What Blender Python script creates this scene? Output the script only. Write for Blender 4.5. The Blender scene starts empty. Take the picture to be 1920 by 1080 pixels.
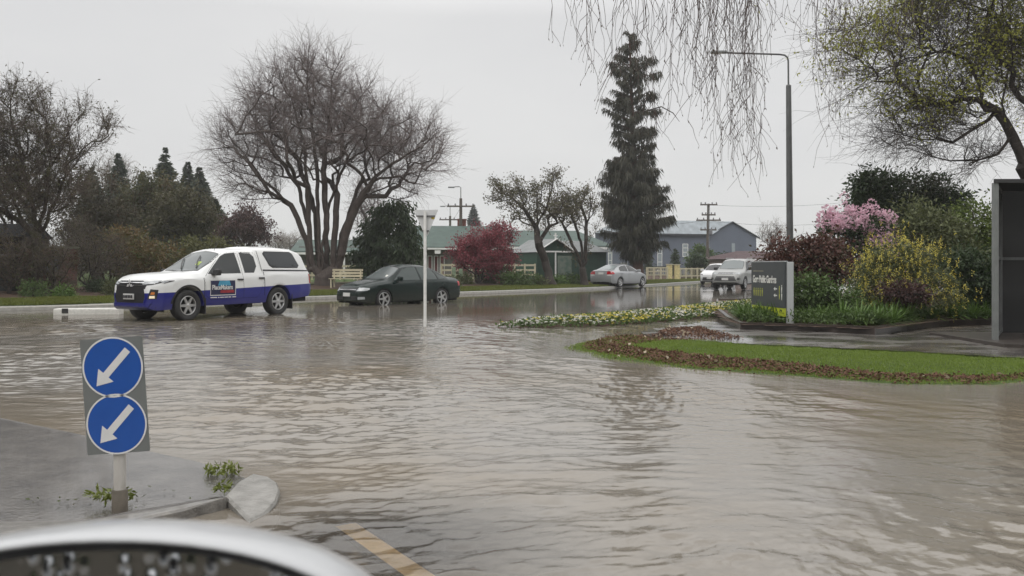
import bpy, bmesh, math, random
import numpy as np
from mathutils import Vector, Matrix
from mathutils.bvhtree import BVHTree

PI = math.pi
F, H, HY, CX = 1600.0, 1.3, 500.0, 960.0        # camera: focal length in photo pixels, eye height, horizon row, centre column
scene = bpy.context.scene
col = scene.collection
def P(px, py, Y): return Vector(((px - CX) / F * Y, Y, H - (py - HY) / F * Y))
def G(px, py, z=0.0):
    Y = (H - z) * F / (py - HY)
    return Vector(((px - CX) / F * Y, Y, z))

# ------------------------------------------------------------------ objects and tags
def link(name, data, parent=None):
    o = bpy.data.objects.new(name, data); col.objects.link(o)
    if parent is not None: o.parent = parent
    return o
def tag(o, label, cat, group=None):
    o['label'] = label; o['category'] = cat
    if group: o['group'] = group
    return o
def thing(name, label, cat, loc=(0, 0, 0), rz=0.0, group=None):
    o = link(name, None); o.location = loc; o.rotation_euler = (0, 0, rz); o.empty_display_size = .2
    return tag(o, label, cat, group)
def struct(o): o['kind'] = 'structure'; return o
def stuff(o): o['kind'] = 'stuff'; return o
def copy_thing(root, loc, rz, label, scale=1.0):
    r = root.copy(); col.objects.link(r); r.location = loc; r.rotation_euler = (0, 0, rz); r.scale = (scale,) * 3
    r['label'] = label
    for ch in list(root.children):
        c = ch.copy(); col.objects.link(c); c.parent = r
        for g in ch.children:
            d = g.copy(); col.objects.link(d); d.parent = c
    return r

# ------------------------------------------------------------------ materials
def new_mat(name):
    m = bpy.data.materials.new(name); m.use_nodes = True
    nt = m.node_tree; nt.nodes.clear()
    out = nt.nodes.new('ShaderNodeOutputMaterial')
    return m, nt, out
def N(nt, t, **kw):
    n = nt.nodes.new(t)
    for k, v in kw.items(): setattr(n, k, v)
    return n
def setin(n, **kw):
    for k, v in kw.items(): n.inputs[k.replace('_', ' ')].default_value = v
def c4(c): return (c[0], c[1], c[2], 1.0)
def mixc(nt, fac, a, b, mode='MIX'):
    n = N(nt, 'ShaderNodeMix', data_type='RGBA', blend_type=mode)
    for sock, v in ((n.inputs[0], fac), (n.inputs[6], a), (n.inputs[7], b)):
        if hasattr(v, 'is_linked'): nt.links.new(v, sock)
        else: sock.default_value = v if isinstance(v, (int, float)) else c4(v)
    return n.outputs[2]
def math_n(nt, op, a, b=None, clamp=False):
    n = N(nt, 'ShaderNodeMath', operation=op, use_clamp=clamp)
    for i, v in enumerate((a, b)):
        if v is None: continue
        if hasattr(v, 'is_linked'): nt.links.new(v, n.inputs[i])
        else: n.inputs[i].default_value = v
    return n.outputs[0]
def coords(nt, scale=(1, 1, 1), rot=(0, 0, 0), kind='Object'):
    tc = N(nt, 'ShaderNodeTexCoord'); mp = N(nt, 'ShaderNodeMapping')
    mp.inputs['Scale'].default_value = scale; mp.inputs['Rotation'].default_value = rot
    nt.links.new(tc.outputs[kind], mp.inputs[0])
    return mp.outputs[0]
def noise(nt, vec, scale, detail=4, rough=.55, dist=0.0):
    n = N(nt, 'ShaderNodeTexNoise'); setin(n, Scale=scale, Detail=detail, Roughness=rough, Distortion=dist)
    nt.links.new(vec, n.inputs['Vector']); return n.outputs['Fac']
def ramp(nt, fac, stops):
    n = N(nt, 'ShaderNodeValToRGB'); e = n.color_ramp.elements
    while len(e) < len(stops): e.new(.5)
    for el, (p, c) in zip(e, stops): el.position = p; el.color = c4(c) if len(c) == 3 else c
    nt.links.new(fac, n.inputs[0]); return n.outputs[0]
def bumpn(nt, height, strength=.5, dist=.01, normal=None):
    b = N(nt, 'ShaderNodeBump'); setin(b, Strength=strength, Distance=dist)
    nt.links.new(height, b.inputs['Height'])
    if normal is not None: nt.links.new(normal, b.inputs['Normal'])
    return b.outputs[0]
_mats = {}
def mat(name, c, rough=.6, var=.25, vs=6.0, bump=0.0, bs=60.0, metal=0.0, coat=0.0, spec=.5, c2=None, stretch=(1, 1, 1), emit=0):
    """a surface with a noise-varied colour and a noise bump"""
    if name in _mats: return _mats[name]
    m, nt, out = new_mat(name)
    b = N(nt, 'ShaderNodeBsdfPrincipled'); nt.links.new(b.outputs[0], out.inputs[0])
    v = coords(nt, stretch)
    nz = noise(nt, v, vs, 5)
    lo = tuple(x * (1 - var) for x in c); hi = tuple(min(1, x * (1 + var)) for x in c)
    if c2 is not None: lo, hi = c, c2
    nt.links.new(ramp(nt, nz, [(.3, lo), (.7, hi)]), b.inputs['Base Color'])
    setin(b, Metallic=metal, Roughness=rough, Coat_Weight=coat, Specular_IOR_Level=spec, Coat_Roughness=.06)
    if bump: nt.links.new(bumpn(nt, noise(nt, v, bs, 4), bump, .02), b.inputs['Normal'])
    if emit: setin(b, Emission_Strength=emit); b.inputs['Emission Color'].default_value = c4(c)
    _mats[name] = m; return m
def leaf_mat(name, stops, clump=1.2, rough=.5, trans=.25, spec=.35):
    """foliage: each leaf its own shade, with lighter and darker clumps"""
    if name in _mats: return _mats[name]
    m, nt, out = new_mat(name)
    g = N(nt, 'ShaderNodeNewGeometry')
    nz = noise(nt, coords(nt), clump, 3)
    f = math_n(nt, 'ADD', math_n(nt, 'MULTIPLY', g.outputs['Random Per Island'], .6), math_n(nt, 'MULTIPLY_ADD', nz, 1.3))
    f = math_n(nt, 'SUBTRACT', f, .45, True)
    c = ramp(nt, f, [(i / max(1, len(stops) - 1), s) for i, s in enumerate(stops)])
    b = N(nt, 'ShaderNodeBsdfPrincipled'); setin(b, Roughness=rough, Specular_IOR_Level=spec)
    nt.links.new(c, b.inputs['Base Color'])
    t = N(nt, 'ShaderNodeBsdfTranslucent'); nt.links.new(c, t.inputs[0])
    mx = N(nt, 'ShaderNodeMixShader'); mx.inputs[0].default_value = trans
    nt.links.new(b.outputs[0], mx.inputs[1]); nt.links.new(t.outputs[0], mx.inputs[2]); nt.links.new(mx.outputs[0], out.inputs[0])
    _mats[name] = m; return m
def bark(name, c, moss=None, rough=.75):
    if name in _mats: return _mats[name]
    m, nt, out = new_mat(name)
    b = N(nt, 'ShaderNodeBsdfPrincipled'); nt.links.new(b.outputs[0], out.inputs[0]); setin(b, Roughness=rough, Specular_IOR_Level=.35)
    v = coords(nt, (1, 1, .25)); nz = noise(nt, v, 14, 6, .65)
    cc = ramp(nt, nz, [(.25, tuple(x * .5 for x in c)), (.55, c), (.8, tuple(x * 1.6 for x in c))])
    if moss:
        cc = mixc(nt, ramp(nt, noise(nt, coords(nt), 2.2, 4), [(.48, (0, 0, 0)), (.66, (1, 1, 1))]), cc, moss)
    nt.links.new(cc, b.inputs['Base Color']); nt.links.new(bumpn(nt, nz, .7, .03), b.inputs['Normal'])
    _mats[name] = m; return m

# ------------------------------------------------------------------ meshes
class MB:
    """collects shapes that become ONE mesh object"""
    def __init__(s): s.v = []; s.f = []; s.mi = []; s.cur = 0; s.sm = []
    def add(s, vs, fs, smooth=False):
        o = len(s.v); s.v += [tuple(v) for v in vs]
        for f in fs: s.f.append([i + o for i in f]); s.mi.append(s.cur); s.sm.append(smooth)
        return s
    def box(s, c, size, rot=None, bev=0.0):
        x, y, z = (d / 2 for d in size); bm = bmesh.new()
        bmesh.ops.create_cube(bm, size=1)
        bmesh.ops.scale(bm, vec=size, verts=bm.verts)
        if bev: bmesh.ops.bevel(bm, geom=bm.edges[:], offset=bev, segments=2, affect='EDGES', profile=.6)
        M = Matrix.Translation(c) @ (rot.to_4x4() if rot is not None else Matrix())
        bm.verts.index_update()
        s.add([M @ v.co for v in bm.verts], [[v.index for v in f.verts] for f in bm.faces]); bm.free(); return s
    def tube(s, pts, rad, sides=8, caps=True):
        pts = [Vector(p) for p in pts]; n = len(pts)
        if not hasattr(rad, '__len__'): rad = [rad] * n
        vs = []; prev = None
        for i, p in enumerate(pts):
            d = (pts[min(i + 1, n - 1)] - pts[max(i - 1, 0)]).normalized()
            if prev is None: u = d.orthogonal().normalized()
            else:
                u = prev - d * prev.dot(d)
                u = u.normalized() if u.length > 1e-6 else d.orthogonal().normalized()
            prev = u; w = d.cross(u)
            for k in range(sides):
                a = 2 * PI * k / sides; vs.append(p + (u * math.cos(a) + w * math.sin(a)) * rad[i])
        fs = [[i * sides + k, i * sides + (k + 1) % sides, (i + 1) * sides + (k + 1) % sides, (i + 1) * sides + k] for i in range(n - 1) for k in range(sides)]
        s.add(vs, fs, True)
        if caps:
            s.add(vs[:sides], [list(range(sides))[::-1]]); s.add(vs[-sides:], [list(range(sides))])
        return s
    def prism(s, poly, d, M=None):
        """polygon in the local xy plane, extruded by d along local z"""
        M = M or Matrix(); n = len(poly)
        vs = [M @ Vector((p[0], p[1], 0)) for p in poly] + [M @ Vector((p[0], p[1], d)) for p in poly]
        fs = [list(range(n))[::-1], list(range(n, 2 * n))] + [[i, (i + 1) % n, n + (i + 1) % n, n + i] for i in range(n)]
        return s.add(vs, fs)
    def lathe(s, prof, M=None, seg=24, smooth=True):
        """profile of (radius, z) turned about local z"""
        M = M or Matrix(); vs = []; n = len(prof)
        for r, z in prof:
            for k in range(seg):
                a = 2 * PI * k / seg; vs.append(M @ Vector((r * math.cos(a), r * math.sin(a), z)))
        fs = [[i * seg + k, i * seg + (k + 1) % seg, (i + 1) * seg + (k + 1) % seg, (i + 1) * seg + k] for i in range(n - 1) for k in range(seg)]
        return s.add(vs, fs, smooth)
    def build(s, name, mats, parent=None, off=None):
        me = bpy.data.meshes.new(name)
        vs = s.v if off is None else [(v[0] - off[0], v[1] - off[1], v[2] - off[2]) for v in s.v]
        me.from_pydata(vs, [], s.f)
        for m in (mats if isinstance(mats, (list, tuple)) else [mats]): me.materials.append(m)
        me.polygons.foreach_set('material_index', s.mi); me.polygons.foreach_set('use_smooth', s.sm)
        me.update()
        bm = bmesh.new(); bm.from_mesh(me); bmesh.ops.recalc_face_normals(bm, faces=bm.faces); bm.to_mesh(me); bm.free()
        return link(name, me, parent)
def np_mesh(name, verts, faces4, mats, parent=None, mi=None, smooth=False):
    """verts (n,3), faces (m,4) -> mesh object, quickly"""
    me = bpy.data.meshes.new(name); n, m = len(verts), len(faces4); k = faces4.shape[1]
    me.vertices.add(n); me.vertices.foreach_set('co', np.ascontiguousarray(verts, np.float32).ravel())
    me.loops.add(m * k); me.loops.foreach_set('vertex_index', np.ascontiguousarray(faces4, np.int32).ravel())
    me.polygons.add(m); me.polygons.foreach_set('loop_start', np.arange(0, m * k, k, dtype=np.int32))
    for mm in (mats if isinstance(mats, (list, tuple)) else [mats]): me.materials.append(mm)
    if mi is not None: me.polygons.foreach_set('material_index', np.ascontiguousarray(mi, np.int32))
    if smooth: me.polygons.foreach_set('use_smooth', np.ones(m, bool))
    me.update(calc_edges=True)
    return link(name, me, parent)
def unit(a): return a / np.maximum(np.linalg.norm(a, axis=-1, keepdims=True), 1e-9)
REF = np.array([.31, .9, .11])
def ring_frames(d):
    u = unit(np.cross(d, REF)); return u, np.cross(d, u)
def prisms(p0, p1, r0, r1, sides=3, d0=None, d1=None):
    """one tapered open prism for each segment -> verts, faces"""
    n = len(p0)
    if n == 0: return np.zeros((0, 3)), np.zeros((0, 4), int)
    d = unit(p1 - p0); d0 = d if d0 is None else d0; d1 = d if d1 is None else d1
    a = np.arange(sides) * 2 * PI / sides; ca, sa = np.cos(a)[None, :, None], np.sin(a)[None, :, None]
    out = []
    for p, r, dd in ((p0, r0, d0), (p1, r1, d1)):
        u, w = ring_frames(dd)
        out.append(p[:, None, :] + (u[:, None, :] * ca + w[:, None, :] * sa) * np.asarray(r)[:, None, None])
    V = np.concatenate(out, 1).reshape(-1, 3)
    k = np.arange(sides); f = np.stack([k, (k + 1) % sides, (k + 1) % sides + sides, k + sides], 1)
    Fc = (np.arange(n)[:, None, None] * 2 * sides + f[None]).reshape(-1, 4)
    return V, Fc
def cards(c, d, length, width, rng, mid=.45, curl=0.0):
    """leaf-shaped diamonds from c along d -> verts, faces"""
    n = len(c); d = unit(d); s = unit(np.cross(d, rng.normal(size=(n, 3))))
    L = np.broadcast_to(np.asarray(length, float), (n,))[:, None]; W = np.broadcast_to(np.asarray(width, float), (n,))[:, None]
    m = c + d * L * mid; t = c + d * L
    if curl: t = t - np.array([0, 0, 1.0]) * L * curl
    V = np.stack([c, m + s * W / 2, t, m - s * W / 2], 1).reshape(-1, 3)
    return V, np.arange(n * 4).reshape(n, 4)
def join(parts):
    """[(verts, faces, material)] -> verts, faces, material indices"""
    vs, fs, mi, o = [], [], [], 0
    for v, f, k in parts:
        if len(v) == 0: continue
        vs.append(v); fs.append(f + o); mi.append(np.full(len(f), k)); o += len(v)
    return np.concatenate(vs), np.concatenate(fs), np.concatenate(mi)
def rdirs(rng, n): return unit(rng.normal(size=(n, 3)))
def in_blob(rng, blobs, n, shell=.5):
    """n points in a set of ellipsoids [(centre, radii)], more of them near the surface"""
    w = np.array([b[1][0] * b[1][1] * b[1][2] for b in blobs]) ** .8; w /= w.sum()
    k = rng.choice(len(blobs), n, p=w); C = np.array([list(b[0]) for b in blobs])[k]; R = np.array([list(b[1]) for b in blobs])[k]
    r = rng.random(n) ** shell
    d = rdirs(rng, n)
    return C + d * R * r[:, None], d
def pblob(px, py, rx, ry, Y, dy=None, k=.9):
    """ellipsoid whose outline covers the given place in the photo, at distance Y"""
    c = P(px, py, Y); s = Y / F
    return (Vector((c.x, c.y + (dy or 0), c.z)), (rx * s, rx * s * k, ry * s))
def text_mesh(name, body, size, m, parent, M, sx=1.0, align='LEFT', depth=.002, bold=.0):
    cu = bpy.data.curves.new(name, 'FONT'); cu.body = body; cu.size = size; cu.align_x = align; cu.extrude = depth; cu.offset = bold
    tmp = bpy.data.objects.new(name, cu); col.objects.link(tmp)
    dg = bpy.context.evaluated_depsgraph_get()
    me = bpy.data.meshes.new_from_object(tmp.evaluated_get(dg))
    bpy.data.objects.remove(tmp)
    me.transform(M @ Matrix.Diagonal((sx, 1, 1, 1))); me.materials.clear(); me.materials.append(m)
    return link(name, me, parent)
def frame_matrix(o, xa, ya):
    xa = Vector(xa).normalized(); ya = Vector(ya); ya = (ya - xa * ya.dot(xa)).normalized(); za = xa.cross(ya)
    M = Matrix.Identity(4)
    for i in range(3): M[i][0], M[i][1], M[i][2], M[i][3] = xa[i], ya[i], za[i], o[i]
    return M
def inside(poly, x, y):
    """numpy point-in-polygon"""
    r = np.zeros(len(x), bool); n = len(poly)
    for i in range(n):
        x1, y1 = poly[i][:2]; x2, y2 = poly[(i + 1) % n][:2]
        c = (y1 > y) != (y2 > y)
        with np.errstate(divide='ignore', invalid='ignore'):
            r ^= c & (x < (x2 - x1) * (y - y1) / ((y2 - y1) or 1e-12) + x1)
    return r
def edge_dist(poly, x, y, closed=True):
    """distance to a polygon's outline"""
    best = np.full(len(x), 1e9); n = len(poly)
    for i in range(n if closed else n - 1):
        a = np.array(poly[i][:2], float); b = np.array(poly[(i + 1) % n][:2], float); ab = b - a
        t = np.clip(((x - a[0]) * ab[0] + (y - a[1]) * ab[1]) / max(ab @ ab, 1e-12), 0, 1)
        best = np.minimum(best, np.hypot(x - a[0] - t * ab[0], y - a[1] - t * ab[1]))
    return best
def smooth01(t): t = np.clip(t, 0, 1); return t * t * (3 - 2 * t)
# ------------------------------------------------------------------ camera, sky, sun
cam = bpy.data.cameras.new('camera'); co = link('camera', cam)
co.location = (0, 0, H); co.rotation_euler = (PI / 2, 0, 0)
cam.lens = 30.0; cam.sensor_width = 36.0; cam.shift_y = -40.0 / 1920.0
cam.clip_start = .05; cam.clip_end = 4000
cam.dof.use_dof = True; cam.dof.focus_distance = 14.0; cam.dof.aperture_fstop = 9.0
scene.camera = co
scene.view_settings.view_transform = 'Standard'; scene.view_settings.look = 'None'; scene.view_settings.gamma = 1
scene.view_settings.exposure = 0.0
SUN_EL, SUN_AZ = math.radians(52), math.radians(215)
w = bpy.data.worlds.new('World'); scene.world = w; w.use_nodes = True
nt = w.node_tree; nt.nodes.clear()
wo = N(nt, 'ShaderNodeOutputWorld'); bg = N(nt, 'ShaderNodeBackground'); nt.links.new(bg.outputs[0], wo.inputs[0])
sky = N(nt, 'ShaderNodeTexSky', sky_type='NISHITA', sun_disc=False, sun_elevation=SUN_EL, sun_rotation=SUN_AZ, dust_density=4.0, air_density=1.0)
tc = N(nt, 'ShaderNodeTexCoord'); sep = N(nt, 'ShaderNodeSeparateXYZ'); nt.links.new(tc.outputs['Generated'], sep.inputs[0])
mp = N(nt, 'ShaderNodeMapping'); mp.inputs['Scale'].default_value = (1, 1, 3.0); nt.links.new(tc.outputs['Generated'], mp.inputs[0])
cl = noise(nt, mp.outputs[0], 1.6, 5, .5)
cloud = ramp(nt, cl, [(.3, (7.0, 7.0, 7.08)), (.7, (8.0, 7.95, 7.9))])
lift = ramp(nt, sep.outputs[2], [(0.0, (1.04, 1.04, 1.03)), (.12, (1.0, 1.0, 1.0)), (.28, (1.0, 1.0, 1.0)), (.36, (1.5, 1.49, 1.48)), (.5, (2.1, 2.09, 2.07)), (1.0, (2.5, 2.48, 2.45))])
cloud = mixc(nt, 1.0, cloud, lift, 'MULTIPLY')
nt.links.new(mixc(nt, .93, sky.outputs[0], cloud), bg.inputs[0]); bg.inputs[1].default_value = .1
sl = bpy.data.lights.new('sun', 'SUN'); sl.energy = .5; sl.angle = math.radians(40); sl.color = (1, .97, .93)
so = link('sun', sl); so.rotation_euler = (PI / 2 - SUN_EL, 0, PI - SUN_AZ)
so.location = (-20, -20, 60)
cy = scene.cycles
cy.use_denoising = True
try: cy.denoiser = 'OPENIMAGEDENOISE'; cy.denoising_input_passes = 'RGB_ALBEDO_NORMAL'; cy.denoising_prefilter = 'ACCURATE'
except Exception: pass
cy.max_bounces = 6; cy.diffuse_bounces = 3; cy.glossy_bounces = 3; cy.transparent_max_bounces = 8; cy.transmission_bounces = 3
cy.caustics_reflective = False; cy.caustics_refractive = False
cy.sample_clamp_indirect = 8
# ------------------------------------------------------------------ setting: ground, road, water, kerbs, lawns, path
rngG = np.random.default_rng(11)
KERB = [(-70, -6), (-40, 12), (-25.0, 20.2), (-15.2, 25.2), (-12.5, 27.7), (-7.9, 34.1), (-2.5, 40.0), (4.2, 48.4), (9.0, 57.0), (15, 69), (24, 86), (37, 109), (60, 150)]
def catmull(pts, n=6):
    out = []; p = [np.array(q, float) for q in pts]
    for i in range(len(p) - 1):
        a, b, c, d = p[max(i - 1, 0)], p[i], p[i + 1], p[min(i + 2, len(p) - 1)]
        for t in np.linspace(0, 1, n, endpoint=False):
            out.append(.5 * ((2 * b) + (-a + c) * t + (2 * a - 5 * b + 4 * c - d) * t * t + (-a + 3 * b - 3 * c + d) * t ** 3))
    out.append(p[-1]); return np.array(out)
KC = catmull(KERB, 6)
KT = np.gradient(KC, axis=0); KT = KT / np.linalg.norm(KT, axis=1)[:, None]
KN = np.stack([-KT[:, 1], KT[:, 0]], 1)                 # away from the road, into the gardens
def kerb_side(x, y):
    """signed distance from the far kerb: positive in the gardens beyond the road"""
    d = np.full(len(x), 1e9); s = np.zeros(len(x))
    for i in range(len(KC) - 1):
        a, b = KC[i], KC[i + 1]; ab = b - a
        t = np.clip(((x - a[0]) * ab[0] + (y - a[1]) * ab[1]) / (ab @ ab), 0, 1)
        dx, dy = x - a[0] - t * ab[0], y - a[1] - t * ab[1]; dd = np.hypot(dx, dy)
        side = np.sign(-ab[1] * dx + ab[0] * dy); m = dd < d
        d[m] = dd[m]; s[m] = side[m]
    return d * s
def road_z(x, y):
    d = -kerb_side(np.atleast_1d(np.asarray(x, float)), np.atleast_1d(np.asarray(y, float)))
    far = smooth01((np.atleast_1d(y) - 24) / 30.0)
    return -.115 + .135 * far + .012 * np.sin(np.atleast_1d(x) * .35 + np.atleast_1d(y) * .21) * (1 - far * .4)
def garden_z(d): return .13 + .10 * smooth01(d / 3.0) + .22 * smooth01((d - 2.5) / 6.0)
def gz(x, y):
    """height of the garden ground beyond the kerb at x, y"""
    return float(garden_z(kerb_side(np.array([float(x)]), np.array([float(y)])))[0])
def GP(px, Y):
    x = (px - CX) / F * Y; return Vector((x, Y, gz(x, Y)))

# --- materials
def wet_road_mat():
    m, nt, out = new_mat('wet_asphalt'); b = N(nt, 'ShaderNodeBsdfPrincipled'); nt.links.new(b.outputs[0], out.inputs[0])
    v = coords(nt); big = noise(nt, coords(nt, (.5, .22, 1), (0, 0, -.6)), .9, 4); fine = noise(nt, v, 55, 5, .7)
    nt.links.new(ramp(nt, fine, [(.3, (.018, .017, .017)), (.55, (.042, .04, .039)), (.8, (.08, .077, .073))]), b.inputs['Base Color'])
    nt.links.new(ramp(nt, big, [(.42, (.05, .05, .05)), (.6, (.28, .28, .28))]), b.inputs['Roughness'])
    setin(b, Specular_IOR_Level=.6, Coat_Weight=.9, Coat_Roughness=.05)
    bm = bumpn(nt, fine, .12, .006); nt.links.new(bm, b.inputs['Normal'])
    return m
def ground_mat(name, a, bcol, scale=3.0, rough=.9, bump=.6):
    m, nt, out = new_mat(name); b = N(nt, 'ShaderNodeBsdfPrincipled'); nt.links.new(b.outputs[0], out.inputs[0])
    v = coords(nt); n1 = noise(nt, v, scale, 6, .65); n2 = noise(nt, v, scale * 14, 4, .7)
    cc = mixc(nt, n1, a, bcol); cc = mixc(nt, math_n(nt, 'MULTIPLY', n2, .7), cc, tuple(x * .35 for x in a))
    nt.links.new(cc, b.inputs['Base Color']); setin(b, Roughness=rough, Specular_IOR_Level=.25)
    nt.links.new(bumpn(nt, n2, bump, .03), b.inputs['Normal']); return m
def water_mat():
    m, nt, out = new_mat('flood_water')
    tc = N(nt, 'ShaderNodeTexCoord'); sp = N(nt, 'ShaderNodeSeparateXYZ'); nt.links.new(tc.outputs['Object'], sp.inputs[0])
    # the current bends the ripples: warp the coordinates by a slow noise
    warp = N(nt, 'ShaderNodeTexNoise'); setin(warp, Scale=.22, Detail=2); nt.links.new(tc.outputs['Object'], warp.inputs['Vector'])
    wv = N(nt, 'ShaderNodeVectorMath', operation='SUBTRACT'); nt.links.new(warp.outputs['Color'], wv.inputs[0]); wv.inputs[1].default_value = (.5, .5, .5)
    ws = N(nt, 'ShaderNodeVectorMath', operation='SCALE'); nt.links.new(wv.outputs[0], ws.inputs[0]); ws.inputs['Scale'].default_value = 3.0
    wa = N(nt, 'ShaderNodeVectorMath', operation='ADD'); nt.links.new(tc.outputs['Object'], wa.inputs[0]); nt.links.new(ws.outputs[0], wa.inputs[1])
    def mp(scale, rz):
        n = N(nt, 'ShaderNodeMapping'); n.inputs['Scale'].default_value = scale; n.inputs['Rotation'].default_value = (0, 0, rz)
        nt.links.new(wa.outputs[0], n.inputs[0]); return n.outputs[0]
    n1 = noise(nt, mp((.8, 1.2, 1), .42), 6.0, 4, .55, .5)
    n2 = noise(nt, mp((.75, 1.25, 1), .1), 13.0, 4, .6, .6)
    n3 = noise(nt, mp((.9, 1.1, 1), -.3), 30.0, 3, .6, .3)
    h = math_n(nt, 'ADD', math_n(nt, 'MULTIPLY', n1, .30), math_n(nt, 'MULTIPLY', n2, .34))
    h = math_n(nt, 'ADD', h, math_n(nt, 'MULTIPLY', n3, .09))
    # fast water is rough in the near junction, slack and mirror-like along the far road
    slack = N(nt, 'ShaderNodeMapRange'); setin(slack, From_Min=17.0, From_Max=27.0, To_Min=1.0, To_Max=.08); nt.links.new(sp.outputs[1], slack.inputs[0])
    patch = ramp(nt, noise(nt, tc.outputs['Object'], .33, 3), [(.35, (.55, .55, .55)), (.62, (1, 1, 1))])
    st = math_n(nt, 'MULTIPLY', slack.outputs[0], patch)
    bp = N(nt, 'ShaderNodeBump'); setin(bp, Distance=WAVE); nt.links.new(h, bp.inputs['Height']); nt.links.new(st, bp.inputs['Strength'])
    fr = N(nt, 'ShaderNodeFresnel'); fr.inputs[0].default_value = 1.7; nt.links.new(bp.outputs[0], fr.inputs['Normal'])
    gl = N(nt, 'ShaderNodeBsdfGlossy'); gl.inputs['Roughness'].default_value = .06; nt.links.new(bp.outputs[0], gl.inputs['Normal'])
    df = N(nt, 'ShaderNodeBsdfDiffuse'); nt.links.new(bp.outputs[0], df.inputs['Normal'])
    silt = noise(nt, wa.outputs[0], .22, 4)
    nt.links.new(ramp(nt, silt, [(.34, (.215, .175, .122)), (.58, (.225, .208, .182))]), df.inputs[0])
    tr = N(nt, 'ShaderNodeBsdfTransparent'); tr.inputs[0].default_value = (.86, .78, .64, 1)
    body = N(nt, 'ShaderNodeMixShader'); 
    dst = N(nt, 'ShaderNodeVectorMath', operation='DISTANCE'); nt.links.new(tc.outputs['Object'], dst.inputs[0]); dst.inputs[1].default_value = (-.66, 3.95, 0)
    tur = N(nt, 'ShaderNodeMapRange'); setin(tur, From_Min=.3, From_Max=1.15, To_Min=.2, To_Max=.9); nt.links.new(dst.outputs['Value'], tur.inputs[0]); nt.links.new(tur.outputs[0], body.inputs[0])   # shallow and clear over the yellow line
    nt.links.new(tr.outputs[0], body.inputs[1]); nt.links.new(df.outputs[0], body.inputs[2])
    mx = N(nt, 'ShaderNodeMixShader'); nt.links.new(fr.outputs[0], mx.inputs[0])
    nt.links.new(body.outputs[0], mx.inputs[1]); nt.links.new(gl.outputs[0], mx.inputs[2]); nt.links.new(mx.outputs[0], out.inputs[0])
    return m
WAVE = .010; WAMP = 1.0
M_road = wet_road_mat(); M_water = water_mat()
M_soil = ground_mat('bark_mulch_soil', (.075, .05, .036), (.13, .085, .06), 2.5)
M_turf = ground_mat('turf', (.05, .085, .016), (.09, .13, .03), 1.2)
M_conc = mat('weathered_concrete', (.32, .31, .28), .45, .2, 9, .25, 90, coat=.35)
M_kerbwhite = mat('white_kerb_paint', (.62, .61, .57), .5, .14, 12, .15, 60)

def grid_sheet(name, xs, ys, zf, m, keep=None, smooth=True):
    X, Y = np.meshgrid(xs, ys); x, y = X.ravel(), Y.ravel()
    z = zf(x, y); V = np.stack([x, y, z], 1); nx, ny = len(xs), len(ys)
    i = (np.arange(ny - 1)[:, None] * nx + np.arange(nx - 1)[None]).ravel()
    f = np.stack([i, i + 1, i + nx + 1, i + nx], 1)
    if keep is not None:
        k = keep(x, y); f = f[k[f].any(1)]
    return np_mesh(name, V, f, m, smooth=smooth)
# base ground: one sheet to the horizon
def spread(lo, hi, n, k=2.5):
    t = np.linspace(-1, 1, n); return lo + (hi - lo) * (np.sign(t) * np.abs(t) ** k + 1) / 2
def base_z(x, y):
    d = kerb_side(x, y); return np.where(d > 1.5, np.minimum(garden_z(d), .45) - .03, -.25)
struct(grid_sheet('ground', spread(-600, 600, 90), np.concatenate([np.linspace(-60, 160, 90), np.linspace(180, 900, 14)]), lambda x, y: np.full(len(x), -.3), M_turf))
# road: from behind the camera to the far kerb
ts = np.concatenate([np.linspace(0, 6, 13), np.linspace(7, 30, 24), np.linspace(34, 110, 12)])
def kerb_sheet(name, dists, zf, m, far=None):
    """a sheet following the far kerb at the given distances from it"""
    V = np.array([[KC[i, 0] + KN[i, 0] * d, KC[i, 1] + KN[i, 1] * d] for i in range(len(KC)) for d in dists])
    z = zf(V, np.tile(np.array(dists), len(KC))); V = np.column_stack([V, z]); k = len(dists)
    i = (np.arange(len(KC) - 1)[:, None] * k + np.arange(k - 1)[None]).ravel()
    return np_mesh(name, V, np.stack([i, i + 1, i + k + 1, i + k], 1), m, smooth=True)
struct(grid_sheet('road', np.linspace(-60, 70, 131), np.linspace(-12, 135, 148), lambda x, y: road_z(x, y), M_road, keep=lambda x, y: kerb_side(x, y) < .3))
# far kerb: a real step
mb = MB()
prof = [(-.02, -.12), (0, .09), (.03, .115), (.15, .125), (.16, -.1)]
V = [(KC[i, 0] + KN[i, 0] * d, KC[i, 1] + KN[i, 1] * d, z) for i in range(len(KC)) for d, z in prof]
k = len(prof); mb.add(V, [[i * k + j, i * k + j + 1, (i + 1) * k + j + 1, (i + 1) * k + j] for i in range(len(KC) - 1) for j in range(k - 1)])
struct(mb.build('far_kerb', M_conc))
# verge: grass strip, then mulched garden, then lawn to the horizon
struct(kerb_sheet('verge', [.16, .6, 1.2, 2.0, 2.6], lambda V, d: garden_z(d) + .004, M_turf))
struct(kerb_sheet('garden_soil', [2.6, 3.5, 5, 6.5, 8.5, 10], lambda V, d: garden_z(d) + .004, M_soil))
def back_z(x, y): return np.full(len(x), .449)
struct(grid_sheet('park_lawn', spread(-598, 598, 120), np.concatenate([np.linspace(-30, 200, 116), np.linspace(240, 898, 12)]), back_z, M_turf, keep=lambda x, y: kerb_side(x, y) > 9.3))

# --- lawn tongue on the right with its drift of bark, and the path behind
LAWN = [G(1040, 652), G(1095, 664), G(1160, 680), G(1300, 706), G(1450, 722), G(1700, 744), G(1860, 746), G(2250, 742), G(2600, 700), G(2350, 648), G(1920, 672), G(1700, 659), G(1400, 644), G(1240, 632), G(1175, 628), G(1110, 640)]
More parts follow.
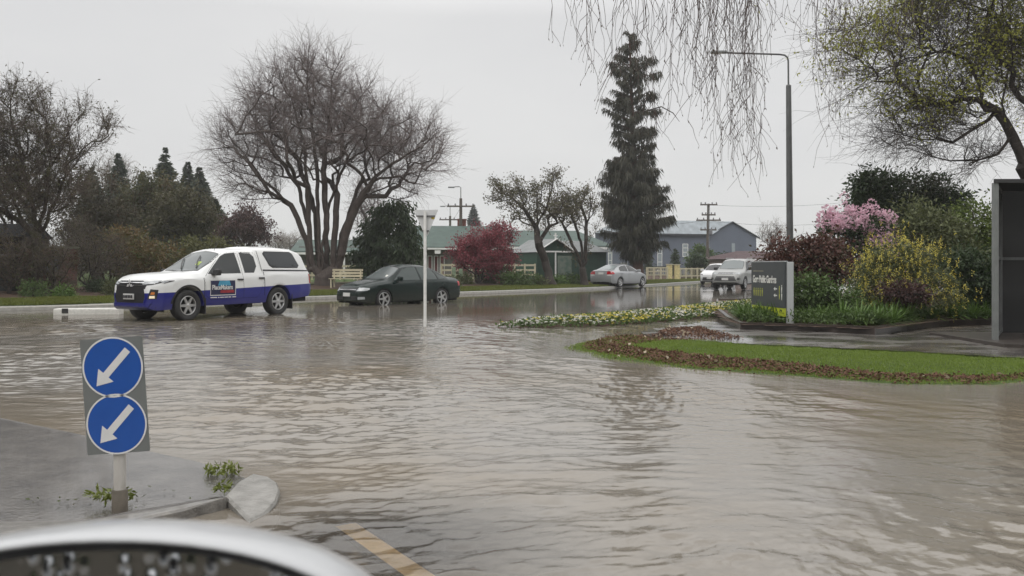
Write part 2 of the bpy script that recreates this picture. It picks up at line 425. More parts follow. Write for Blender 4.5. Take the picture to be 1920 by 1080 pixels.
# water sheet
rngW = np.random.default_rng(4)
def wave_set(n, ang, sp, lo, hi):
    lam = np.exp(rngW.uniform(math.log(lo), math.log(hi), n)); a = ang + rngW.normal(size=n) * sp
    return lam, np.cos(a) * 2 * PI / lam, np.sin(a) * 2 * PI / lam, rngW.random(n) * 2 * PI
WA = wave_set(96, PI / 2, .62, .045, .8); WB = wave_set(96, .72, .48, .045, .75)
ISL_XY = [(-1.33, 4.93), (-1.64, 5.29), (-2.05, 5.65), (-2.52, 5.94), (-3.34, 6.6), (-5.4, 8.0), (-6.4, 7.0), (-4.0, 4.2), (-2.3, 4.05), (-1.98, 4.41), (-1.6, 4.75), (-1.4, 4.6)]
def wave_h(x, y, amp):
    wx = x + .5 * np.sin(.45 * y + .3 * x) + .12 * np.sin(1.1 * y - .7 * x + 1)
    wy = y + .45 * np.sin(.5 * x + 1.3) + .12 * np.sin(1.3 * x + .8 * y)
    out = []
    for lam, kx, ky, ph in (WA, WB):
        h = np.zeros(len(x))
        for l, a, b, p in zip(lam, kx, ky, ph): h += l * (l / .2) ** -.3 * np.sin(a * wx + b * wy + p)
        h *= SLOPE / math.sqrt(len(lam) / 2) / (2 * PI); out.append(h)
    m = smooth01((x + .8 + .15 * (y - 6)) / 3.2 + .25 * np.sin(.8 * y)); h = out[0] * (1 - m) + out[1] * m
    gust = .72 + .5 * np.sin(.75 * x + .9 * np.sin(.6 * y)) * np.sin(.63 * y + .6 * np.sin(.7 * x))
    slack = 1 - .94 * smooth01((y - 16) / 10)
    calm = smooth01(edge_dist(ISL_XY, x, y) / .5) * (~inside(ISL_XY, x, y)) * .92 + .08
    calm *= smooth01((edge_dist(LAWN, x, y) + .1) / 1.2) * (~inside(LAWN, x, y)) * .85 + .15
    return h * gust * slack * calm - .004
SLOPE = .18
struct(grid_sheet('flood_water', np.concatenate([np.linspace(-45, -15, 31)[:-1], np.arange(-15, -7, .06), np.arange(-7, -3.6, .03), np.arange(-3.6, 4.6, .018), np.arange(4.6, 7, .03), np.arange(7, 12, .06), np.linspace(12, 30, 19)]), np.concatenate([np.linspace(-8, 2.4, 12), np.arange(2.5, 3.4, .08), np.arange(3.4, 7.5, .018), np.arange(7.5, 10, .026), np.arange(10, 14, .045), np.arange(14, 26, .07), np.linspace(26, 62, 37)]), lambda x, y: np.where((np.abs(x + 1.5) < 14) & (y > 2.4) & (y < 27), wave_h(x, y, WAMP), 0.0), M_water, keep=lambda x, y: kerb_side(x, y) < -.1))

# dashed yellow line under the water
mb = MB(); mb.cur = 0
a, b = G(648, 985, -.1), G(778, 1075, -.1)
def line_quad(p, q, w, z):
    d = (q - p).normalized(); n = Vector((-d.y, d.x, 0)) * w / 2
    return [Vector((v.x, v.y, z)) for v in (p - n, p + n, q + n, q - n)]
d = (b - a)
V = line_quad(a, a + d * 1.9, .115, 0)
V = [(v.x, v.y, float(road_z(v.x, v.y)[0]) + .012) for v in V]
mb.add(V, [[0, 1, 2, 3]])
M_yellow = mat('yellow_road_paint', (.80, .60, .27), .5, .12, 30)
struct(mb.build('road_marking', M_yellow))

# --- near traffic island the keep-left sign stands on
isl = [G(522, 918), G(455, 893), G(380, 868), G(280, 846), G(150, 815), G(-120, 760), G(-500, 800), G(-420, 985), G(60, 1010), G(240, 972), G(420, 938), G(478, 955)]
mb = MB()
n = len(isl); top = []; c = sum(isl, Vector()) / n
inn = [p + (c - p).normalized() * .10 for p in isl]
hz = [.0, .0, .006, .006, .006, .006, .006, .01, .03, .03, .02, .0]
V = [(p.x, p.y, -.12) for p in isl] + [(p.x, p.y, h - .012) for p, h in zip(isl, hz)] + [(p.x * .8 + q.x * .2, p.y * .8 + q.y * .2, h) for p, q, h in zip(isl, inn, hz)] + [(p.x, p.y, min(h, .003)) for p, h in zip(inn, hz)]
mb.add(V, [[r * n + i, r * n + (i + 1) % n, (r + 1) * n + (i + 1) % n, (r + 1) * n + i] for r in range(3) for i in range(n)])
mb.add(V[3 * n:], [list(range(n))])
M_isl = mat('wet_island_concrete', (.045, .04, .036), .22, .4, 4, .35, 30, coat=.35, c2=(.12, .11, .098))
struct(mb.build('traffic_island_pavement', M_isl))
# kerb along the near side, and the pale nose block at its tip
kp = [G(-420, 1010, .05), G(60, 1003, .05), G(250, 974, .05), G(345, 954, .055), G(418, 934, .06)]
kb = [Vector((.05, .34, 0)), Vector((.05, .34, 0)), Vector((.05, .34, 0)), Vector((.05, .34, 0)), Vector((.02, .08, 0))]
mb = MB(); V = []
for p, q in zip(kp, kb): V += [(p.x, p.y - .012, -.12), (p.x, p.y, p.z - .012), (p.x + q.x * .05, p.y + q.y * .05, p.z), (p.x + q.x * .45, p.y + q.y * .45, p.z - .004), (p.x + q.x, p.y + q.y, .017)]
mb.add(V, [[r * 5 + c, r * 5 + c + 1, r * 5 + 6 + c, r * 5 + 5 + c] for r in range(4) for c in range(4)]); mb.add(V[-5:], [[0, 1, 2, 3, 4]])
struct(mb.build('island_kerb', mat('grey_kerb_concrete', (.17, .16, .145), .4, .35, 14, .4, 70, coat=.4)))
npx = [(421, 936), (446, 914), (474, 898), (503, 904), (519, 912), (525, 922), (517, 938), (496, 955), (468, 968)]
pa, pb = G(447, 915, .06), G(500, 955, .012)
ax_ = (pb - pa).xy; ntop = []
for q in npx:
    p = G(*q, .03); u = min(1.15, max(-.15, (p.xy - pa.xy).dot(ax_) / ax_.length_squared)); ntop.append(Vector((p.x, p.y, .062 - .05 * u)))
mb = MB(); n = len(ntop); c = sum(ntop, Vector()) / n; inn2 = [p.lerp(c, .09) for p in ntop]
V = [(p.x, p.y, -.1) for p in ntop] + [(p.x, p.y, p.z - .014) for p in ntop] + [tuple(p) for p in inn2]
mb.add(V, [[r * n + k, r * n + (k + 1) % n, r * n + n + (k + 1) % n, r * n + n + k] for r in range(2) for k in range(n)] + [list(range(2 * n, 3 * n))])
M_nose = mat('worn_white_concrete', (.15, .145, .13), .45, .2, 9, .5, 60, c2=(.30, .29, .27))
nose = mb.build('island_kerb_nose', M_nose)
tag(nose, 'pale rounded concrete kerb nose at the tip of the flooded traffic island', 'kerb block')

WRACK_OUT = [G(1092, 654), G(1150, 668), G(1300, 690), G(1450, 701), G(1700, 720), G(1850, 720), G(1920, 713), G(2250, 716), G(2600, 700)]
WRACK_IN = [G(1178, 648), G(1215, 656), G(1350, 670), G(1500, 681), G(1640, 697), G(1800, 700), G(1920, 695), G(2250, 697), G(2600, 680)]
WRACK_IN = [WRACK_OUT[0].lerp(WRACK_IN[0], .8)] + [min(WRACK_OUT, key=lambda q: (q - p).length).lerp(p, .45) if 0 else Vector((p.x, p.y - (.38 if p.x > 2.2 else .12), 0)) for p in WRACK_IN[1:]]
HIGH = WRACK_OUT + [G(2350, 648), G(1920, 672), G(1700, 659), G(1400, 644), G(1240, 634), G(1175, 630), G(1110, 641)]
def lawn_z(x, y):
    dh = edge_dist(HIGH, x, y); ins = inside(HIGH, x, y)
    zin = .004 + .04 * smooth01(dh / 2.0)
    zout = .002 - .09 * smooth01(dh / .9) - .03 * smooth01((x - 1.6) / 1.4) * smooth01(dh / .15)
    wob = .006 * np.sin(x * 2.3 + y * 1.1) * np.sin(y * 3.1 - x)
    return np.where(ins, zin, zout) + wob
struct(grid_sheet('lawn', np.arange(.2, 14.5, .1), np.arange(8.0, 17.0, .1), lawn_z, M_turf, keep=lambda x, y: inside(LAWN, x, y)))
PATHP = [G(1205, 628), G(1250, 618), G(1330, 606), G(1362, 608, .02), G(1690, 630, .02), G(1860, 612, .02), G(2100, 606, .02), G(2500, 604, .02), G(2600, 660), G(1920, 674), G(1700, 661), G(1400, 646), G(1240, 634)]
def path_z(x, y): return .018 + .03 * smooth01(edge_dist(PATHP, x, y) / .6) + .01 * np.sin(x * 1.3 + y)
def path_mat():
    m, nt, out = new_mat('wet_path'); b = N(nt, 'ShaderNodeBsdfPrincipled'); nt.links.new(b.outputs[0], out.inputs[0])
    v = coords(nt); big = noise(nt, coords(nt, (.6, 1, 1), (0, 0, .2)), 1.3, 4); fine = noise(nt, v, 45, 5, .7)
    nt.links.new(mixc(nt, ramp(nt, big, [(.4, (0, 0, 0)), (.6, (1, 1, 1))]), ramp(nt, fine, [(.3, (.05, .045, .04)), (.7, (.11, .10, .09))]), ramp(nt, fine, [(.3, (.10, .092, .082)), (.7, (.19, .175, .16))])), b.inputs['Base Color'])
    nt.links.new(ramp(nt, big, [(.38, (.07, .07, .07)), (.62, (.38, .38, .38))]), b.inputs['Roughness']); setin(b, Specular_IOR_Level=.6, Coat_Weight=.35, Coat_Roughness=.12)
    nt.links.new(bumpn(nt, fine, .2, .008), b.inputs['Normal']); return m
M_path = path_mat()
struct(grid_sheet('path', np.arange(1.5, 26, .2), np.arange(11, 24, .2), path_z, M_path, keep=lambda x, y: inside(PATHP, x, y)))
# ------------------------------------------------------------------ trees
class Tree:
    """branches grown from traced limbs towards points spread through the crown; radii follow from how much each branch carries"""
    def __init__(s, seed, step=.4): s.rng = np.random.default_rng(seed); s.p = []; s.par = []; s.step = step
    def node(s, p, par): s.p.append(np.array(p, float)); s.par.append(par); return len(s.p) - 1
    def limb(s, pts, start=None, wob=.04):
        pts = [np.array(q, float) for q in pts]
        if start is None: cur = s.node(pts[0], -1)
        else: cur = int(np.argmin(np.linalg.norm(np.array(s.p) - pts[0], axis=1)))
        for a, b in zip(pts, pts[1:]):
            n = max(1, int(np.linalg.norm(b - a) / s.step))
            for t in np.linspace(0, 1, n + 1)[1:]:
                cur = s.node(a + (b - a) * t + s.rng.normal(size=3) * wob * s.step * (1 if t < 1 else .5), cur)
        return cur
    def grow(s, targets, bend=.45, up=0.0, wob=.12, maxlen=None, fan=.9):
        base = s.p[0]
        order = np.argsort(np.linalg.norm(targets - base, axis=1))
        cap = len(s.p) + len(targets) * 30 + 10
        A = np.zeros((cap, 3)); A[:len(s.p)] = np.array(s.p); lev = np.zeros(cap); lev[:len(s.p)] = [np.linalg.norm(q - base) for q in s.p]
        D = np.zeros((cap, 3)); D[:len(s.p)] = [unit(s.p[q] - s.p[s.par[q]]) if s.par[q] >= 0 else (0, 0, 1.) for q in range(len(s.p))]
        for i in order:
            t = targets[i]; n = len(s.p); d = np.linalg.norm(A[:n] - t, axis=1)
            cost = d + np.maximum(0, lev[:n] - np.linalg.norm(t - base)) * 1.5
            cost = cost + fan * d * (1 - ((t - A[:n]) * D[:n]).sum(1) / np.maximum(d, 1e-6))
            j = int(np.argmin(cost)); L = d[j]
            if L < s.step * .5 or (maxlen and L > maxlen): continue
            q = s.p[j]; pd = unit(q - s.p[s.par[j]]) if s.par[j] >= 0 else np.array([0, 0, 1.])
            ctrl = q + pd * L * bend + np.array([0, 0, up]) * L
            k = max(1, int(L / s.step)); cur = j
            for u in np.linspace(0, 1, k + 1)[1:]:
                x = q * (1 - u) ** 2 + ctrl * 2 * u * (1 - u) + t * u * u + s.rng.normal(size=3) * wob * s.step
                cur = s.node(x, cur); A[cur] = s.p[cur]; D[cur] = unit(s.p[cur] - s.p[s.par[cur]]); lev[cur] = np.linalg.norm(x - base)
        return s
    def radii(s, base_r, tip_r=.008, e=.5, stem_n=None):
        n = len(s.p); par = np.array(s.par); cnt = np.zeros(n); kids = np.zeros(n, int)
        for i in range(n - 1, 0, -1):
            if par[i] >= 0: kids[par[i]] += 1
        cnt[kids == 0] = 1
        for i in range(n - 1, -1, -1):
            cnt[i] = max(cnt[i], 1)
            if par[i] >= 0: cnt[par[i]] += cnt[i]
        roots = par < 0
        s.cnt = cnt; tot = cnt[roots].max()
        e = math.log(base_r / tip_r) / math.log(max(3, tot)); s.tip = tip_r
        s.r = tip_r * cnt ** e
        s.P = np.array(s.p); s.parr = par; s.kids = kids
        d = np.zeros((n, 3)); ok = par >= 0
        d[ok] = unit(s.P[ok] - s.P[par[ok]])
        main = np.full(n, -1)
        for i in range(n):
            if par[i] >= 0 and (main[par[i]] < 0 or cnt[i] > cnt[main[par[i]]]): main[par[i]] = i
        m = main >= 0
        ch = np.zeros((n, 3)); ch[m] = unit(s.P[main[m]] - s.P[m.nonzero()[0]])
        s.dir = unit(d + ch); s.seg = d; s.main = main
        return s
    def wood(s, sides=6, flare=None):
        i = np.nonzero(s.parr >= 0)[0]; p = s.parr[i]; ismain = s.main[p] == i
        r0 = np.where(ismain, s.r[p], np.minimum(s.r[p], s.r[i] * 1.15)); d0 = np.where(ismain[:, None], s.dir[p], s.seg[i])
        if flare:
            z = s.P[:, 2] - s.P[0, 2]; s.r = s.r * (1 + flare * np.exp(-np.maximum(z, 0) / .35))
            r0 = np.where(ismain, s.r[p], np.minimum(s.r[p], s.r[i] * 1.15))
        V, Fc = [], []; o = 0
        thick = s.r[i] > .03
        for sel, k in ((thick, sides), (~thick, 4)):
            v, f = prisms(s.P[p[sel]], s.P[i[sel]], r0[sel], s.r[i][sel], k, d0[sel], s.dir[i][sel])
            V.append(v); Fc.append(f + o); o += len(v)
        return np.concatenate(V), np.concatenate(Fc)
    def twigs(s, per=3, length=.7, rmax=.03, r=.006, bias=.6, up=.25, grav=0.0, segs=3, side=2, side_len=.5, spread=.8, out=None):
        """fine twigs from every thin branch node -> p0, p1, r0, r1, tips, tip directions"""
        rng = s.rng; idx = np.nonzero((s.r < s.tip * 2.7) & (s.parr >= 0))[0]; idx = np.repeat(idx, per); n = len(idx)
        p = s.P[idx] + (s.P[s.parr[idx]] - s.P[idx]) * rng.random((n, 1)); d = unit(s.dir[idx] * bias + rng.normal(size=(n, 3)) * spread * .6 + np.array([0, 0, up]))
        L = length * (.5 + rng.random(n)); S0, S1, R0, R1 = [], [], [], []; tp, td = [], []
        def run(p, d, L, r, segs, lvl):
            n = len(p)
            for j in range(segs):
                q = p + d * (L / segs)[:, None]
                S0.append(p); S1.append(q); R0.append(r * (1 - j / segs * .6)); R1.append(r * (1 - (j + 1) / segs * .6))
                d = unit(d + rng.normal(size=(n, 3)) * .22 + np.array([0, 0, grav]))
                if lvl < 1 and side:
                    for _ in range(side):
                        m = rng.random(n) < .75
                        run(q[m], unit(d[m] + rng.normal(size=(m.sum(), 3)) * .55), L[m] * side_len * (.5 + rng.random(m.sum())), r[m] * .6, 2, lvl + 1)
                p = q
            tp.append(p); td.append(d)
        run(p, d, L, np.full(n, r), segs, 0)
        return [np.concatenate(a) for a in (S0, S1, R0, R1, tp, td)]
def tree_obj(name, label, cat, t, barkm, crown_parts, crown_mats, group=None, sides=7, flare=.5, crown_name='crown'):
    base = Vector(t.P[0]); root = thing(name, label, cat, base, 0, group); b = np.array(base)
    v, f = t.wood(sides, flare); np_mesh('trunk', v - b, f, barkm, root, smooth=True)
    if crown_parts:
        v, f, mi = join(crown_parts); np_mesh(crown_name, v - b, f, crown_mats, root, mi)
    return root
def near(px, py, Y, dy=0): return tuple(P(px, py, Y + dy))

M_bark_grey = bark('grey_brown_bark', (.078, .062, .054)); M_bark_dark = bark('dark_wet_bark', (.045, .036, .03)); M_bark_red = bark('reddish_bark', (.085, .045, .034))
M_bark_moss = bark('mossy_bark', (.05, .038, .03), (.06, .058, .026))
M_twig_purple = mat('purple_brown_twigs', (.165, .132, .124), .7, .3, 3)
M_twig_brown = mat('brown_twigs', (.10, .076, .058), .7, .3, 3)
M_twig_dark = mat('dark_twigs', (.05, .038, .03), .7, .3, 3)

# ---- big bare multi-stemmed tree behind the cars
Yt = 42.0; t = Tree(5, .34); R = t.rng
bx = GP(607, Yt); b0 = (bx.x, bx.y, bx.z - .05)
t.limb([b0, near(608, 505, Yt)])
stems = [
 [(590, 520), (583, 470), (578, 380), (572, 280), (545, 180), (520, 120)],
 [(600, 520), (598, 440), (595, 330), (585, 230), (575, 140), (580, 85)],
 [(612, 520), (612, 430), (606, 320), (618, 220), (622, 150), (640, 105)],
 [(622, 520), (628, 440), (632, 350), (640, 260), (670, 190), (700, 150)],
 [(604, 520), (606, 450), (618, 380), (648, 300), (690, 240), (735, 190)],
 [(630, 515), (645, 450), (668, 385), (705, 330), (770, 285), (815, 255)],
 [(628, 515), (640, 440), (665, 370), (690, 300), (730, 240), (780, 215)],
 [(582, 520), (575, 450), (545, 385), (500, 345), (465, 300), (430, 255)],
 [(588, 520), (582, 440), (560, 350), (525, 300), (480, 235), (455, 180)],
 [(598, 500), (592, 400), (560, 300), (510, 240), (470, 190), (450, 150)],
 [(515, 352), (480, 330), (440, 320), (410, 300)], [(700, 335), (750, 330), (800, 320), (835, 320)],
]
for k, s in enumerate(stems):
    dz = R.normal() * .5; pts = [near(x, y, Yt, dz * 3.2 * i / len(s) + (0 if i else R.normal() * .15)) for i, (x, y) in enumerate(s)]
    t.limb(pts, 0, .08)
blobs = [pblob(575, 205, 112, 100, Yt), pblob(500, 205, 45, 70, Yt), pblob(660, 235, 95, 85, Yt), pblob(590, 145, 70, 50, Yt), pblob(480, 270, 85, 65, Yt), pblob(755, 275, 90, 70, Yt), pblob(600, 260, 170, 90, Yt), pblob(440, 290, 45, 55, Yt), pblob(800, 290, 42, 45, Yt), pblob(480, 350, 70, 40, Yt), pblob(740, 340, 70, 35, Yt)]
tg, _ = in_blob(R, blobs, 1500, .42); t.grow(tg, .28, .04, .09)
t.radii(.44, .015)
a = t.twigs(4, .95, .05, .0085, .8, .26, .0, 3, 2, .55, .7)
sh = prisms(a[0], a[1], a[2], a[3], 3)
tree_obj('bare_tree', 'big bare multi-stemmed tree with a wide purple-brown twig crown behind the dark sedan', 'tree', t, M_bark_grey, [(sh[0], sh[1], 0)], [M_twig_purple], sides=9, flare=.12)

# ---- large mossy tree at the left edge
Yl = 31.0; t = Tree(8, .28); R = t.rng; bx = GP(72, Yl)
t.limb([(bx.x, bx.y, bx.z - .05), near(71, 500, Yl), near(68, 440, Yl)])
for s in ([(68, 440), (40, 415), (5, 395), (-40, 385), (-90, 340)], [(68, 440), (60, 380), (40, 300), (20, 220), (25, 160)], [(68, 440), (85, 380), (95, 300), (85, 230), (75, 170)],
          [(70, 445), (100, 385), (125, 320), (130, 260), (120, 200)], [(120, 330), (150, 295), (165, 282), (182, 262), (197, 225)], [(165, 282), (188, 268), (205, 262)], [(150, 295), (145, 240), (150, 200)],
          [(60, 380), (20, 330), (-20, 260), (-40, 180)], [(68, 440), (95, 400), (130, 370), (160, 360)]):
    dz = R.normal() * .6; t.limb([near(x, y, Yl, dz * 2.5 * i / len(s)) for i, (x, y) in enumerate(s)], 0, .12)
blobs = [pblob(20, 250, 90, 95, Yl), pblob(90, 290, 65, 85, Yl), pblob(-60, 280, 90, 130, Yl), pblob(130, 330, 50, 55, Yl), pblob(40, 360, 110, 50, Yl), pblob(60, 190, 45, 35, Yl), pblob(15, 170, 30, 28, Yl), pblob(195, 240, 22, 28, Yl, k=1.5), pblob(40, 290, 85, 95, Yl, 1.0), pblob(150, 205, 16, 28, Yl, k=1.5)]
tg, _ = in_blob(R, blobs, 950, .55); t.grow(tg, .45, .08, .2); t.radii(.18, .011)
a = t.twigs(5, .46, .035, .008, .6, .5, .03, 3, 2, .55, .9)
sh = prisms(a[0], a[1], a[2], a[3], 3)
k = R.random(len(a[4])) < .34; lf = cards(a[4][k], rdirs(R, k.sum()) + np.array([0, 0, -.3]), .07 + .06 * R.random(k.sum()), .04, R)
M_rust = leaf_mat('rusty_old_leaves', [(.05, .035, .02), (.10, .055, .025), (.11, .08, .03), (.07, .075, .03)], .8)
tree_obj('mossy_tree', 'large dark mossy tree with upright tufted twigs at the left edge of the street', 'tree', t, M_bark_moss, [(sh[0], sh[1], 0), (lf[0], lf[1], 1)], [M_twig_brown, M_rust])

# ---- generic builders
def small_tree(name, label, cat, px, Y, trunk, blobs, nt, barkm, twigm, seed, base_r=.14, leaf=None, leaf_n=0, leaf_sz=.08, tw=(3, .45, .03, .007, .6, .35), group=None, step=.3, crown='crown', droop=0.0, base=None):
    t = Tree(seed, step); R = t.rng; bx = base or GP(px, Y)
    first = True
    for s in trunk:
        pts = [near(x, y, Y, R.normal() * .25 * i) for i, (x, y) in enumerate(s)]
        if first: pts[0] = (bx.x, bx.y, bx.z - .06)
        t.limb(pts, None if first else 0, .1); first = False
    tg, _ = in_blob(R, blobs, nt, .45); t.grow(tg, .4, .06, .18); t.radii(base_r, tw[3] * 1.5)
    a = t.twigs(tw[0], tw[1], tw[2], tw[3], tw[4], tw[5], -droop, 3, 2, .5, .85)
    parts = [(*prisms(a[0], a[1], a[2], a[3], 3), 0)]; mats = [twigm]
    if leaf:
        k = R.integers(0, len(a[4]), leaf_n); c = a[4][k] + R.normal(size=(leaf_n, 3)) * leaf_sz * .9
        parts.append((*cards(c, rdirs(R, leaf_n) + np.array([0, 0, -.4]), leaf_sz * (.6 + .8 * R.random(leaf_n)), leaf_sz * .6, R), 1)); mats.append(leaf)
    return tree_obj(name, label, cat, t, barkm, parts, mats, group, crown_name=crown)
def bush(name, label, cat, base, blobs, leafm, seed, n_clump=60, per=90, sigma=.16, leaf=(.09, .05), stems=9, stemm=None, twig=0, flower=None, group=None, droop=.25, aspect=None, stem_r=.03, shell=.35, radial=.8):
    """leafy shrub: stems rising from the base, leaf clumps spread through the crown"""
    R = np.random.default_rng(seed); root = thing(name, label, cat, base, 0, group); b = np.array(base, float)
    cc, dd = in_blob(R, blobs, n_clump, shell); cc[:, 2] = np.maximum(cc[:, 2], b[2] + .08)
    t = Tree(seed + 1, .25)
    t.limb([b - [0, 0, .06], b + [0, 0, .12]]); t.grow(cc[R.permutation(len(cc))[:min(len(cc), stems * 8)]], .5, .1, .15); t.radii(stem_r * 2, .008, .42)
    v, f = t.wood(6, .3); parts_tr = [(v, f, 0)]
    a = t.twigs(2, .3, .03, .005, .6, .3, 0, 2, 1, .5, .9); v2, f2 = prisms(a[0], a[1], a[2], a[3], 3); parts_tr.append((v2, f2, 0))
    v, f, mi = join(parts_tr); np_mesh('stems', v - b, f, stemm or M_bark_dark, root)
    n = n_clump * per; k = np.repeat(np.arange(n_clump), per)
    sg = sigma * (.6 + .8 * R.random(n_clump))[k][:, None]
    c = cc[k] + R.normal(size=(n, 3)) * sg * np.array([1, 1, .75])
    c[:, 2] = np.maximum(c[:, 2], b[2] + .03)
    d = unit(c - cc[k] + dd[k] * .2) * radial + rdirs(R, n) * .7 + np.array([0, 0, -droop])
    sc = .6 + .8 * R.random(n)
    v, f = cards(c, d, leaf[0] * sc, leaf[1] * sc, R)
    np_mesh('foliage', v - b, f, leafm, root)
    return root, cc, dd, R
def conifer(name, label, cat, base, h, rad, leafm, seed, group=None, n_br=150, droop=.25, cone=1.0, low=.06, card=(.45, .16), per=26, dens=2):
    R = np.random.default_rng(seed); root = thing(name, label, cat, base, 0, group); n_br = int(n_br * 1.9); card = (card[0] * .7, card[1] * .6)
    mb = MB(); mb.tube([(0, 0, -.1), (0, 0, h * .5), (R.normal() * .05, 0, h * .98)], [h * .014 + .05, h * .009 + .03, .015], 7); mb.build('trunk', M_bark_dark, root)
    t = low + (1 - low) * R.random(n_br) ** .9; az = R.random(n_br) * 2 * PI
    L = rad * ((1 - t) ** cone * .99 + .01) * (.65 + .5 * R.random(n_br))
    d = np.stack([np.cos(az), np.sin(az), np.zeros(n_br)], 1); o = np.stack([np.zeros(n_br), np.zeros(n_br), t * h], 1)
    k = np.repeat(np.arange(n_br), per); u = R.random(n_br * per) ** .7
    c = o[k] + d[k] * (L[k] * u)[:, None] + R.normal(size=(len(k), 3)) * (.12 * np.minimum(1, 3 * (1 - t[k])))[:, None]; c[:, 2] -= droop * L[k] * u ** 1.6 - .12 * L[k] * u
    side = np.stack([-d[k][:, 1], d[k][:, 0], np.zeros(len(k))], 1) * R.normal(size=(len(k), 1))
    dr = d[k] * .6 + side * .7 + np.array([0, 0, -.15]) + rdirs(R, len(k)) * .35
    sc = (.6 + .7 * R.random(len(k))) * (.35 + .65 * np.minimum(1, 5 * (1 - t[k])))
    v, f = cards(c, dr, card[0] * sc, card[1] * sc, R)
    e = o + d * L[:, None] + np.stack([0 * L, 0 * L, -(droop - .12) * L], 1)
    v2, f2 = prisms(o, e, np.full(n_br, .03), np.full(n_br, .01), 3)
    v, f, mi = join([(v, f, 0), (v2, f2, 1)]); np_mesh('crown', v, f, [leafm, M_bark_dark], root, mi)
    return root
# ------------------------------------------------------------------ the other trees
L_dark = leaf_mat('dark_evergreen_leaves', [(.012, .022, .012), (.022, .042, .018), (.045, .07, .028)], 1.4)
L_conif = leaf_mat('conifer_needles', [(.02, .028, .02), (.036, .05, .032), (.06, .075, .048)], .5, trans=.1)  # needle greens lightened, so some distance haze sits in the colour
L_weep = leaf_mat('weeping_cypress_needles', [(.013, .014, .009), (.026, .028, .016), (.048, .046, .028)], .6, trans=.1)
L_green = leaf_mat('mid_green_leaves', [(.025, .05, .014), (.05, .09, .022), (.09, .14, .04)], 1.5)
L_lime = leaf_mat('fresh_green_leaves', [(.05, .08, .015), (.09, .14, .025), (.15, .2, .04)], 1.5)
L_olive = leaf_mat('olive_leaves', [(.04, .055, .022), (.07, .088, .034), (.115, .13, .055)], 1.4)
L_maroon = leaf_mat('maroon_blossom', [(.10, .018, .028), (.20, .035, .055), (.30, .07, .09)], 1.5, trans=.3)
L_purple = leaf_mat('purple_leaves', [(.04, .018, .02), (.065, .03, .03), (.09, .05, .045)], 1.0)
L_brownred = leaf_mat('bronze_leaves', [(.035, .022, .018), (.07, .035, .028), (.075, .07, .035), (.11, .05, .04)], 2.0)
L_orange = leaf_mat('green_and_orange_leaves', [(.03, .055, .014), (.06, .095, .024), (.10, .125, .034), (.15, .10, .04)], 1.3)
L_flax = leaf_mat('strappy_leaves', [(.03, .07, .012), (.06, .13, .02), (.12, .2, .045)], 2.0, rough=.35)
L_pink = leaf_mat('pink_petals', [(.42, .16, .24), (.62, .32, .42), (.72, .5, .58)], 2.5, trans=.35)
L_yellow = leaf_mat('yellow_petals', [(.40, .30, .02), (.58, .46, .05), (.68, .6, .14)], 2.5, trans=.3)
L_buds = leaf_mat('spring_leaves', [(.15, .18, .022), (.25, .28, .04), (.34, .35, .07)], 1.0, trans=.55)

# weeping cypress: a ragged column hung with drooping sprays
Yw = 60.0; base = GP(1196, Yw); root = thing('weeping_cypress', 'tall ragged weeping cypress with bare trunk foot in front of the blue hall', 'tree', base)
R = np.random.default_rng(21); s = Yw / F
prof = [(57, 8), (80, 24), (108, 46), (125, 52), (142, 36), (165, 47), (200, 52), (216, 36), (240, 50), (275, 40), (300, 48), (330, 58), (370, 68), (410, 66), (440, 58), (465, 42), (480, 22)]
def half_w(py): return float(np.interp(py, [p[0] for p in prof], [p[1] for p in prof])) * s
top = P(1180, 57, Yw).z - base.z
lean = (1180 - 1196) * s
def axis(z): return np.array([lean * min(1, z / top), 0, z])
mb = MB()
for k in range(4):
    a = k * PI / 2 + .4; o = Vector((math.cos(a) * .16, math.sin(a) * .16, 0))
    mb.tube([o * 1.7 + Vector((0, 0, -.1)), o + Vector((0, 0, 1.0)), Vector(axis(3.5)) + o * .7, Vector(axis(9)) + o * .5, Vector(axis(top * .97)) + o * .2], [.32, .25, .2, .12, .03], 8)
mb.build('trunk', M_bark_red, root)
S0, S1, C, D, LN = [], [], [], [], []
nb = 380
for i in range(nb):
    py = 57 + (482 - 57) * ((i + R.random()) / nb) ** .85
    z = base.z * 0 + (P(0, py, Yw).z - base.z); hw = half_w(py); az = R.random() * 2 * PI
    upper = py < 285
    if py < 300 and math.sin(z * 2.3 + 2 * az) + .6 * math.sin(z * 5.1 - az) > .55: continue
    L = hw * (R.random() ** (.35 if upper else .45)) * np.clip(1.0 + .2 * R.normal(), .5, 1.22)
    d = np.array([math.cos(az), math.sin(az), 0]); o = axis(z - (.5 if upper else .25) * L)
    tip = axis(z) + d * L; S0.append(o); S1.append(tip)
    L = max(.15, L); m = int((62 if upper else 100) * (.5 + L / 1.6))
    u = (R.random(m) ** .6)[:, None]; c = o + (tip - o) * (u * .85 + .15) + R.normal(size=(m, 3)) * [.10, .10, .06]
    C.append(c); D.append(d * .35 * u + np.array([0, 0, -1]) + R.normal(size=(m, 3)) * .22); LN.append((.3 + .6 * R.random(m)) * (.62 if upper else 1.0))
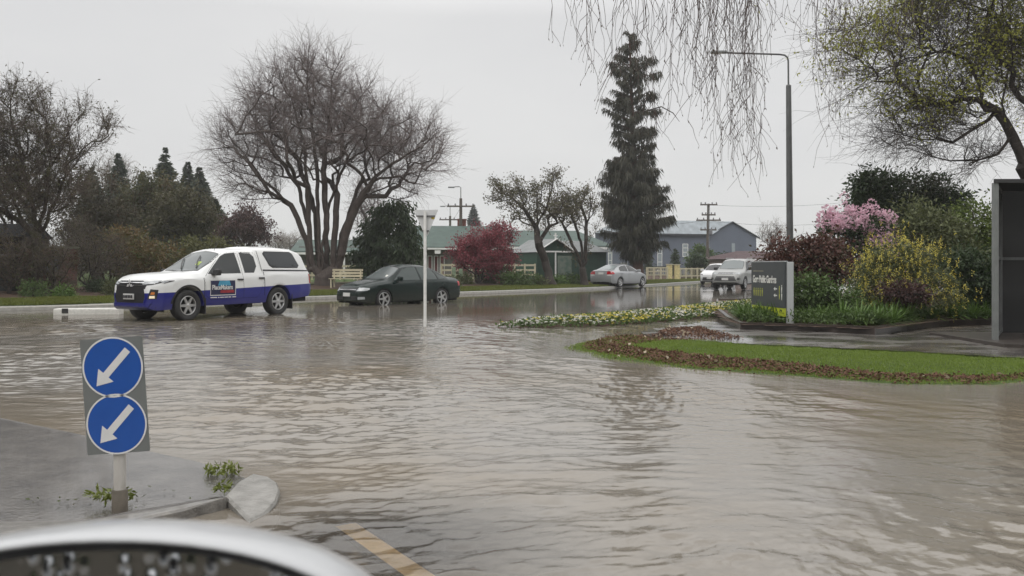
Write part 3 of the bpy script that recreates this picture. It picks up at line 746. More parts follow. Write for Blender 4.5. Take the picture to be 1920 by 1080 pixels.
# outlying tufts of the thin top
for px, py in ((1143, 118), (1150, 130), (1238, 135), (1232, 175), (1236, 205), (1152, 215), (1150, 245), (1228, 240), (1160, 185), (1225, 268), (1122, 335), (1127, 360), (1262, 378), (1255, 350), (1258, 410)):
    c0 = np.array(P(px, py, Yw + R.normal() * .4) - base); m = 130; S0.append(axis(c0[2] - .4)); S1.append(c0)
    u = R.random(m)[:, None]; C.append(c0 + (axis(c0[2] - .4) - c0) * u * .35 + R.normal(size=(m, 3)) * [.12, .12, .12]); D.append(np.array([0, 0, -1]) + R.normal(size=(m, 3)) * .3); LN.append(.3 + .5 * R.random(m))
C, D, LN = np.concatenate(C), np.concatenate(D), np.concatenate(LN)
lowest = P(0, 505, Yw).z - base.z
LN = np.minimum(LN, np.maximum(.15, C[:, 2] - lowest))
v1, f1 = cards(C, D, LN, .06, R, .35)
v2, f2 = prisms(np.array(S0), np.array(S1), np.full(len(S0), .05), np.full(len(S0), .015), 4)
v, f, mi = join([(v1, f1, 0), (v2, f2, 1)]); np_mesh('crown', v, f, [L_weep, M_bark_red], root, mi)
mb = MB(); pts = [axis(11.8), Vector(P(1240, 200, Yw) - base), Vector(P(1262, 212, Yw) - base), Vector(P(1274, 228, Yw) - base)]
mb.tube([Vector(p) for p in pts], [.05, .045, .035, .012], 5); mb.build('dead_branch', M_bark_dark, root)

# dark weeping shrub behind the sedan
bush('weeping_evergreen', 'dome-shaped dark green weeping evergreen between the bare tree and the white triangle sign', 'tree', GP(728, 45), [pblob(727, 425, 52, 50, 45), pblob(722, 470, 60, 55, 45), pblob(695, 475, 32, 55, 45), pblob(762, 470, 26, 50, 45), pblob(700, 505, 45, 25, 45)], L_dark, 31, 120, 95, .22, (.26, .09), 6, None, droop=1.1, stem_r=.06, radial=.45)

# maroon blossom tree
Ym = 49.0
small_tree('maroon_blossom_tree', 'low spreading tree covered in deep maroon red blossom behind the road verge', 'tree', 897, Ym, [[(897, 530), (893, 505), (880, 485), (862, 470)], [(895, 510), (905, 490), (920, 462), (935, 440)], [(900, 500), (925, 490), (955, 480)], [(895, 505), (895, 470), (900, 440)]],
           [pblob(880, 475, 38, 32, Ym), pblob(925, 450, 42, 32, Ym), pblob(905, 485, 55, 28, Ym), pblob(955, 480, 22, 14, Ym), pblob(945, 428, 18, 12, Ym), pblob(868, 495, 20, 16, Ym)], 240, M_bark_dark, M_twig_dark, 41, .13, L_maroon, 15000, .115, (4, .32, .03, .007, .6, .3))

# two leaning half-bare trees by the green shed
M_bronze = leaf_mat('sparse_brown_leaves', [(.06, .045, .035), (.10, .075, .05), (.10, .095, .045)], 1.0)
Yn = 49.5
small_tree('leaning_tree', 'crooked brown tree leaning left over the green corrugated shed', 'tree', 1034, Yn, [[(1034, 524), (1022, 490), (1010, 455)], [(1010, 455), (1005, 425), (985, 395), (960, 370), (930, 355)], [(1010, 455), (1030, 425), (1060, 410), (1080, 395)], [(985, 395), (975, 360), (960, 335)], [(1005, 430), (1025, 390), (1035, 350), (1042, 320)]],
           [pblob(965, 365, 50, 32, Yn), pblob(935, 355, 28, 22, Yn), pblob(1030, 375, 40, 40, Yn), pblob(1040, 335, 22, 25, Yn), pblob(1000, 400, 50, 32, Yn), pblob(1050, 400, 35, 25, Yn)], 190, M_bark_dark, M_twig_brown, 43, .24, M_bronze, 5200, .12, (3, .35, .035, .009, .6, .4))
Yn = 50.5
small_tree('many_stemmed_tree', 'fan-shaped brown tree with many thin stems at the right end of the green shed', 'tree', 1096, Yn, [[(1096, 527), (1092, 505)], [(1092, 505), (1080, 470), (1060, 430), (1045, 405)], [(1093, 510), (1090, 460), (1078, 420), (1065, 390)], [(1095, 500), (1100, 450), (1098, 410), (1085, 375)], [(1097, 500), (1105, 455), (1120, 425), (1128, 400)], [(1090, 505), (1070, 470), (1050, 450)]],
           [pblob(1075, 380, 40, 32, Yn), pblob(1105, 395, 22, 40, Yn), pblob(1060, 400, 35, 30, Yn), pblob(1090, 365, 25, 20, Yn)], 170, M_bark_dark, M_twig_brown, 44, .20, M_bronze, 2600, .12, (3, .35, .035, .009, .6, .4))

# left background: conifers, rusty trees, hedges and bare shrubs
for px, ptop, Y, rad, sd, lab in ((222, 287, 78, 2.3, 1, 'pointed dark conifer standing alone behind the rust-brown trees'), (310, 276, 76, 2.2, 2, 'tallest dark conifer of the group behind the white pickup'), (352, 302, 80, 2.0, 3, 'narrow dark conifer between two others at the right of the conifer group'),
                              (374, 312, 77, 2.5, 4, 'broad dark conifer at the right end of the conifer group'), (268, 322, 82, 2.6, 5, 'blunt dark conifer low between the lone conifer and the tallest one'), (402, 372, 70, 2.4, 6, 'shorter dull conifer sloping down toward the purple tree'), (172, 312, 80, 2.5, 7, 'dark conifer half hidden by the mossy tree')):
    b = GP(px, Y); conifer('conifer', lab, 'tree', b, P(px, ptop, Y).z - b.z, rad * 1.2, L_conif, 100 + sd, 'conifers behind the gardens', 130, .3, .95, .08, (.75, .28), 30)
for k, (px, Y, blobs, lab) in enumerate((
    (25, 41, [(20, 350, 85, 60), (60, 400, 60, 45), (-40, 380, 60, 60)], 'dull brown tree standing behind the mossy tree at the left edge'),
    (285, 52, [(285, 375, 55, 45), (262, 400, 60, 50), (320, 390, 40, 45)], 'rust-brown half-bare tree in front of the conifers'),
    (345, 50, [(345, 400, 52, 42), (375, 415, 35, 32), (320, 425, 50, 32)], 'dull olive-brown tree with arching boughs above the pickup roof'),
    (180, 44, [(185, 385, 50, 60), (160, 420, 55, 50), (215, 420, 45, 45)], 'reddish-brown tangled tree beside the mossy tree'))):
    small_tree('brown_tree', lab, 'tree', px, Y, [[(px, 500), (px + 2, 460), (px - 3, 430)], [(px, 440), (px + 25, 410), (px + 45, 395)], [(px, 440), (px - 25, 405), (px - 40, 385)]], [pblob(*q, Y) for q in blobs], 170, M_bark_dark, M_twig_brown, 51 + k, .22,
               [leaf_mat('brown_leaves', [(.045, .028, .02), (.075, .045, .03), (.06, .055, .03)], .8), M_rust, leaf_mat('olive_brown_leaves', [(.035, .03, .016), (.06, .048, .024), (.075, .07, .03)], .8), leaf_mat('brown_leaves', [(.045, .028, .02), (.075, .045, .03), (.06, .055, .03)], .8)][k], (4500, 11000, 12000, 6500)[k], .15, (3, .5, .05, .010, .6, .2), step=.4)
small_tree('purple_tree', 'round dark purple-leaved tree low behind the pickup canopy', 'tree', 455, 66, [[(455, 490), (455, 450)], [(455, 455), (430, 425)], [(455, 455), (480, 425)]], [pblob(455, 430, 42, 32, 66), pblob(420, 440, 28, 22, 66), pblob(485, 440, 25, 25, 66), pblob(460, 412, 25, 18, 66)], 160, M_bark_dark, M_twig_purple, 61, .2, L_purple, 9000, .19, (3, .5, .05, .012, .6, .3), step=.4)
bush('rhododendron', 'dark green rhododendron tinged orange on top, left of the white pickup', 'shrub', GP(262, 37), [pblob(250, 475, 55, 40, 37), pblob(300, 490, 40, 30, 37), pblob(225, 450, 30, 22, 37), pblob(265, 515, 55, 28, 37)], L_orange, 71, 110, 75, .2, (.16, .055), 8)
bush('hedge_shrub', 'low bright green mounded shrub seen over the pickup bonnet', 'shrub', GP(390, 47), [pblob(385, 466, 45, 22, 47), pblob(420, 475, 40, 18, 47), pblob(360, 485, 45, 25, 47)], leaf_mat('yellow_green_leaves', [(.05, .06, .018), (.09, .10, .028), (.12, .12, .04)], 1.0), 72, 80, 60, .22, (.17, .08), 6)
for k, (px, Y, rx, py, lab) in enumerate(((165, 33.5, 45, 470, 'bare brown twiggy shrub right beside the brick wall'), (205, 35, 38, 478, 'bare twiggy shrub between the brick wall and the rhododendron'), (130, 36.5, 42, 440, 'bare brown shrub rising above the brick wall'), (18, 30.2, 44, 478, 'bare brown shrub before the dark entrance at the left edge'), (98, 30.6, 30, 490, 'thin bare shrub just right of the mossy trunk'))):
    small_tree('bare_shrub', lab, 'shrub', px, Y, [[(px, 552), (px, 542)], [(px, 545), (px - 18, 500), (px - 28, 460)], [(px, 545), (px + 15, 500), (px + 30, 465)], [(px, 545), (px + 2, 490), (px - 4, 450)], [(px, 545), (px + 25, 515), (px + 40, 490)]], [pblob(px, py, rx, 42, Y), pblob(px, py + 30, rx * .9, 35, Y)], 90, M_bark_dark, M_twig_brown, 81 + k, .06, M_rust, 900, .07, (4, .4, .04, .007, .7, .35), 'bare shrubs by the brick wall', .25)
for k, (px, py, Y, r, lab) in enumerate(((62, 566, 29.5, .42, 'neat round green bush at the foot of the mossy tree'), (118, 568, 29.6, .24, 'small pale green plant under the plaque on the brick wall'), (185, 545, 32.5, .38, 'dark green mound beside the pickup grille'), (212, 552, 31.5, .34, 'small olive shrub nearest the pickup bumper'))):
    b = GP(px, Y); bush('garden_bush', lab, 'shrub', b, [((b.x, b.y, b.z + r * .55), (r * 1.2, r, r * .75))], [L_green, L_flax, L_dark, L_olive][k], 90 + k, 40, 40, .1, (.08, .035), 5, None, group='small bushes on the left verge')

# planting along the far verge
vp = [(868, 538, 48, .45, L_olive), (915, 535, 50, .4, L_olive), (940, 520, 49.5, .75, L_olive), (962, 538, 47.5, .5, L_green), (985, 535, 48, .55, L_green), (925, 510, 50, .9, M_bronze), (1062, 527, 51.5, .45, L_dark), (1080, 530, 51, .4, L_green), (1045, 530, 50.6, .35, L_flax), (1010, 540, 48.6, .3, L_olive), (845, 545, 44, .35, L_olive)]
vl = ['olive tuft at the tail of the dark sedan', 'olive tuft under the maroon blossom tree', 'tall grey-green bush right of the maroon tree trunk', 'bright green low bush on the verge bed', 'wide green low bush in the middle of the verge bed', 'thin bronze bush under the maroon crown', 'dark green bush at the foot of the shed', 'green bush by the tail of the silver sedan', 'light green tuft beside the leaning trunk', 'small olive tuft on the mulch before the leaning tree', 'little olive tuft beside the sedan boot']
for k, (px, py, Y, r, lm) in enumerate(vp):
    b = GP(px, Y); bush('verge_bush', vl[k], 'shrub', b, [((b.x, b.y, b.z + r * .6), (r * 1.25, r, r * .7))], lm, 120 + k, 36, 34, .13, (.13, .05), 4, None, group='bushes in the far verge bed')
# clipped bush and columns before the blue hall
for k, (px, py, Y, rx, ry, lm, lab) in enumerate(((1314, 484, 82, 27, 26, L_green, 'large clipped round green bush before the blue hall'), (1306, 492, 76, 16, 13, L_dark, 'small dark clipped bush in front of the larger round one'), (1352, 492, 84, 14, 15, L_dark, 'dark rounded bush between the pole and the red roof'))):
    b = GP(px, Y); bush('clipped_bush', lab, 'shrub', b, [pblob(px, py, rx * .9, ry * .9, Y), pblob(px, py + 10, rx * .9, ry * .7, Y)], lm, 140 + k, 110, 40, .18, (.2, .1), 4, None, group='clipped bushes by the blue hall', shell=.25)
for k, (px, lab) in enumerate(((1216, 'slim dark column conifer beside the cypress trunk'), (1266, 'slim dark column conifer between the two tall hall windows'))):
    b = GP(px, 84); conifer('column_conifer', lab, 'tree', b, P(px, 466, 84).z - b.z, .42, L_dark, 150 + k, 'column conifers by the blue hall', 60, .0, .35, .02, (.3, .12), 14)
b = GP(888, 120); conifer('grey_conifer', 'small pointed grey conifer above the green roof between power pole and maroon tree', 'tree', b, P(888, 384, 120).z - b.z, 2.2, leaf_mat('grey_needles', [(.09, .10, .10), (.12, .13, .13), (.16, .17, .165)], .5), 155, None, 110, .2, .9, .05, (.8, .3), 26)
# distant bare trees and the far wood
M_twig_pale = mat('pale_twigs', (.22, .19, .165), .8, .2, 2)
for k, (px, py, Y, rx, ry, lab) in enumerate(((1448, 440, 120, 28, 24, 'pale bare tree far behind the lamp post'), (545, 455, 130, 30, 16, 'pale bare tree far off between pickup and big bare tree'), (520, 458, 125, 22, 14, 'pale low bare tree just over the pickup canopy'), (215, 330, 85, 42, 38, 'pale leafless tree behind the lone conifer'), (690, 385, 70, 32, 60, 'tall bare tree behind the big multi-stemmed one'), (1010, 445, 118, 30, 20, 'pale bare tree behind the green roof'))):
    small_tree('distant_bare_tree', lab, 'tree', px, Y, [[(px, 500), (px, py + ry * .6)], [(px, py + ry * .6), (px - rx * .4, py)], [(px, py + ry * .6), (px + rx * .4, py - ry * .2)]], [pblob(px, py, rx, ry, Y)], 130, M_bark_grey, M_twig_pale if k != 4 else M_twig_purple, 160 + k, .25, None, 0, 0, (3, .9, .06, .018, .6, .3), 'distant bare trees', .7)
R = np.random.default_rng(77); n = 52000
far_x = R.random(n) * 420 - 220; far_y = 175 + R.normal(size=n) * 10 + np.abs(far_x) * .05; hgt = (2.6 + 1.8 * np.sin(far_x * .06) + 1.4 * np.sin(far_x * .17 + 2)) * np.interp(far_x, [-150, -60, 60, 200], [2.0, 1.1, .9, 1.4])
c = np.stack([far_x, far_y, .4 + np.maximum(1.2, hgt) * R.random(n) ** .8], 1)
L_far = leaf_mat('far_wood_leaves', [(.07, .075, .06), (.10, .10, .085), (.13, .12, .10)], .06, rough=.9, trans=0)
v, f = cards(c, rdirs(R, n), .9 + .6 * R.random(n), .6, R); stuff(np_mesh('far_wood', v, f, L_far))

n = 54000; az = R.random(n) * PI * 1.5 + PI * .74; rr_ = 34 + R.normal(size=n) * 3; hgt = 6.5 + 2.5 * np.sin(az * 9) + 1.5 * np.sin(az * 23 + 1)  # unseen ring of leaves added round the camera as a dark reflector for the cars
c = np.stack([np.cos(az) * rr_, np.sin(az) * rr_, hgt * R.random(n) ** .9], 1); v, f = cards(c, rdirs(R, n), 1.0 + .7 * R.random(n), .75, R); stuff(np_mesh('unseen_reflector_wood', v, f, leaf_mat('reflector_wood_leaves', [(.03, .035, .02), (.05, .05, .03), (.075, .065, .045)], .1, rough=.9, trans=0)))

# ------------------------------------------------------------------ garden bed on the right
ZB = .16
def BP(px, Y): return Vector(((px - CX) / F * Y, Y, ZB))
BEDP = [G(1362, 606, .02), G(1388, 619, .02), G(1500, 622, .02), G(1640, 628, .02), G(1700, 617, .02), G(1780, 609, .02), G(1900, 604, .02), (16, 22), (18, 32), (7.2, 30), (5.6, 23.5)]
BEDP = [(p[0], p[1]) for p in BEDP]
struct(grid_sheet('garden_bed_soil', np.arange(4.4, 19, .2), np.arange(15.8, 34, .2), lambda x, y: ZB - .02 + .25 * smooth01((edge_dist(BEDP, x, y) - .3) / 3), M_soil, keep=lambda x, y: inside(BEDP, x, y)))
mb = MB(); n = len(BEDP); cx_, cy_ = sum(p[0] for p in BEDP) / n, sum(p[1] for p in BEDP) / n
V = []
for x, y in BEDP:
    d = Vector((cx_ - x, cy_ - y, 0)).normalized() * .11
    V += [(x, y, -.08), (x, y, ZB + .015), (x + d.x, y + d.y, ZB + .015), (x + d.x, y + d.y, -.08)]
mb.add(V, [[i * 4 + j, i * 4 + j + 1, ((i + 1) % n) * 4 + j + 1, ((i + 1) % n) * 4 + j] for i in range(n) for j in range(3)])
tag(mb.build('bed_edging', mat('dark_stained_edging', (.045, .03, .024), .35, .35, 4, .3, 50, coat=.4)), 'low dark brown edging round the planted garden bed', 'garden edging')

def flowering(res, petalm, n_cl, per, sig, sz, seed, up=.2, which=None, hang=0.0, name='blossom'):
    root, cc, dd, _ = res; R = np.random.default_rng(seed); b = np.array(root.location)
    ok = np.nonzero(which(cc, dd) if which else np.ones(len(cc), bool))[0]; k = R.choice(ok, n_cl)
    c0 = cc[k] + dd[k] * .12 + R.normal(size=(n_cl, 3)) * (.19 if hang else .12); c0[:, 2] += up * .3
    if hang:
        m = per; u = np.tile(np.arange(m) / m, n_cl)[:, None]; kk = np.repeat(np.arange(n_cl), m)
        c = c0[kk] + np.array([0, 0, -hang]) * u + R.normal(size=(n_cl * m, 3)) * sig
    else: kk = np.repeat(np.arange(n_cl), per); c = c0[kk] + rdirs(R, n_cl * per) * sig
    dr = c - c0[kk] + rdirs(R, len(c)) * .05
    v, f = cards(c, dr, sz * (.7 + .6 * R.random(len(c))), sz * .8, R); np_mesh(name, v - b, f, petalm, root)
front = lambda c, d: d[:, 1] < .45
bush('dark_holly', 'tall dark evergreen bush, left one above the pink rhododendron', 'shrub', BP(1640, 28), [pblob(1635, 350, 24, 30, 28), pblob(1642, 390, 34, 35, 28), pblob(1680, 365, 22, 30, 28), pblob(1620, 385, 16, 18, 28)], L_dark, 201, 110, 80, .2, (.13, .06), 7)
bush('dark_holly', 'broad dark evergreen bush, right one under the overhanging tree', 'shrub', BP(1745, 28.5), [pblob(1712, 355, 28, 36, 28.5), pblob(1765, 365, 40, 32, 28.5), pblob(1740, 400, 60, 40, 28.5), pblob(1800, 385, 22, 20, 28.5)], L_dark, 202, 140, 80, .2, (.13, .06), 7)
r = bush('pink_rhododendron', 'rhododendron loaded with pale pink flower trusses behind the garden sign', 'shrub', BP(1612, 22.5), [pblob(1610, 435, 62, 30, 22.5), pblob(1650, 455, 36, 35, 22.5), pblob(1570, 450, 40, 28, 22.5), pblob(1610, 480, 60, 40, 22.5)], L_dark, 203, 90, 60, .15, (.13, .045), 8)
flowering(r, L_pink, 210, 34, .085, .06, 204, .5, lambda c, d: (d[:, 2] > -.15) & (d[:, 1] < .6))
r2 = bush('bronze_shrub', 'rounded bronze-leaved shrub directly behind the garden sign', 'shrub', BP(1515, 20.5), [pblob(1505, 500, 60, 48, 20.5), pblob(1550, 495, 50, 50, 20.5), pblob(1465, 490, 34, 30, 20.5), pblob(1540, 465, 38, 26, 20.5), pblob(1450, 470, 22, 16, 20.5)], L_brownred, 205, 150, 80, .15, (.085, .045), 8)
bush('green_shrub', 'tall open grey-green shrub behind the yellow-flowered one', 'shrub', BP(1745, 22.5), [pblob(1740, 440, 62, 55, 22.5), pblob(1700, 410, 35, 30, 22.5), pblob(1780, 480, 50, 60, 22.5), pblob(1720, 480, 45, 45, 22.5)], L_olive, 206, 150, 75, .2, (.11, .045), 8)
bush('lime_shrub', 'fresh light green shrub beside the dark mesh shelter', 'shrub', BP(1830, 23), [pblob(1825, 425, 38, 45, 23), pblob(1815, 480, 36, 50, 23), pblob(1850, 470, 26, 60, 23)], leaf_mat('light_green_leaves', [(.035, .06, .014), (.07, .11, .022), (.12, .16, .035)], 1.5), 207, 120, 75, .17, (.09, .045), 7)
r = bush('yellow_shrub', 'shrub hung with yellow flower catkins in the middle of the garden bed', 'shrub', BP(1690, 19), [pblob(1660, 520, 55, 45, 19), pblob(1730, 510, 50, 45, 19), pblob(1690, 550, 80, 35, 19), pblob(1625, 550, 35, 28, 19), pblob(1760, 555, 35, 28, 19), pblob(1675, 485, 40, 22, 19)], L_olive, 208, 150, 80, .14, (.08, .03), 9)
flowering(r, L_yellow, 1250, 10, .012, .026, 209, .3, lambda c, d: d[:, 1] < .6, .095, 'catkins')
bush('low_green_shrub', 'low mid-green shrub close behind the right post of the garden sign', 'shrub', BP(1530, 18.4), [pblob(1525, 550, 42, 35, 18.4), pblob(1565, 565, 40, 28, 18.4), pblob(1500, 580, 28, 20, 18.4)], L_green, 210, 90, 70, .12, (.08, .035), 8)
bush('dark_low_shrub', 'dark purple-leaved low shrub under the yellow flowers', 'shrub', BP(1690, 18.2), [pblob(1688, 546, 34, 13, 18.2), pblob(1722, 552, 22, 11, 18.2)], L_purple, 211, 50, 60, .11, (.07, .03), 6)
bush('broadleaf_shrub', 'dark green broad-leaved shrub against the mesh shelter post', 'shrub', BP(1830, 19.6), [pblob(1825, 530, 36, 40, 19.6), pblob(1835, 570, 32, 32, 19.6), pblob(1800, 500, 26, 28, 19.6), pblob(1845, 500, 18, 30, 19.6)], L_dark, 212, 110, 65, .14, (.11, .04), 8)
# strap-leaved plants along the bed front
def strappy(seed, n=150, L=.62):
    R = np.random.default_rng(seed); az = R.random(n) * 2 * PI; el = .5 + .9 * R.random(n) ** .7; ln = L * (.55 + .6 * R.random(n))
    o = np.stack([np.cos(az) * .07 * R.random(n), np.sin(az) * .07 * R.random(n), np.zeros(n)], 1); h = np.stack([np.cos(az), np.sin(az), np.zeros(n)], 1)
    s_ = np.stack([-np.sin(az), np.cos(az), np.zeros(n)], 1); V = []
    for u in np.linspace(0, 1, 6):
        c = o + h * (ln * np.cos(el) * u * (1 + .35 * u))[:, None] + np.array([0, 0, 1.]) * (ln * (np.sin(el) * u - .75 * np.cos(el) * u * u))[:, None]
        c[:, 2] = np.maximum(c[:, 2], .01); wd = .013 * (1 - u ** 2.2) + .001
        V += [c + s_ * wd, c - s_ * wd]
    V = np.stack(V, 1).reshape(-1, 3); k = np.arange(5) * 2; fq = np.stack([k, k + 1, k + 3, k + 2], 1)
    return V, (np.arange(n)[:, None, None] * 12 + fq[None]).reshape(-1, 4)
v, f = strappy(5); sp0 = np_mesh('strappy_plant', v, f, L_flax); v, f = strappy(6, 120, .5); me2 = None
spots = [(1392, 18.6, .8, 'strap-leaved plant at the left corner of the bed edging'), (1412, 18.2, .85, 'strap-leaved plant under the left edge of the garden sign'), (1436, 18.0, .9, 'strap-leaved plant before the middle of the garden sign'), (1458, 17.7, .85, 'strap-leaved plant before the yellow foot of the garden sign'), (1474, 17.5, .6, 'small strap-leaved plant touching the sign post'),
         (1515, 17.6, .7, 'strap-leaved plant just right of the sign post'), (1545, 17.5, .85, 'strap-leaved plant spilling over the dark edging, second right of the sign post'), (1580, 17.3, 1.0, 'large strap-leaved plant spilling over the dark edging'), (1612, 17.0, 1.05, 'largest bright strap-leaved plant at the bed front'), (1645, 17.0, .9, 'strap-leaved plant at the front bend of the edging'),
         (1675, 17.4, .85, 'strap-leaved plant right of the front bend of the edging'), (1560, 18.4, .9, 'strap-leaved plant set back behind the edging under the low green shrub'), (1625, 18.0, .9, 'strap-leaved plant under the left end of the yellow shrub'), (1660, 18.0, 1.0, 'strap-leaved plant under the middle of the yellow shrub'), (1700, 18.1, .9, 'strap-leaved plant under the dark purple shrub'), (1745, 18.7, .9, 'strap-leaved plant right of the yellow shrub foot'), (1790, 19.0, 1.0, 'tall pale strap-leaved plant before the broad-leaved shrub'), (1825, 19.1, .9, 'strap-leaved plant left of the shelter post'), (1848, 19.2, .8, 'strap-leaved plant touching the shelter post')]
for k, (px, Y, sc, lab) in enumerate(spots):
    o = sp0 if k == 0 else sp0.copy()
    if k: col.objects.link(o)
    o.location = BP(px, Y) - Vector((0, 0, .02)); o.rotation_euler = (0, 0, k * 1.7); o.scale = (sc * 1.1, sc * 1.1, sc); tag(o, lab, 'plant', 'strap-leaved plants along the garden bed')
# shrub floor between them
R = np.random.default_rng(33); n = 30000; x = 4.5 + R.random(n) * 8; y = 16.4 + R.random(n) * 5; k = inside(BEDP, x, y) & (edge_dist(BEDP, x, y) > .18); x, y = x[k], y[k]
c = np.stack([x, y, ZB + .02 + .22 * R.random(len(x)) ** 1.5], 1); v, f = cards(c, rdirs(R, len(c)) + [0, 0, .6], .09, .03, R); stuff(np_mesh('ground_cover', v, f, L_green))

# flower bed: low leaves studded with yellow and white flowers
FB = [(-.35, 18.1), (.9, 18.15), (2.1, 18.5), (3.8, 20.2), (6.1, 23.0), (8.3, 27.3), (8.6, 30.2), (6.2, 26.9), (3.5, 22.8), (1.6, 20.2), (.3, 19.0)]
def fb_z(x, y): return -.02 + .08 * smooth01(edge_dist(FB, x, y) / .5)
struct(grid_sheet('flower_bed_soil', np.arange(-.6, 10, .15), np.arange(18, 34, .15), fb_z, M_soil, keep=lambda x, y: inside(FB, x, y)))
R = np.random.default_rng(34); n = 90000; x = -.6 + R.random(n) * 10.4; y = 18 + R.random(n) * 16; k = inside(FB, x, y); x, y = x[k], y[k]; z = fb_z(x, y)
tuft = .5 + .5 * np.sin(x * 7.3 + np.sin(y * 5.1) * 2) * np.sin(y * 6.7)
c = np.stack([x, y, z + .02 + (.07 + .07 * tuft) * R.random(len(x))], 1); v, f = cards(c, rdirs(R, len(c)) + [0, 0, .5], .085, .045, R); stuff(np_mesh('flower_bed_leaves', v, f, L_green))
n2 = 5200; k = R.integers(0, len(x), n2); xx, yy = x[k], y[k]; sel = R.random(n2)
white = sel < (.55 + .35 * np.sin(yy * 1.1 + xx * .8)); keepf = R.random(n2) < np.interp(edge_dist(FB, xx, yy), [0, .2, .5], [.25, .7, 1.0])
zt = fb_z(xx, yy) + .07 + .08 * R.random(n2)
def blooms(m, petals, sz):
    q = np.stack([xx[m], yy[m], zt[m]], 1); kk = np.repeat(np.arange(len(q)), petals); az = np.tile(np.arange(petals) * 2 * PI / petals, len(q)) + np.repeat(R.random(len(q)) * 6, petals)
    d = np.stack([np.cos(az), np.sin(az), .35 + .3 * R.random(len(az))], 1); return cards(q[kk], d, sz, sz * .8, R)
M_white = leaf_mat('white_petals', [(.55, .53, .46), (.7, .68, .62), (.78, .76, .72)], 3, trans=.3)
a = blooms(white & keepf, 5, .04); b_ = blooms(~white & keepf, 5, .042)
v, f, mi = join([(*a, 0), (*b_, 1)]); stuff(np_mesh('bedding_flowers', v, f, [M_white, L_yellow], None, mi))

# grass blades on the lawn, thin where it runs under water
R = np.random.default_rng(35); n = 230000; x = .2 + R.random(n) * 12; y = 8.2 + R.random(n) * 7.8
k = inside(LAWN, x, y); x, y = x[k], y[k]; ins = inside(HIGH, x, y); dh = edge_dist(HIGH, x, y)
patchy = np.sin(x * 2.1 + 1.3 * np.sin(y * 2.7)) * np.sin(y * 3.3 + x) > -.25
k = ins | ((R.random(len(x)) < .4 * np.exp(-dh / .3) * np.interp(x, [1.0, 2.0, 2.8], [2.0, 1.2, .4])) & (patchy | (dh < .12))); x, y, ins, dh = x[k], y[k], ins[k], dh[k]
z = lawn_z(x, y); n = len(x); L = np.where(ins, .03, .035) * (.6 + .8 * R.random(n)); L = np.where(ins, L, np.maximum(L, -z + .012 * R.random(n)))
d = R.normal(size=(n, 3)) * [.45, .45, .1] + [0, 0, 1.0]
v, f = cards(np.stack([x, y, z - .003], 1), d, L, .009, R, .35)
L_grass = leaf_mat('lawn_grass', [(.075, .125, .014), (.125, .185, .022), (.18, .25, .045)], 1.1, rough=.5, trans=.3)
stuff(np_mesh('grass', v, f, L_grass))
# verge grass along the far kerb
n = 90000; i = R.integers(8, 60, n); i = np.minimum(i, len(KC) - 2); t_ = R.random(n)[:, None]; dd_ = .2 + 2.5 * R.random(n)
c = KC[i] * (1 - t_) + KC[i + 1] * t_ + KN[i] * dd_[:, None]; c = np.column_stack([c, garden_z(dd_)]); d = R.normal(size=(n, 3)) * [.4, .4, .1] + [0, 0, 1.]
v, f = cards(c, d, .07 + .05 * R.random(n), .03, R, .35); stuff(np_mesh('verge_grass', v, f, leaf_mat('verge_grass_blades', [(.06, .085, .012), (.10, .125, .018), (.14, .16, .03)], .8)))
# bark chips washed up in a drift round the lawn, and a patch on the path
n = 110000; x = .8 + R.random(n) * 9.5; y = 9.2 + R.random(n) * 8.5
dO, dI = edge_dist(WRACK_OUT, x, y, False), edge_dist(WRACK_IN, x, y, False)
band = WRACK_OUT + WRACK_IN[::-1]; tongue = [G(1092, 654), G(1178, 650), G(1250, 640), G(1240, 630), G(1160, 630), G(1105, 642)]
pt = [G(1215, 640), G(1262, 612), G(1300, 610), G(1330, 625), G(1395, 640), G(1300, 640)]
wig = .06 * np.sin(x * 5 + y * 2) + .05 * np.sin(x * 11 - y * 7)
kA = inside(band, x, y) & (np.minimum(dO, dI) + wig > .03); kB = (inside(pt, x, y) | inside(tongue, x, y)) & (R.random(n) < .8)
stray = (np.minimum(dO, dI) < .25) & (R.random(n) < .02)
k = kA | kB | stray; x, y = x[k], y[k]; n = len(x); hump = np.where(kA[k], .05 * np.clip(np.minimum(dO, dI)[k] / .25, 0, 1), .02)
z = np.maximum(np.where(inside(LAWN, x, y), lawn_z(x, y), path_z(x, y)), 0) + .006 + hump * R.random(n)
v, f = cards(np.stack([x, y, z], 1), rdirs(R, n) * [1, 1, .45], .022 + .045 * R.random(n) ** 1.5, .012 + .018 * R.random(n), R, .5)
L_bark = leaf_mat('bark_chips', [(.018, .008, .006), (.045, .018, .012), (.08, .034, .022), (.15, .085, .058)], 4, rough=.8, trans=0, spec=.15)
stuff(np_mesh('bark_chip_litter', v, f, L_bark))
n = 60; k = R.integers(0, len(x), n); v, f = cards(np.stack([x[k], y[k], z[k] + .02], 1), rdirs(R, n), .07, .05, R); stuff(np_mesh('pale_leaf_litter', v, f, leaf_mat('pale_dead_leaves', [(.3, .22, .12), (.45, .38, .28)], 3)))
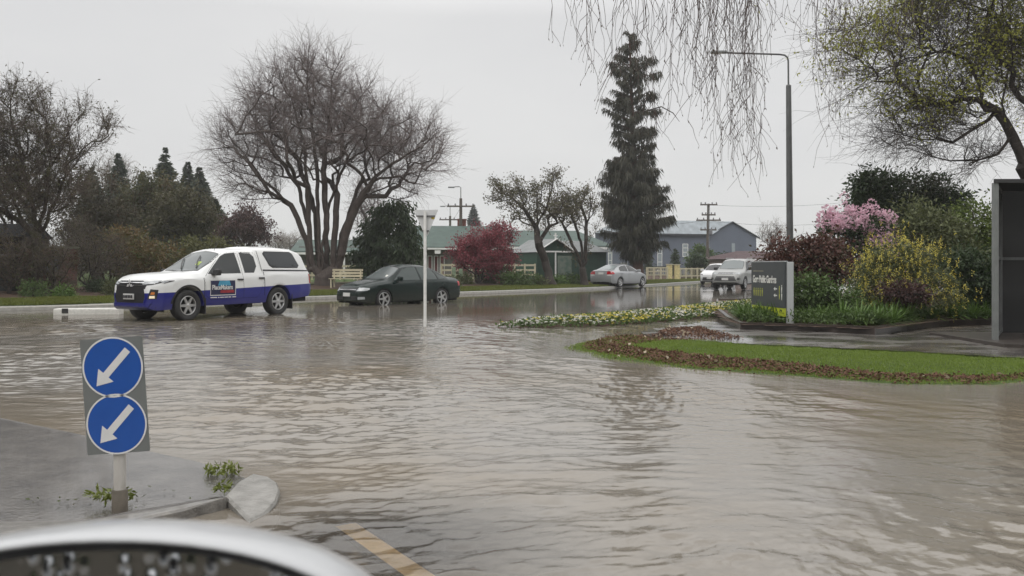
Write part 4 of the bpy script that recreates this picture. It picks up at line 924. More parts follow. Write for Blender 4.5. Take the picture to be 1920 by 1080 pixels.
# leaves and twigs stranded on the near island, and fallen leaves on the path
n = 420; x = -3.6 + R.random(n) * 2.6; y = 4.5 + R.random(n) * 2.0; k = inside([(p.x, p.y) for p in isl], x, y) & (np.abs(y - (4.62 + .55 * (x + 2.3) * .4)) < .16 + .25 * R.random(n) ** 3); x, y = x[k], y[k]
v, f = cards(np.stack([x, y, np.full(len(x), .022)], 1), rdirs(R, len(x)) * [1, 1, .12], .012 + .028 * R.random(len(x)), .012, R); stuff(np_mesh('stranded_leaf_litter', v, f, leaf_mat('wet_dead_leaves', [(.03, .025, .018), (.07, .055, .03), (.06, .08, .02)], 5)))
def weed_clump(name, label, loc, r, n, seed, grp):
    R = np.random.default_rng(seed); az = R.random(n) * 2 * PI; q = np.stack([np.cos(az) * r[0] * R.random(n) ** .5, np.sin(az) * r[1] * R.random(n) ** .5, r[2] * R.random(n)], 1)
    v, f = cards(q, rdirs(R, n) + np.stack([np.cos(az), np.sin(az), 0 * az], 1) * .6, .024 + .026 * R.random(n), .014, R)
    o = np_mesh(name, v, f, leaf_mat('weed_leaves', [(.03, .04, .012), (.09, .11, .02), (.16, .19, .04)], 6)); o.location = loc; tag(o, label, 'weeds', grp)
weed_clump('weed_clump', 'clump of yellow-green weed caught round the keep-left sign post', G(216, 944) + Vector((0, -.05, .05)), (.12, .08, .03), 150, 1, 'weed clumps on the island')
weed_clump('weed_clump', 'larger weed clump stranded on the island behind the kerb nose', G(418, 890) + Vector((0, 0, .02)), (.11, .09, .03), 190, 2, 'weed clumps on the island')
weed_clump('weed_clump', 'thin strand of weed lying over the joint of the kerb nose', G(418, 934) + Vector((0, 0, .05)), (.04, .07, .025), 70, 3, 'weed clumps on the island')

# ------------------------------------------------------------------ overhanging trees at the right
# weeping birch: limb out of the picture, fine strands hanging into it
Yb = 9.5; R = np.random.default_rng(91); tb = Tree(91, .3)
tb.limb([(8.6, 10.5, -.05), (8.5, 10.5, 2.2), (8.2, 10.4, 4.2), (7.2, 10.2, 5.6)])
tb.limb([(7.2, 10.2, 5.6), (5.0, 9.9, 6.3), (3.0, 9.6, 6.4), (1.4, 9.4, 6.0), (.6, 9.3, 5.6)], 0)
tb.limb([(5.6, 10.0, 6.2), (4.6, 9.2, 6.5), (3.4, 8.8, 6.4), (2.4, 8.9, 6.2)], 0); tb.limb([(8.2, 10.4, 4.2), (9.2, 11, 6), (9.5, 11.5, 8)], 0)
tb.radii(.2, .03, .5)
S0, S1, R0, R1, TP = [], [], [], [], []
groups = [(1040, 1245, 0, 60, 105, 16), (1085, 1180, 0, 110, 140, 12), (1215, 1240, 0, 170, 270, 6), (1262, 1300, 0, 100, 230, 10), (1330, 1430, 0, 150, 320, 24), (1370, 1420, 0, 250, 320, 12), (1260, 1420, 0, 50, 180, 22), (1490, 1640, 0, 40, 120, 22), (1535, 1600, 0, 150, 270, 10), (1425, 1500, 0, 10, 40, 4), (1300, 1345, 0, 120, 200, 8), (1630, 1720, 0, 20, 100, 12)]
for x0, x1, _, l0, l1, cnt in groups:
    for _k in range(int(cnt * .8)):
        px = x0 + R.random() * (x1 - x0); ye = l0 + R.random() * (l1 - l0); Y = Yb + R.normal() * .55
        topz = 5.0 + R.random() * 1.2; e = P(px, ye, Y); xo = e.x - R.normal() * .10 + .06
        p = np.array([xo, Y, topz]); tgt = np.array(e); n = max(6, int((topz - e.z) / .12)); r = .0048
        drift = (tgt - p) / n; side = R.normal() * .015
        for j in range(n):
            q = p + drift + R.normal(size=3) * [.016, .016, .004]; S0.append(p); S1.append(q); R0.append(r * (1 - j / n * .62)); R1.append(r * (1 - (j + 1) / n * .62))
            if R.random() < .42:
                a = R.random() * 2 * PI; d = np.array([math.cos(a) * .55, math.sin(a) * .55, -.75 + R.normal() * .2]); L = .16 + .42 * R.random() ** 1.5; c = q
                for u in range(3):
                    w_ = c + d * L / 3; S0.append(c); S1.append(w_); R0.append(.0034 - .0006 * u); R1.append(.0028 - .0006 * u); c = w_; d = unit(d + np.array([0, 0, -.3]) + R.normal(size=3) * .2)
                    if R.random() < .35: TP.append(c)
                TP.append(c)
            p = q
        TP.append(p)
S0, S1 = np.array(S0), np.array(S1); TP = np.array(TP)
v1 = prisms(S0, S1, np.array(R0), np.array(R1), 3)
bud = cards(TP, rdirs(R, len(TP)) * .5 + [0, 0, -1], .026 + .018 * R.random(len(TP)), .010, R)
M_birch_twig = mat('birch_twigs', (.075, .052, .045), .6, .25, 3)
L_bud = leaf_mat('birch_buds', [(.05, .035, .03), (.09, .07, .04)], 3)
tree_obj('weeping_birch', 'fine bare weeping birch strands hanging from the top of the view', 'tree', tb, bark('birch_bark', (.42, .40, .37)), [(*v1, 0), (*bud, 1)], [M_birch_twig, L_bud])

# big tree reaching in from the right edge
Yr = 26.0; t = Tree(95, .44); R = t.rng; rb = (17.4, 26.6, -.02)
t.limb([rb, (17.0, 26.3, 1.4), near(1975, 400, Yr), near(1925, 315, Yr)])
t.limb([near(1925, 315, Yr), near(1898, 254, Yr), near(1868, 206, Yr, -.2), near(1832, 188, Yr, -.4), near(1788, 182, Yr, -.6)], 0)
t.limb([near(1898, 254, Yr), near(1880, 195, Yr), near(1890, 130, Yr, .4), near(1870, 60, Yr, .6)], 0)
t.limb([near(1925, 315, Yr), near(1960, 200, Yr), near(1925, 85, Yr), near(1858, 72, Yr, -.3), near(1766, 96, Yr, -.5), near(1705, 136, Yr, -.8), near(1660, 180, Yr, -1)], 0)
t.limb([near(1920, 85, Yr), near(1850, 20, Yr), near(1760, -10, Yr), near(1680, 10, Yr), near(1610, 60, Yr)], 0)
for pts_ in ([(1834, 188), (1780, 205), (1720, 232), (1672, 268)], [(1870, 208), (1832, 238), (1785, 268), (1722, 300)], [(1898, 254), (1872, 288), (1825, 312), (1772, 330)], [(1766, 96), (1700, 108), (1640, 138), (1585, 182)], [(1705, 136), (1664, 178), (1640, 225)], [(1790, 182), (1740, 180), (1690, 200), (1650, 240)]):
    t.limb([near(x, y, Yr, -.5 * i + R.normal() * .2 * i) for i, (x, y) in enumerate(pts_)], 0, .08)
t.limb([near(1960, 200, Yr), near(2020, 100, Yr), near(2000, 0, Yr), near(1900, -60, Yr)], 0)
blobs = [pblob(1740, 70, 110, 75, Yr), pblob(1860, 80, 90, 80, Yr), pblob(1720, 190, 75, 45, Yr), pblob(1640, 125, 65, 50, Yr), pblob(1810, 190, 90, 60, Yr), pblob(1740, 255, 85, 40, Yr), pblob(1600, 70, 50, 50, Yr), pblob(1840, -40, 160, 60, Yr), pblob(1830, 290, 60, 35, Yr), pblob(2000, 120, 120, 140, Yr), pblob(2080, 20, 160, 140, Yr)]
tg, _ = in_blob(R, blobs, 1700, .6); t.grow(tg, .2, -.02, .12, 2.2); t.radii(.30, .008)
a = t.twigs(4, 1.1, .02, .0078, .85, -.10, -.05, 3, 2, .55, .65)
sh = prisms(a[0], a[1], a[2], a[3], 3); tips = a[4]
px_ = CX + tips[:, 0] / tips[:, 1] * F; py_ = HY - (tips[:, 2] - H) / tips[:, 1] * F
# the fresh leaves sit on the upper and outer part of the crown, the lower twigs are bare
dens = .5 + .5 * np.sin(tips[:, 0] * 1.05 + 1) * np.sin(tips[:, 2] * 1.3 + tips[:, 1] * .5)
leafy = (R.random(len(tips)) < np.interp(px_, [1540, 1640], [.3, 1.0]) * np.interp(py_, [70, 230], [1.0, .3])) & (py_ < 235 + 20 * np.sin(px_ * .03)) & (R.random(len(tips)) < .1 + .9 * dens ** 1.3)
k = np.repeat(np.nonzero(leafy)[0], 3); c = tips[k] + R.normal(size=(len(k), 3)) * .12
lf = cards(c, rdirs(R, len(k)) + [0, 0, -.3], (.085 + .065 * R.random(len(k))), .055, R)
tree_obj('budding_tree', 'dark-limbed tree with fresh yellow-green leaves reaching in at the right edge', 'tree', t, M_bark_dark, [(*sh, 0), (*lf, 1)], [M_twig_dark, L_buds])
# ------------------------------------------------------------------ buildings and fences in the background
def corr_mat(name, c, pitch=10.0, axis=0, rough=.45, depth=.5):
    """ribbed sheet metal: ribs along local z, spaced along local x"""
    m, nt, out = new_mat(name); b = N(nt, 'ShaderNodeBsdfPrincipled'); nt.links.new(b.outputs[0], out.inputs[0])
    w = N(nt, 'ShaderNodeTexWave', wave_type='BANDS', bands_direction='XYZ'[axis], wave_profile='SIN'); setin(w, Scale=pitch / 6.283, Distortion=0); nt.links.new(coords(nt), w.inputs['Vector'])
    nz = noise(nt, coords(nt), 1.5, 5)
    nt.links.new(ramp(nt, nz, [(.3, tuple(x * .8 for x in c)), (.7, tuple(x * 1.2 for x in c))]), b.inputs['Base Color'])
    nt.links.new(bumpn(nt, w.outputs['Fac'], depth, .05), b.inputs['Normal']); setin(b, Roughness=rough); return m
M_cream = mat('cream_paint', (.52, .47, .34), .5, .12, 6); M_white = mat('white_paint', (.72, .72, .70), .45, .1, 8)
M_glassdark = mat('dark_window_glass', (.02, .023, .026), .06, .2, 2, spec=.8); M_glasspale = mat('pale_window_glass', (.30, .34, .36), .12, .12, 2, spec=.8)
M_greenroof = corr_mat('green_metal_roof', (.05, .085, .07), 22, 0, .65); M_wallgrey = mat('grey_weatherboard', (.17, .16, .145), .7, .2, 3)
M_darkred = mat('dark_red_paint', (.11, .022, .022), .5, .2, 4)
class Frame:
    """local axes for a building: x along its front, z up, y away from the viewer"""
    def __init__(s, a, b, name, label, cat, z=None):
        a, b = Vector(a), Vector(b); s.L = (b - a).xy.length; s.rz = math.atan2(b.y - a.y, b.x - a.x)
        s.root = thing(name, label, cat, (a.x, a.y, a.z if z is None else z), s.rz)
def pane(fr, name, x0, x1, z0, z1, y=-.03, fm=None, gm=None, bars=(), fw=.07, label=None):
    mb = MB(); fm = fm or M_white
    for cx, cz, sx, sz in (((x0 + x1) / 2, z0 + fw / 2, x1 - x0, fw), ((x0 + x1) / 2, z1 - fw / 2, x1 - x0, fw), (x0 + fw / 2, (z0 + z1) / 2, fw, z1 - z0 - 2 * fw), (x1 - fw / 2, (z0 + z1) / 2, fw, z1 - z0 - 2 * fw)):
        mb.box((cx, y, cz), (sx, .08, sz))
    for zz in bars: mb.box(((x0 + x1) / 2, y, zz), (x1 - x0 - 2 * fw, .06, .06))
    o = mb.build(name, fm, fr.root); mb = MB(); mb.box(((x0 + x1) / 2, y + .01, (z0 + z1) / 2), (x1 - x0 - 2 * fw, .02, z1 - z0 - 2 * fw)); mb.build('glass', gm or M_glassdark, o); return o

# green-roofed hall
a = P(560, 500, 66); b = P(1135, 500, 69); fr = Frame((a.x, a.y, .42), (b.x, b.y, .42), 'green_roofed_hall', 'long low hall with a green metal roof behind the bare tree and maroon tree', 'building')
L = fr.L; root = fr.root
def X(px, Y=67): return ((px - CX) / F * Y - a.x)
mb = MB(); mb.box((L / 2, 4.2, 1.2), (L, 8, 2.5)); mb.build('wall', M_wallgrey, root)
mb = MB(); M = Matrix.Rotation(PI / 2, 4, 'Z') @ Matrix.Rotation(PI / 2, 4, 'X')
ez, rz_ = 2.42, 4.30
xs0, xs1 = X(770), X(945)
mb.add([(xs0, -.9, ez), (xs1, -.9, ez), (xs1, 4.2, rz_), (xs0, 4.2, rz_), (xs0, 9, ez), (xs1, 9, ez), (xs0, -.9, ez - .12), (xs1, -.9, ez - .12)], [[0, 1, 2, 3], [3, 2, 5, 4], [6, 7, 1, 0], [0, 3, 4], [1, 5, 2]])
mb.add([(X(940), -.6, 2.55), (L + .6, -.6, 2.55), (L - 1.5, 4.2, 3.95), (X(945), 4.2, 3.95), (X(940), 9, 2.55), (L + .6, 9, 2.55), (X(940), -.6, 2.43), (L + .6, -.6, 2.43)], [[0, 1, 2, 3], [3, 2, 5, 4], [6, 7, 1, 0], [1, 5, 2]])
mb.add([(-.5, -1.6, 2.05), (xs0 - .02, -1.6, 2.05), (xs0 - .02, 4.2, 3.1), (-.5, 4.2, 3.1), (-.5, -1.6, 1.93), (xs0 - .02, -1.6, 1.93)], [[0, 1, 2, 3], [4, 5, 1, 0]])
mb.build('roof', M_greenroof, root)
mb = MB(); mb.box(((X(940) + L) / 2, -.62, 2.36), (L - X(940), .06, .2)); mb.box(((xs0 + xs1) / 2, -.93, 2.28), (xs1 - xs0, .05, .14)); mb.box((xs0 / 2, -1.63, 1.88), (xs0, .05, .16)); mb.build('fascia', M_white, root)
for px in (651, 615, 690, 735): mb = MB(); mb.box((X(px), -1.5, .9), (.14, .14, 1.9)); mb.build('verandah_post', M_white, root)
for px0, px1 in ((803, 812), (815, 823), (826, 835)):
    o = pane(fr, 'door', X(px0), X(px1), .0, 1.75, -.0 + .14, M_white, M_darkred, (), .06)
pane(fr, 'window', X(1012, 69) - 3.2, X(1012, 69) - .6, .5, 1.75, .14, M_white, M_darkred); pane(fr, 'window', X(985, 69) - .4, X(985, 69) + 1.8, .5, 1.75, .14, M_white, M_darkred)
pane(fr, 'window', X(622), X(642), .2, 1.5, .14, M_white, M_glassdark); pane(fr, 'window', X(662), X(684), .2, 1.5, .14, M_white, M_glassdark)
mb = MB(); mb.box((X(821), -.95, 2.02), (.45, .04, .26)); mb.build('notice_board', M_white, root)
mb = MB(); mb.box((X(875), 5, 4.4), (.7, .7, .9)); mb.box((X(875), 5, 4.88), (.8, .8, .1)); mb.build('chimney', mat('red_brick', (.17, .06, .045), .8, .3, 5), root)

# green corrugated shed
Ys = 58; a = P(1007, 500, Ys - .5); b = P(1137, 500, Ys + 2.5); fr = Frame((a.x, a.y, .40), (b.x, b.y, .40), 'corrugated_shed', 'small green corrugated iron shed with white trim behind the leaning tree', 'shed'); root = fr.root; L = fr.L
M_shed = corr_mat('green_corrugated_wall', (.022, .062, .042), 30, 0, .45, .9)
mb = MB(); mb.box((L / 2, 1.6, .95), (L, 3.2, 1.95)); mb.add([(0, -.001, 1.925), (L * .50, -.001, 1.925), (L * .25, -.001, 2.75)], [[0, 1, 2]]); mb.build('wall', M_shed, root)
mb = MB(); g = L * .25
mb.add([(-.15, -.2, 1.88), (g, -.2, 2.80), (g, 3.4, 2.80), (-.15, 3.4, 1.88), (g + .001, -.2, 2.80), (L * .5 + .1, -.2, 1.92), (L * .5 + .1, 3.4, 1.92), (g + .001, 3.4, 2.80)], [[0, 1, 2, 3], [4, 5, 6, 7]])
mb.add([(L * .5 + .1, -.25, 1.93), (L + .2, -.25, 1.93), (L - .7, 1.6, 2.75), (g + .6, 1.6, 2.75), (L + .2, 3.4, 1.93)], [[0, 1, 2, 3], [1, 4, 2]])
mb.build('roof', corr_mat('grey_metal_roof', (.19, .20, .20), 20, 0, .55), root)
mb = MB(); mb.box((L * .25, -.06, 1.93), (L * .52, .09, .10)); mb.box((L * .25, -.05, .95), (.09, .07, 1.9)); mb.box((L * .25, -.06, 2.95), (.08, .08, .5)); mb.box((L * .25, -.06, 3.02), (.28, .07, .07)); mb.build('trim', M_white, root)
mb = MB()
for s_, e_ in (((-.15, 1.88), (g, 2.80)), ((L * .5 + .1, 1.92), (g, 2.80))):
    mb.tube([(s_[0], -.22, s_[1]), (e_[0], -.22, e_[1])], .05, 6)
mb.build('barge_board', M_white, root)
mb = MB(); mb.box((L * .38, -.03, .85), (L * .2, .05, 1.6)); mb.build('door', mat('shed_door_green', (.035, .085, .06), .5, .5, 2.2, c2=(.16, .18, .15)), root)

# blue-grey hall with a gable end
a = P(1116, 500, 88); b = P(1330, 500, 92); fr = Frame((a.x, a.y, .45), (b.x, b.y, .45), 'blue_hall', 'large blue-grey gabled hall with tall pale windows behind the cypress', 'building'); root = fr.root; L = fr.L
M_blue = mat('blue_grey_cladding', (.125, .145, .185), .55, .08, .6); Wg = 5.4; eh, rh = 4.35, 5.75
mb = MB(); gx = L; gy0, gy1 = 0.0, 6.4
ge = P(1418, 500, 94.5); gm = Vector((ge.x - a.x, ge.y - a.y, 0)); gm.rotate(Matrix.Rotation(-fr.rz, 3, 'Z'))
gv = gm - Vector((L, 0, 0))                                   # along the gable wall
def gp(u, z): return (L + gv.x * u, gv.y * u, z)
bk = Vector((-L, 0, 0))
mb.add([(0, 0, 0), (L, 0, 0), (L, 0, eh), (0, 0, eh)], [[0, 1, 2, 3]])
mb.add([gp(0, 0), gp(1, 0), gp(1, eh - .3), gp(.45, rh), gp(0, eh)], [[0, 1, 2, 3, 4]])
mb.add([gp(1, 0), (gv.x, gv.y + 1, 0), (gv.x, gv.y + 1, eh), gp(1, eh - .3)], [[0, 1, 2, 3]])
mb.add([(0, 0, 0), (gv.x, gv.y + 1, 0), (gv.x, gv.y + 1, eh), (0, 0, eh)], [[0, 1, 2, 3]])
mb.build('wall', M_blue, root)
M_zinc = corr_mat('pale_metal_roof', (.36, .40, .43), 14, 0, .35)
mb = MB(); r0, r1 = Vector(gp(.45, rh + .03)), Vector(gp(.45, rh + .03)) + bk
rf = [Vector((L + .25, -.3, eh)), Vector((-.2, -.3, eh))]
mb.add([rf[1], rf[0], r0 + Vector((.2, 0, 0)), r1, Vector(gp(1.04, eh - .3)) + Vector((.2, 0, 0)), Vector(gp(1.04, eh - .3)) + bk], [[0, 1, 2, 3], [3, 2, 4, 5]]); mb.build('roof', M_zinc, root)
mb = MB(); mb.box((L / 2, -.3, eh - .1), (L + .3, .12, .16)); mb.build('gutter', mat('dark_gutter', (.06, .065, .075), .4), root)
mb = MB()
for p, q in ((gp(-.03, eh), gp(.45, rh + .03)), (gp(1.04, eh - .3), gp(.45, rh + .03))): mb.tube([Vector(p) + Vector((.15, -.12, -.05)), Vector(q) + Vector((.15, -.12, -.05))], .09, 6)
mb.build('barge_board', mat('dark_gutter', (.06, .065, .075), .4), root)
def XB(px): return (px - CX) / F * 89.5 - a.x
for px0, px1, z0, z1 in ((1139, 1147, .7, 3.0), (1240, 1250, .4, 3.1), (1293, 1305, 1.9, 3.3)):
    pane(fr, 'window', XB(px0), XB(px1), z0, z1, -.03, M_white, M_glasspale, (z0 + (z1 - z0) * .35, z0 + (z1 - z0) * .68), .06)
gd = Vector((gv.x, gv.y, 0)); gn = Vector((gd.y, -gd.x, 0)).normalized() * .04; c = Vector(gp(.50, 0)); e = gd.normalized() * .22
mb = MB(); z0, z1 = .6, 3.4; mb.add([c - e + gn + Vector((0, 0, z0)), c + e + gn + Vector((0, 0, z0)), c + e + gn + Vector((0, 0, z1)), c - e + gn + Vector((0, 0, z1))], [[0, 1, 2, 3]]); mb.build('window', M_glasspale, root)
mb = MB(); mb.box((XB(1268) - 3.2, -2.0, .72), (XB(1268) - XB(1212), .9, .35)); mb.build('plinth_wall', mat('dark_timber', (.04, .04, .036), .7), root)

# red-roofed house
a = P(1383, 500, 74); b = P(1500, 500, 76); fr = Frame((a.x, a.y, .42), (b.x, b.y, .42), 'red_roofed_house', 'low house with a dull red roof behind the silver four-wheel drive', 'house'); root = fr.root; L = fr.L
mb = MB(); mb.box((L / 2, 3, .8), (L, 6, 1.7)); mb.build('wall', mat('pink_plaster', (.28, .22, .19), .7), root)
mb = MB(); mb.add([(-.4, -.4, 1.55), (L + .4, -.4, 1.55), (L - 1.5, 3, 2.3), (1.9, 3, 2.3), (-.4, 6.4, 1.55), (L + .4, 6.4, 1.55)], [[0, 1, 2, 3], [0, 3, 4], [3, 2, 5, 4], [1, 5, 2]]); mb.build('roof', corr_mat('red_metal_roof', (.06, .03, .032), 20, 0, .75), root)
mb = MB(); mb.box((L / 2, -.42, 1.47), (L + .8, .06, .16)); mb.build('fascia', M_white, root)
pane(fr, 'window', .5, 1.8, .5, 1.3, -.03, M_white, M_glassdark)

# brick wall with plaque and the dark entrance at the far left
a = GP(145, 32.5); b = GP(40, 31.0); M_brick = None
def brick_mat():
    m, nt, out = new_mat('old_red_brick'); bb = N(nt, 'ShaderNodeBsdfPrincipled'); nt.links.new(bb.outputs[0], out.inputs[0])
    br = N(nt, 'ShaderNodeTexBrick'); setin(br, Scale=4.0, Mortar_Size=.016); br.inputs['Color1'].default_value = (.15, .045, .035, 1); br.inputs['Color2'].default_value = (.085, .035, .03, 1); br.inputs['Mortar'].default_value = (.13, .11, .10, 1)
    tcn = N(nt, 'ShaderNodeTexCoord'); s_ = N(nt, 'ShaderNodeSeparateXYZ'); cb = N(nt, 'ShaderNodeCombineXYZ'); nt.links.new(tcn.outputs['Object'], s_.inputs[0]); nt.links.new(s_.outputs[0], cb.inputs[0]); nt.links.new(s_.outputs[2], cb.inputs[1]); nt.links.new(cb.outputs[0], br.inputs['Vector'])
    nz = noise(nt, coords(nt), 1.8, 6, .7); cc = mixc(nt, ramp(nt, nz, [(.45, (0, 0, 0)), (.65, (1, 1, 1))]), br.outputs[0], (.07, .06, .04)); nt.links.new(cc, bb.inputs['Base Color']); setin(bb, Roughness=.85); return m
M_brick = brick_mat()
fr = Frame((b.x, b.y, b.z), (a.x, a.y, b.z), 'brick_wall', 'old red brick garden wall with a blue-grey plaque behind the mossy tree', 'wall'); root = fr.root; L = fr.L
mb = MB(); mb.box((L / 2, .15, .75), (L, .3, 1.7)); mb.build('brickwork', M_brick, root)
mb = MB(); mb.box((L / 2, .15, 1.64), (L + .1, .4, .09)); mb.build('coping', mat('mossy_coping', (.10, .095, .07), .8), root)
mb = MB(); mb.box((L * .52, -.02, 1.0), (.46, .05, .56)); o = mb.build('plaque', mat('slate_plaque', (.075, .085, .10), .4), root); mb = MB()
for dx, dz, sx, sz in ((0, .3, .54, .05), (0, -.3, .54, .05), (-.25, 0, .05, .55), (.25, 0, .05, .55)): mb.box((L * .52 + dx, -.03, 1.0 + dz), (sx, .07, sz))
mb.build('frame', mat('dark_plaque_frame', (.03, .03, .03), .5), o)
# red-leaved creeper on the wall
R = np.random.default_rng(55); n = 2600; cx0 = R.random(n) * L; cz0 = .1 + 1.35 * R.random(n); k = (np.sin(cx0 * 3.1) + np.sin(cz0 * 4 + cx0 * 1.7) + R.normal(size=n) * .4 > .1); cx0, cz0 = cx0[k], cz0[k]
v, f = cards(np.stack([cx0, -.03 - .05 * R.random(len(cx0)), cz0], 1), rdirs(R, len(cx0)) * [1, .4, 1], .09, .06, R); o = np_mesh('wall_creeper', v, f, leaf_mat('red_creeper_leaves', [(.06, .025, .02), (.12, .035, .03), (.10, .06, .035)], 1.5)); o.location = root.location; o.rotation_euler = root.rotation_euler; tag(o, 'dull red creeper spread over the old brick wall', 'creeper')
a = GP(40, 31.2); fr = Frame((a.x - 6, a.y - 1.2, a.z), (a.x, a.y, a.z), 'entrance_building', 'dark low building with a doorway at the left edge behind the mossy tree', 'building'); root = fr.root; L = fr.L
M_dk = mat('dark_brown_board', (.038, .033, .03), .7, .3, 3)
mb = MB(); mb.box((L / 2, 1.6, 1.05), (L - .02, 3, 2.1)); mb.build('wall', mat('brown_brick_wall', (.055, .04, .034), .8, .3, 4), root)
mb = MB(); mb.add([(-.2, -.25, 2.0), (L + .1, -.25, 2.0), (L + .1, 1.6, 2.55), (-.2, 1.6, 2.55), (-.2, 3.3, 2.0), (L + .1, 3.3, 2.0)], [[0, 1, 2, 3], [3, 2, 5, 4], [1, 5, 2]]); mb.build('roof', mat('slate_roof', (.03, .03, .032), .95, spec=.08), root)
mb = MB(); mb.box((L - .78, .08, .62), (.85, .06, 1.2)); o = mb.build('door', mat('charcoal_door', (.03, .034, .036), .4), root)
mb = MB(); mb.box((L - .28, .09, .6), (.20, .05, 1.2)); mb.build('recess_shade_slab', mat('painted_recess_shade', (.008, .008, .008), .8), root)  # flat black slab painting the shade of a recess beside the door
mb = MB(); mb.box((L - .8, .05, 1.32), (1.5, .1, .09)); mb.build('lintel', mat('grey_lintel', (.16, .15, .14), .7), root)
pane(fr, 'window', L - 2.0, L - .1, 1.45, 1.95, .08, M_dk, M_glassdark)

# pale low kerb blocks by the left road edge
a, b = G(97, 590, .0), G(222, 589, .0)
mb = MB(); d = (b - a); mb.box(tuple((a + b) / 2 + Vector((0, .2, .055))), (d.length, .42, .21), Matrix.Rotation(math.atan2(d.y, d.x), 3, 'Z'), .04); o = mb.build('road_island_block', M_kerbwhite); tag(o, 'long white painted concrete island block at the flooded road edge, left of the pickup', 'kerb block')
dn = Vector((-d.y, d.x, 0)).normalized(); mb = MB(); mb.box(tuple(a + d * .20 + dn * -.012 + Vector((.0, -.002, .10))), (.16, .02, .13), Matrix.Rotation(math.atan2(d.y, d.x), 3, 'Z')); mk = mb.build('black_mark', mat('black_paint', (.02, .02, .02), .5), o)

# fences
def rail_fence(name, label, a, b, n, h, rails, m, pw=.1, rt=.09, pickets=0):
    a, b = Vector(a), Vector(b); rz = math.atan2(b.y - a.y, b.x - a.x); L = (b - a).xy.length; root = thing(name, label, 'fence', a, rz)
    for i in range(n + 1): mb = MB(); mb.box((L * i / n, 0, h / 2), (pw, pw, h)); mb.build('post', m, root)
    for z in rails: mb = MB(); mb.box((L / 2, -.06, z), (L, .03, rt)); mb.build('rail', m, root)
    if pickets:
        mb = MB()
        for i in range(pickets): mb.box((L * (i + .5) / pickets, -.085, (rails[0] + rails[-1]) / 2), (.045, .02, rails[-1] - rails[0]))
        mb.build('pickets', m, root)
    return root
rail_fence('rail_fence', 'cream post-and-rail fence running behind the maroon tree and dark sedan', GP(828, 56), GP(1003, 57.5), 9, 1.05, (.3, .62, .95), M_cream, .1, .13)
rail_fence('rail_fence', 'cream rail fence glimpsed between the pickup and the big bare tree', GP(505, 54), GP(690, 55), 7, .95, (.3, .6, .88), M_cream, .1, .12)
Yf = 72
rail_fence('picket_fence', 'cream picket fence between the yellow pillars and the white hatchback', GP(1275, Yf), GP(1318, Yf + 3), 4, 1.0, (.3, .92), M_cream, .1, .1, 16)
rail_fence('lattice_fence', 'cream lattice fence panel between cypress trunk and yellow pillars', GP(1213, Yf - 2), GP(1251, Yf - 1), 3, 1.0, (.35, .65, .95), M_cream, .12, .09, 12)
for k, (px, lab) in enumerate(((1255, 'cream gate pillar beside the lattice fence'), (1269, 'cream gate pillar beside the picket fence'))):
    b = GP(px, Yf - .8); t_ = thing('gate_pillar', lab, 'pillar', b, 0, 'cream gate pillars'); mb = MB(); mb.box((0, 0, .6), (.42, .42, 1.25)); mb.build('shaft', mat('yellow_cream_paint', (.62, .52, .26), .5), t_); mb = MB(); mb.box((0, 0, 1.26), (.52, .52, .08)); mb.build('cap', M_cream, t_)
b = GP(1170, 62); t_ = thing('notice_sign', 'small white rectangular sign on two posts behind the silver sedan', 'sign', b); mb = MB(); mb.box((0, 0, 1.18), (.5, .04, .36)); mb.build('panel', M_white, t_)
for dx in (-.19, .19): mb = MB(); mb.box((dx, .04, .6), (.05, .04, 1.2)); mb.build('post', M_white, t_)
# cream bench by the big tree
b = GP(648, 40.5); t_ = thing('park_bench', 'cream slatted park bench beside the big bare tree', 'bench', b, -.12)
mb = MB()
for k in range(4): mb.box((0, -.2 + k * .13, .45), (1.5, .09, .035))
mb.build('seat', M_cream, t_); mb = MB()
for k in range(3): mb.box((0, .27 + k * .03, .58 + k * .14), (1.5, .03, .10))
mb.build('backrest', M_cream, t_)
for dx in (-.65, .65):
    mb = MB(); mb.box((dx, -.2, .22), (.06, .06, .43)); mb.box((dx, .28, .45), (.06, .06, .9)); mb.box((dx, .03, .40), (.06, .5, .05)); mb.build('leg', M_cream, t_)
# pale green bollard posts before the fence
for k, (px, h, lab) in enumerate(((851, .95, 'pale green square post, left of a pair behind the sedan boot'), (864, .85, 'pale green square post, right of a pair behind the sedan boot'))):
    b = GP(px, 47 + k); o = MB().box((0, 0, h / 2), (.2, .2, h), None, .02).build('marker_post', mat('pale_green_paint', (.25, .33, .22), .6)); o.location = b; tag(o, lab, 'post', 'pale green posts')

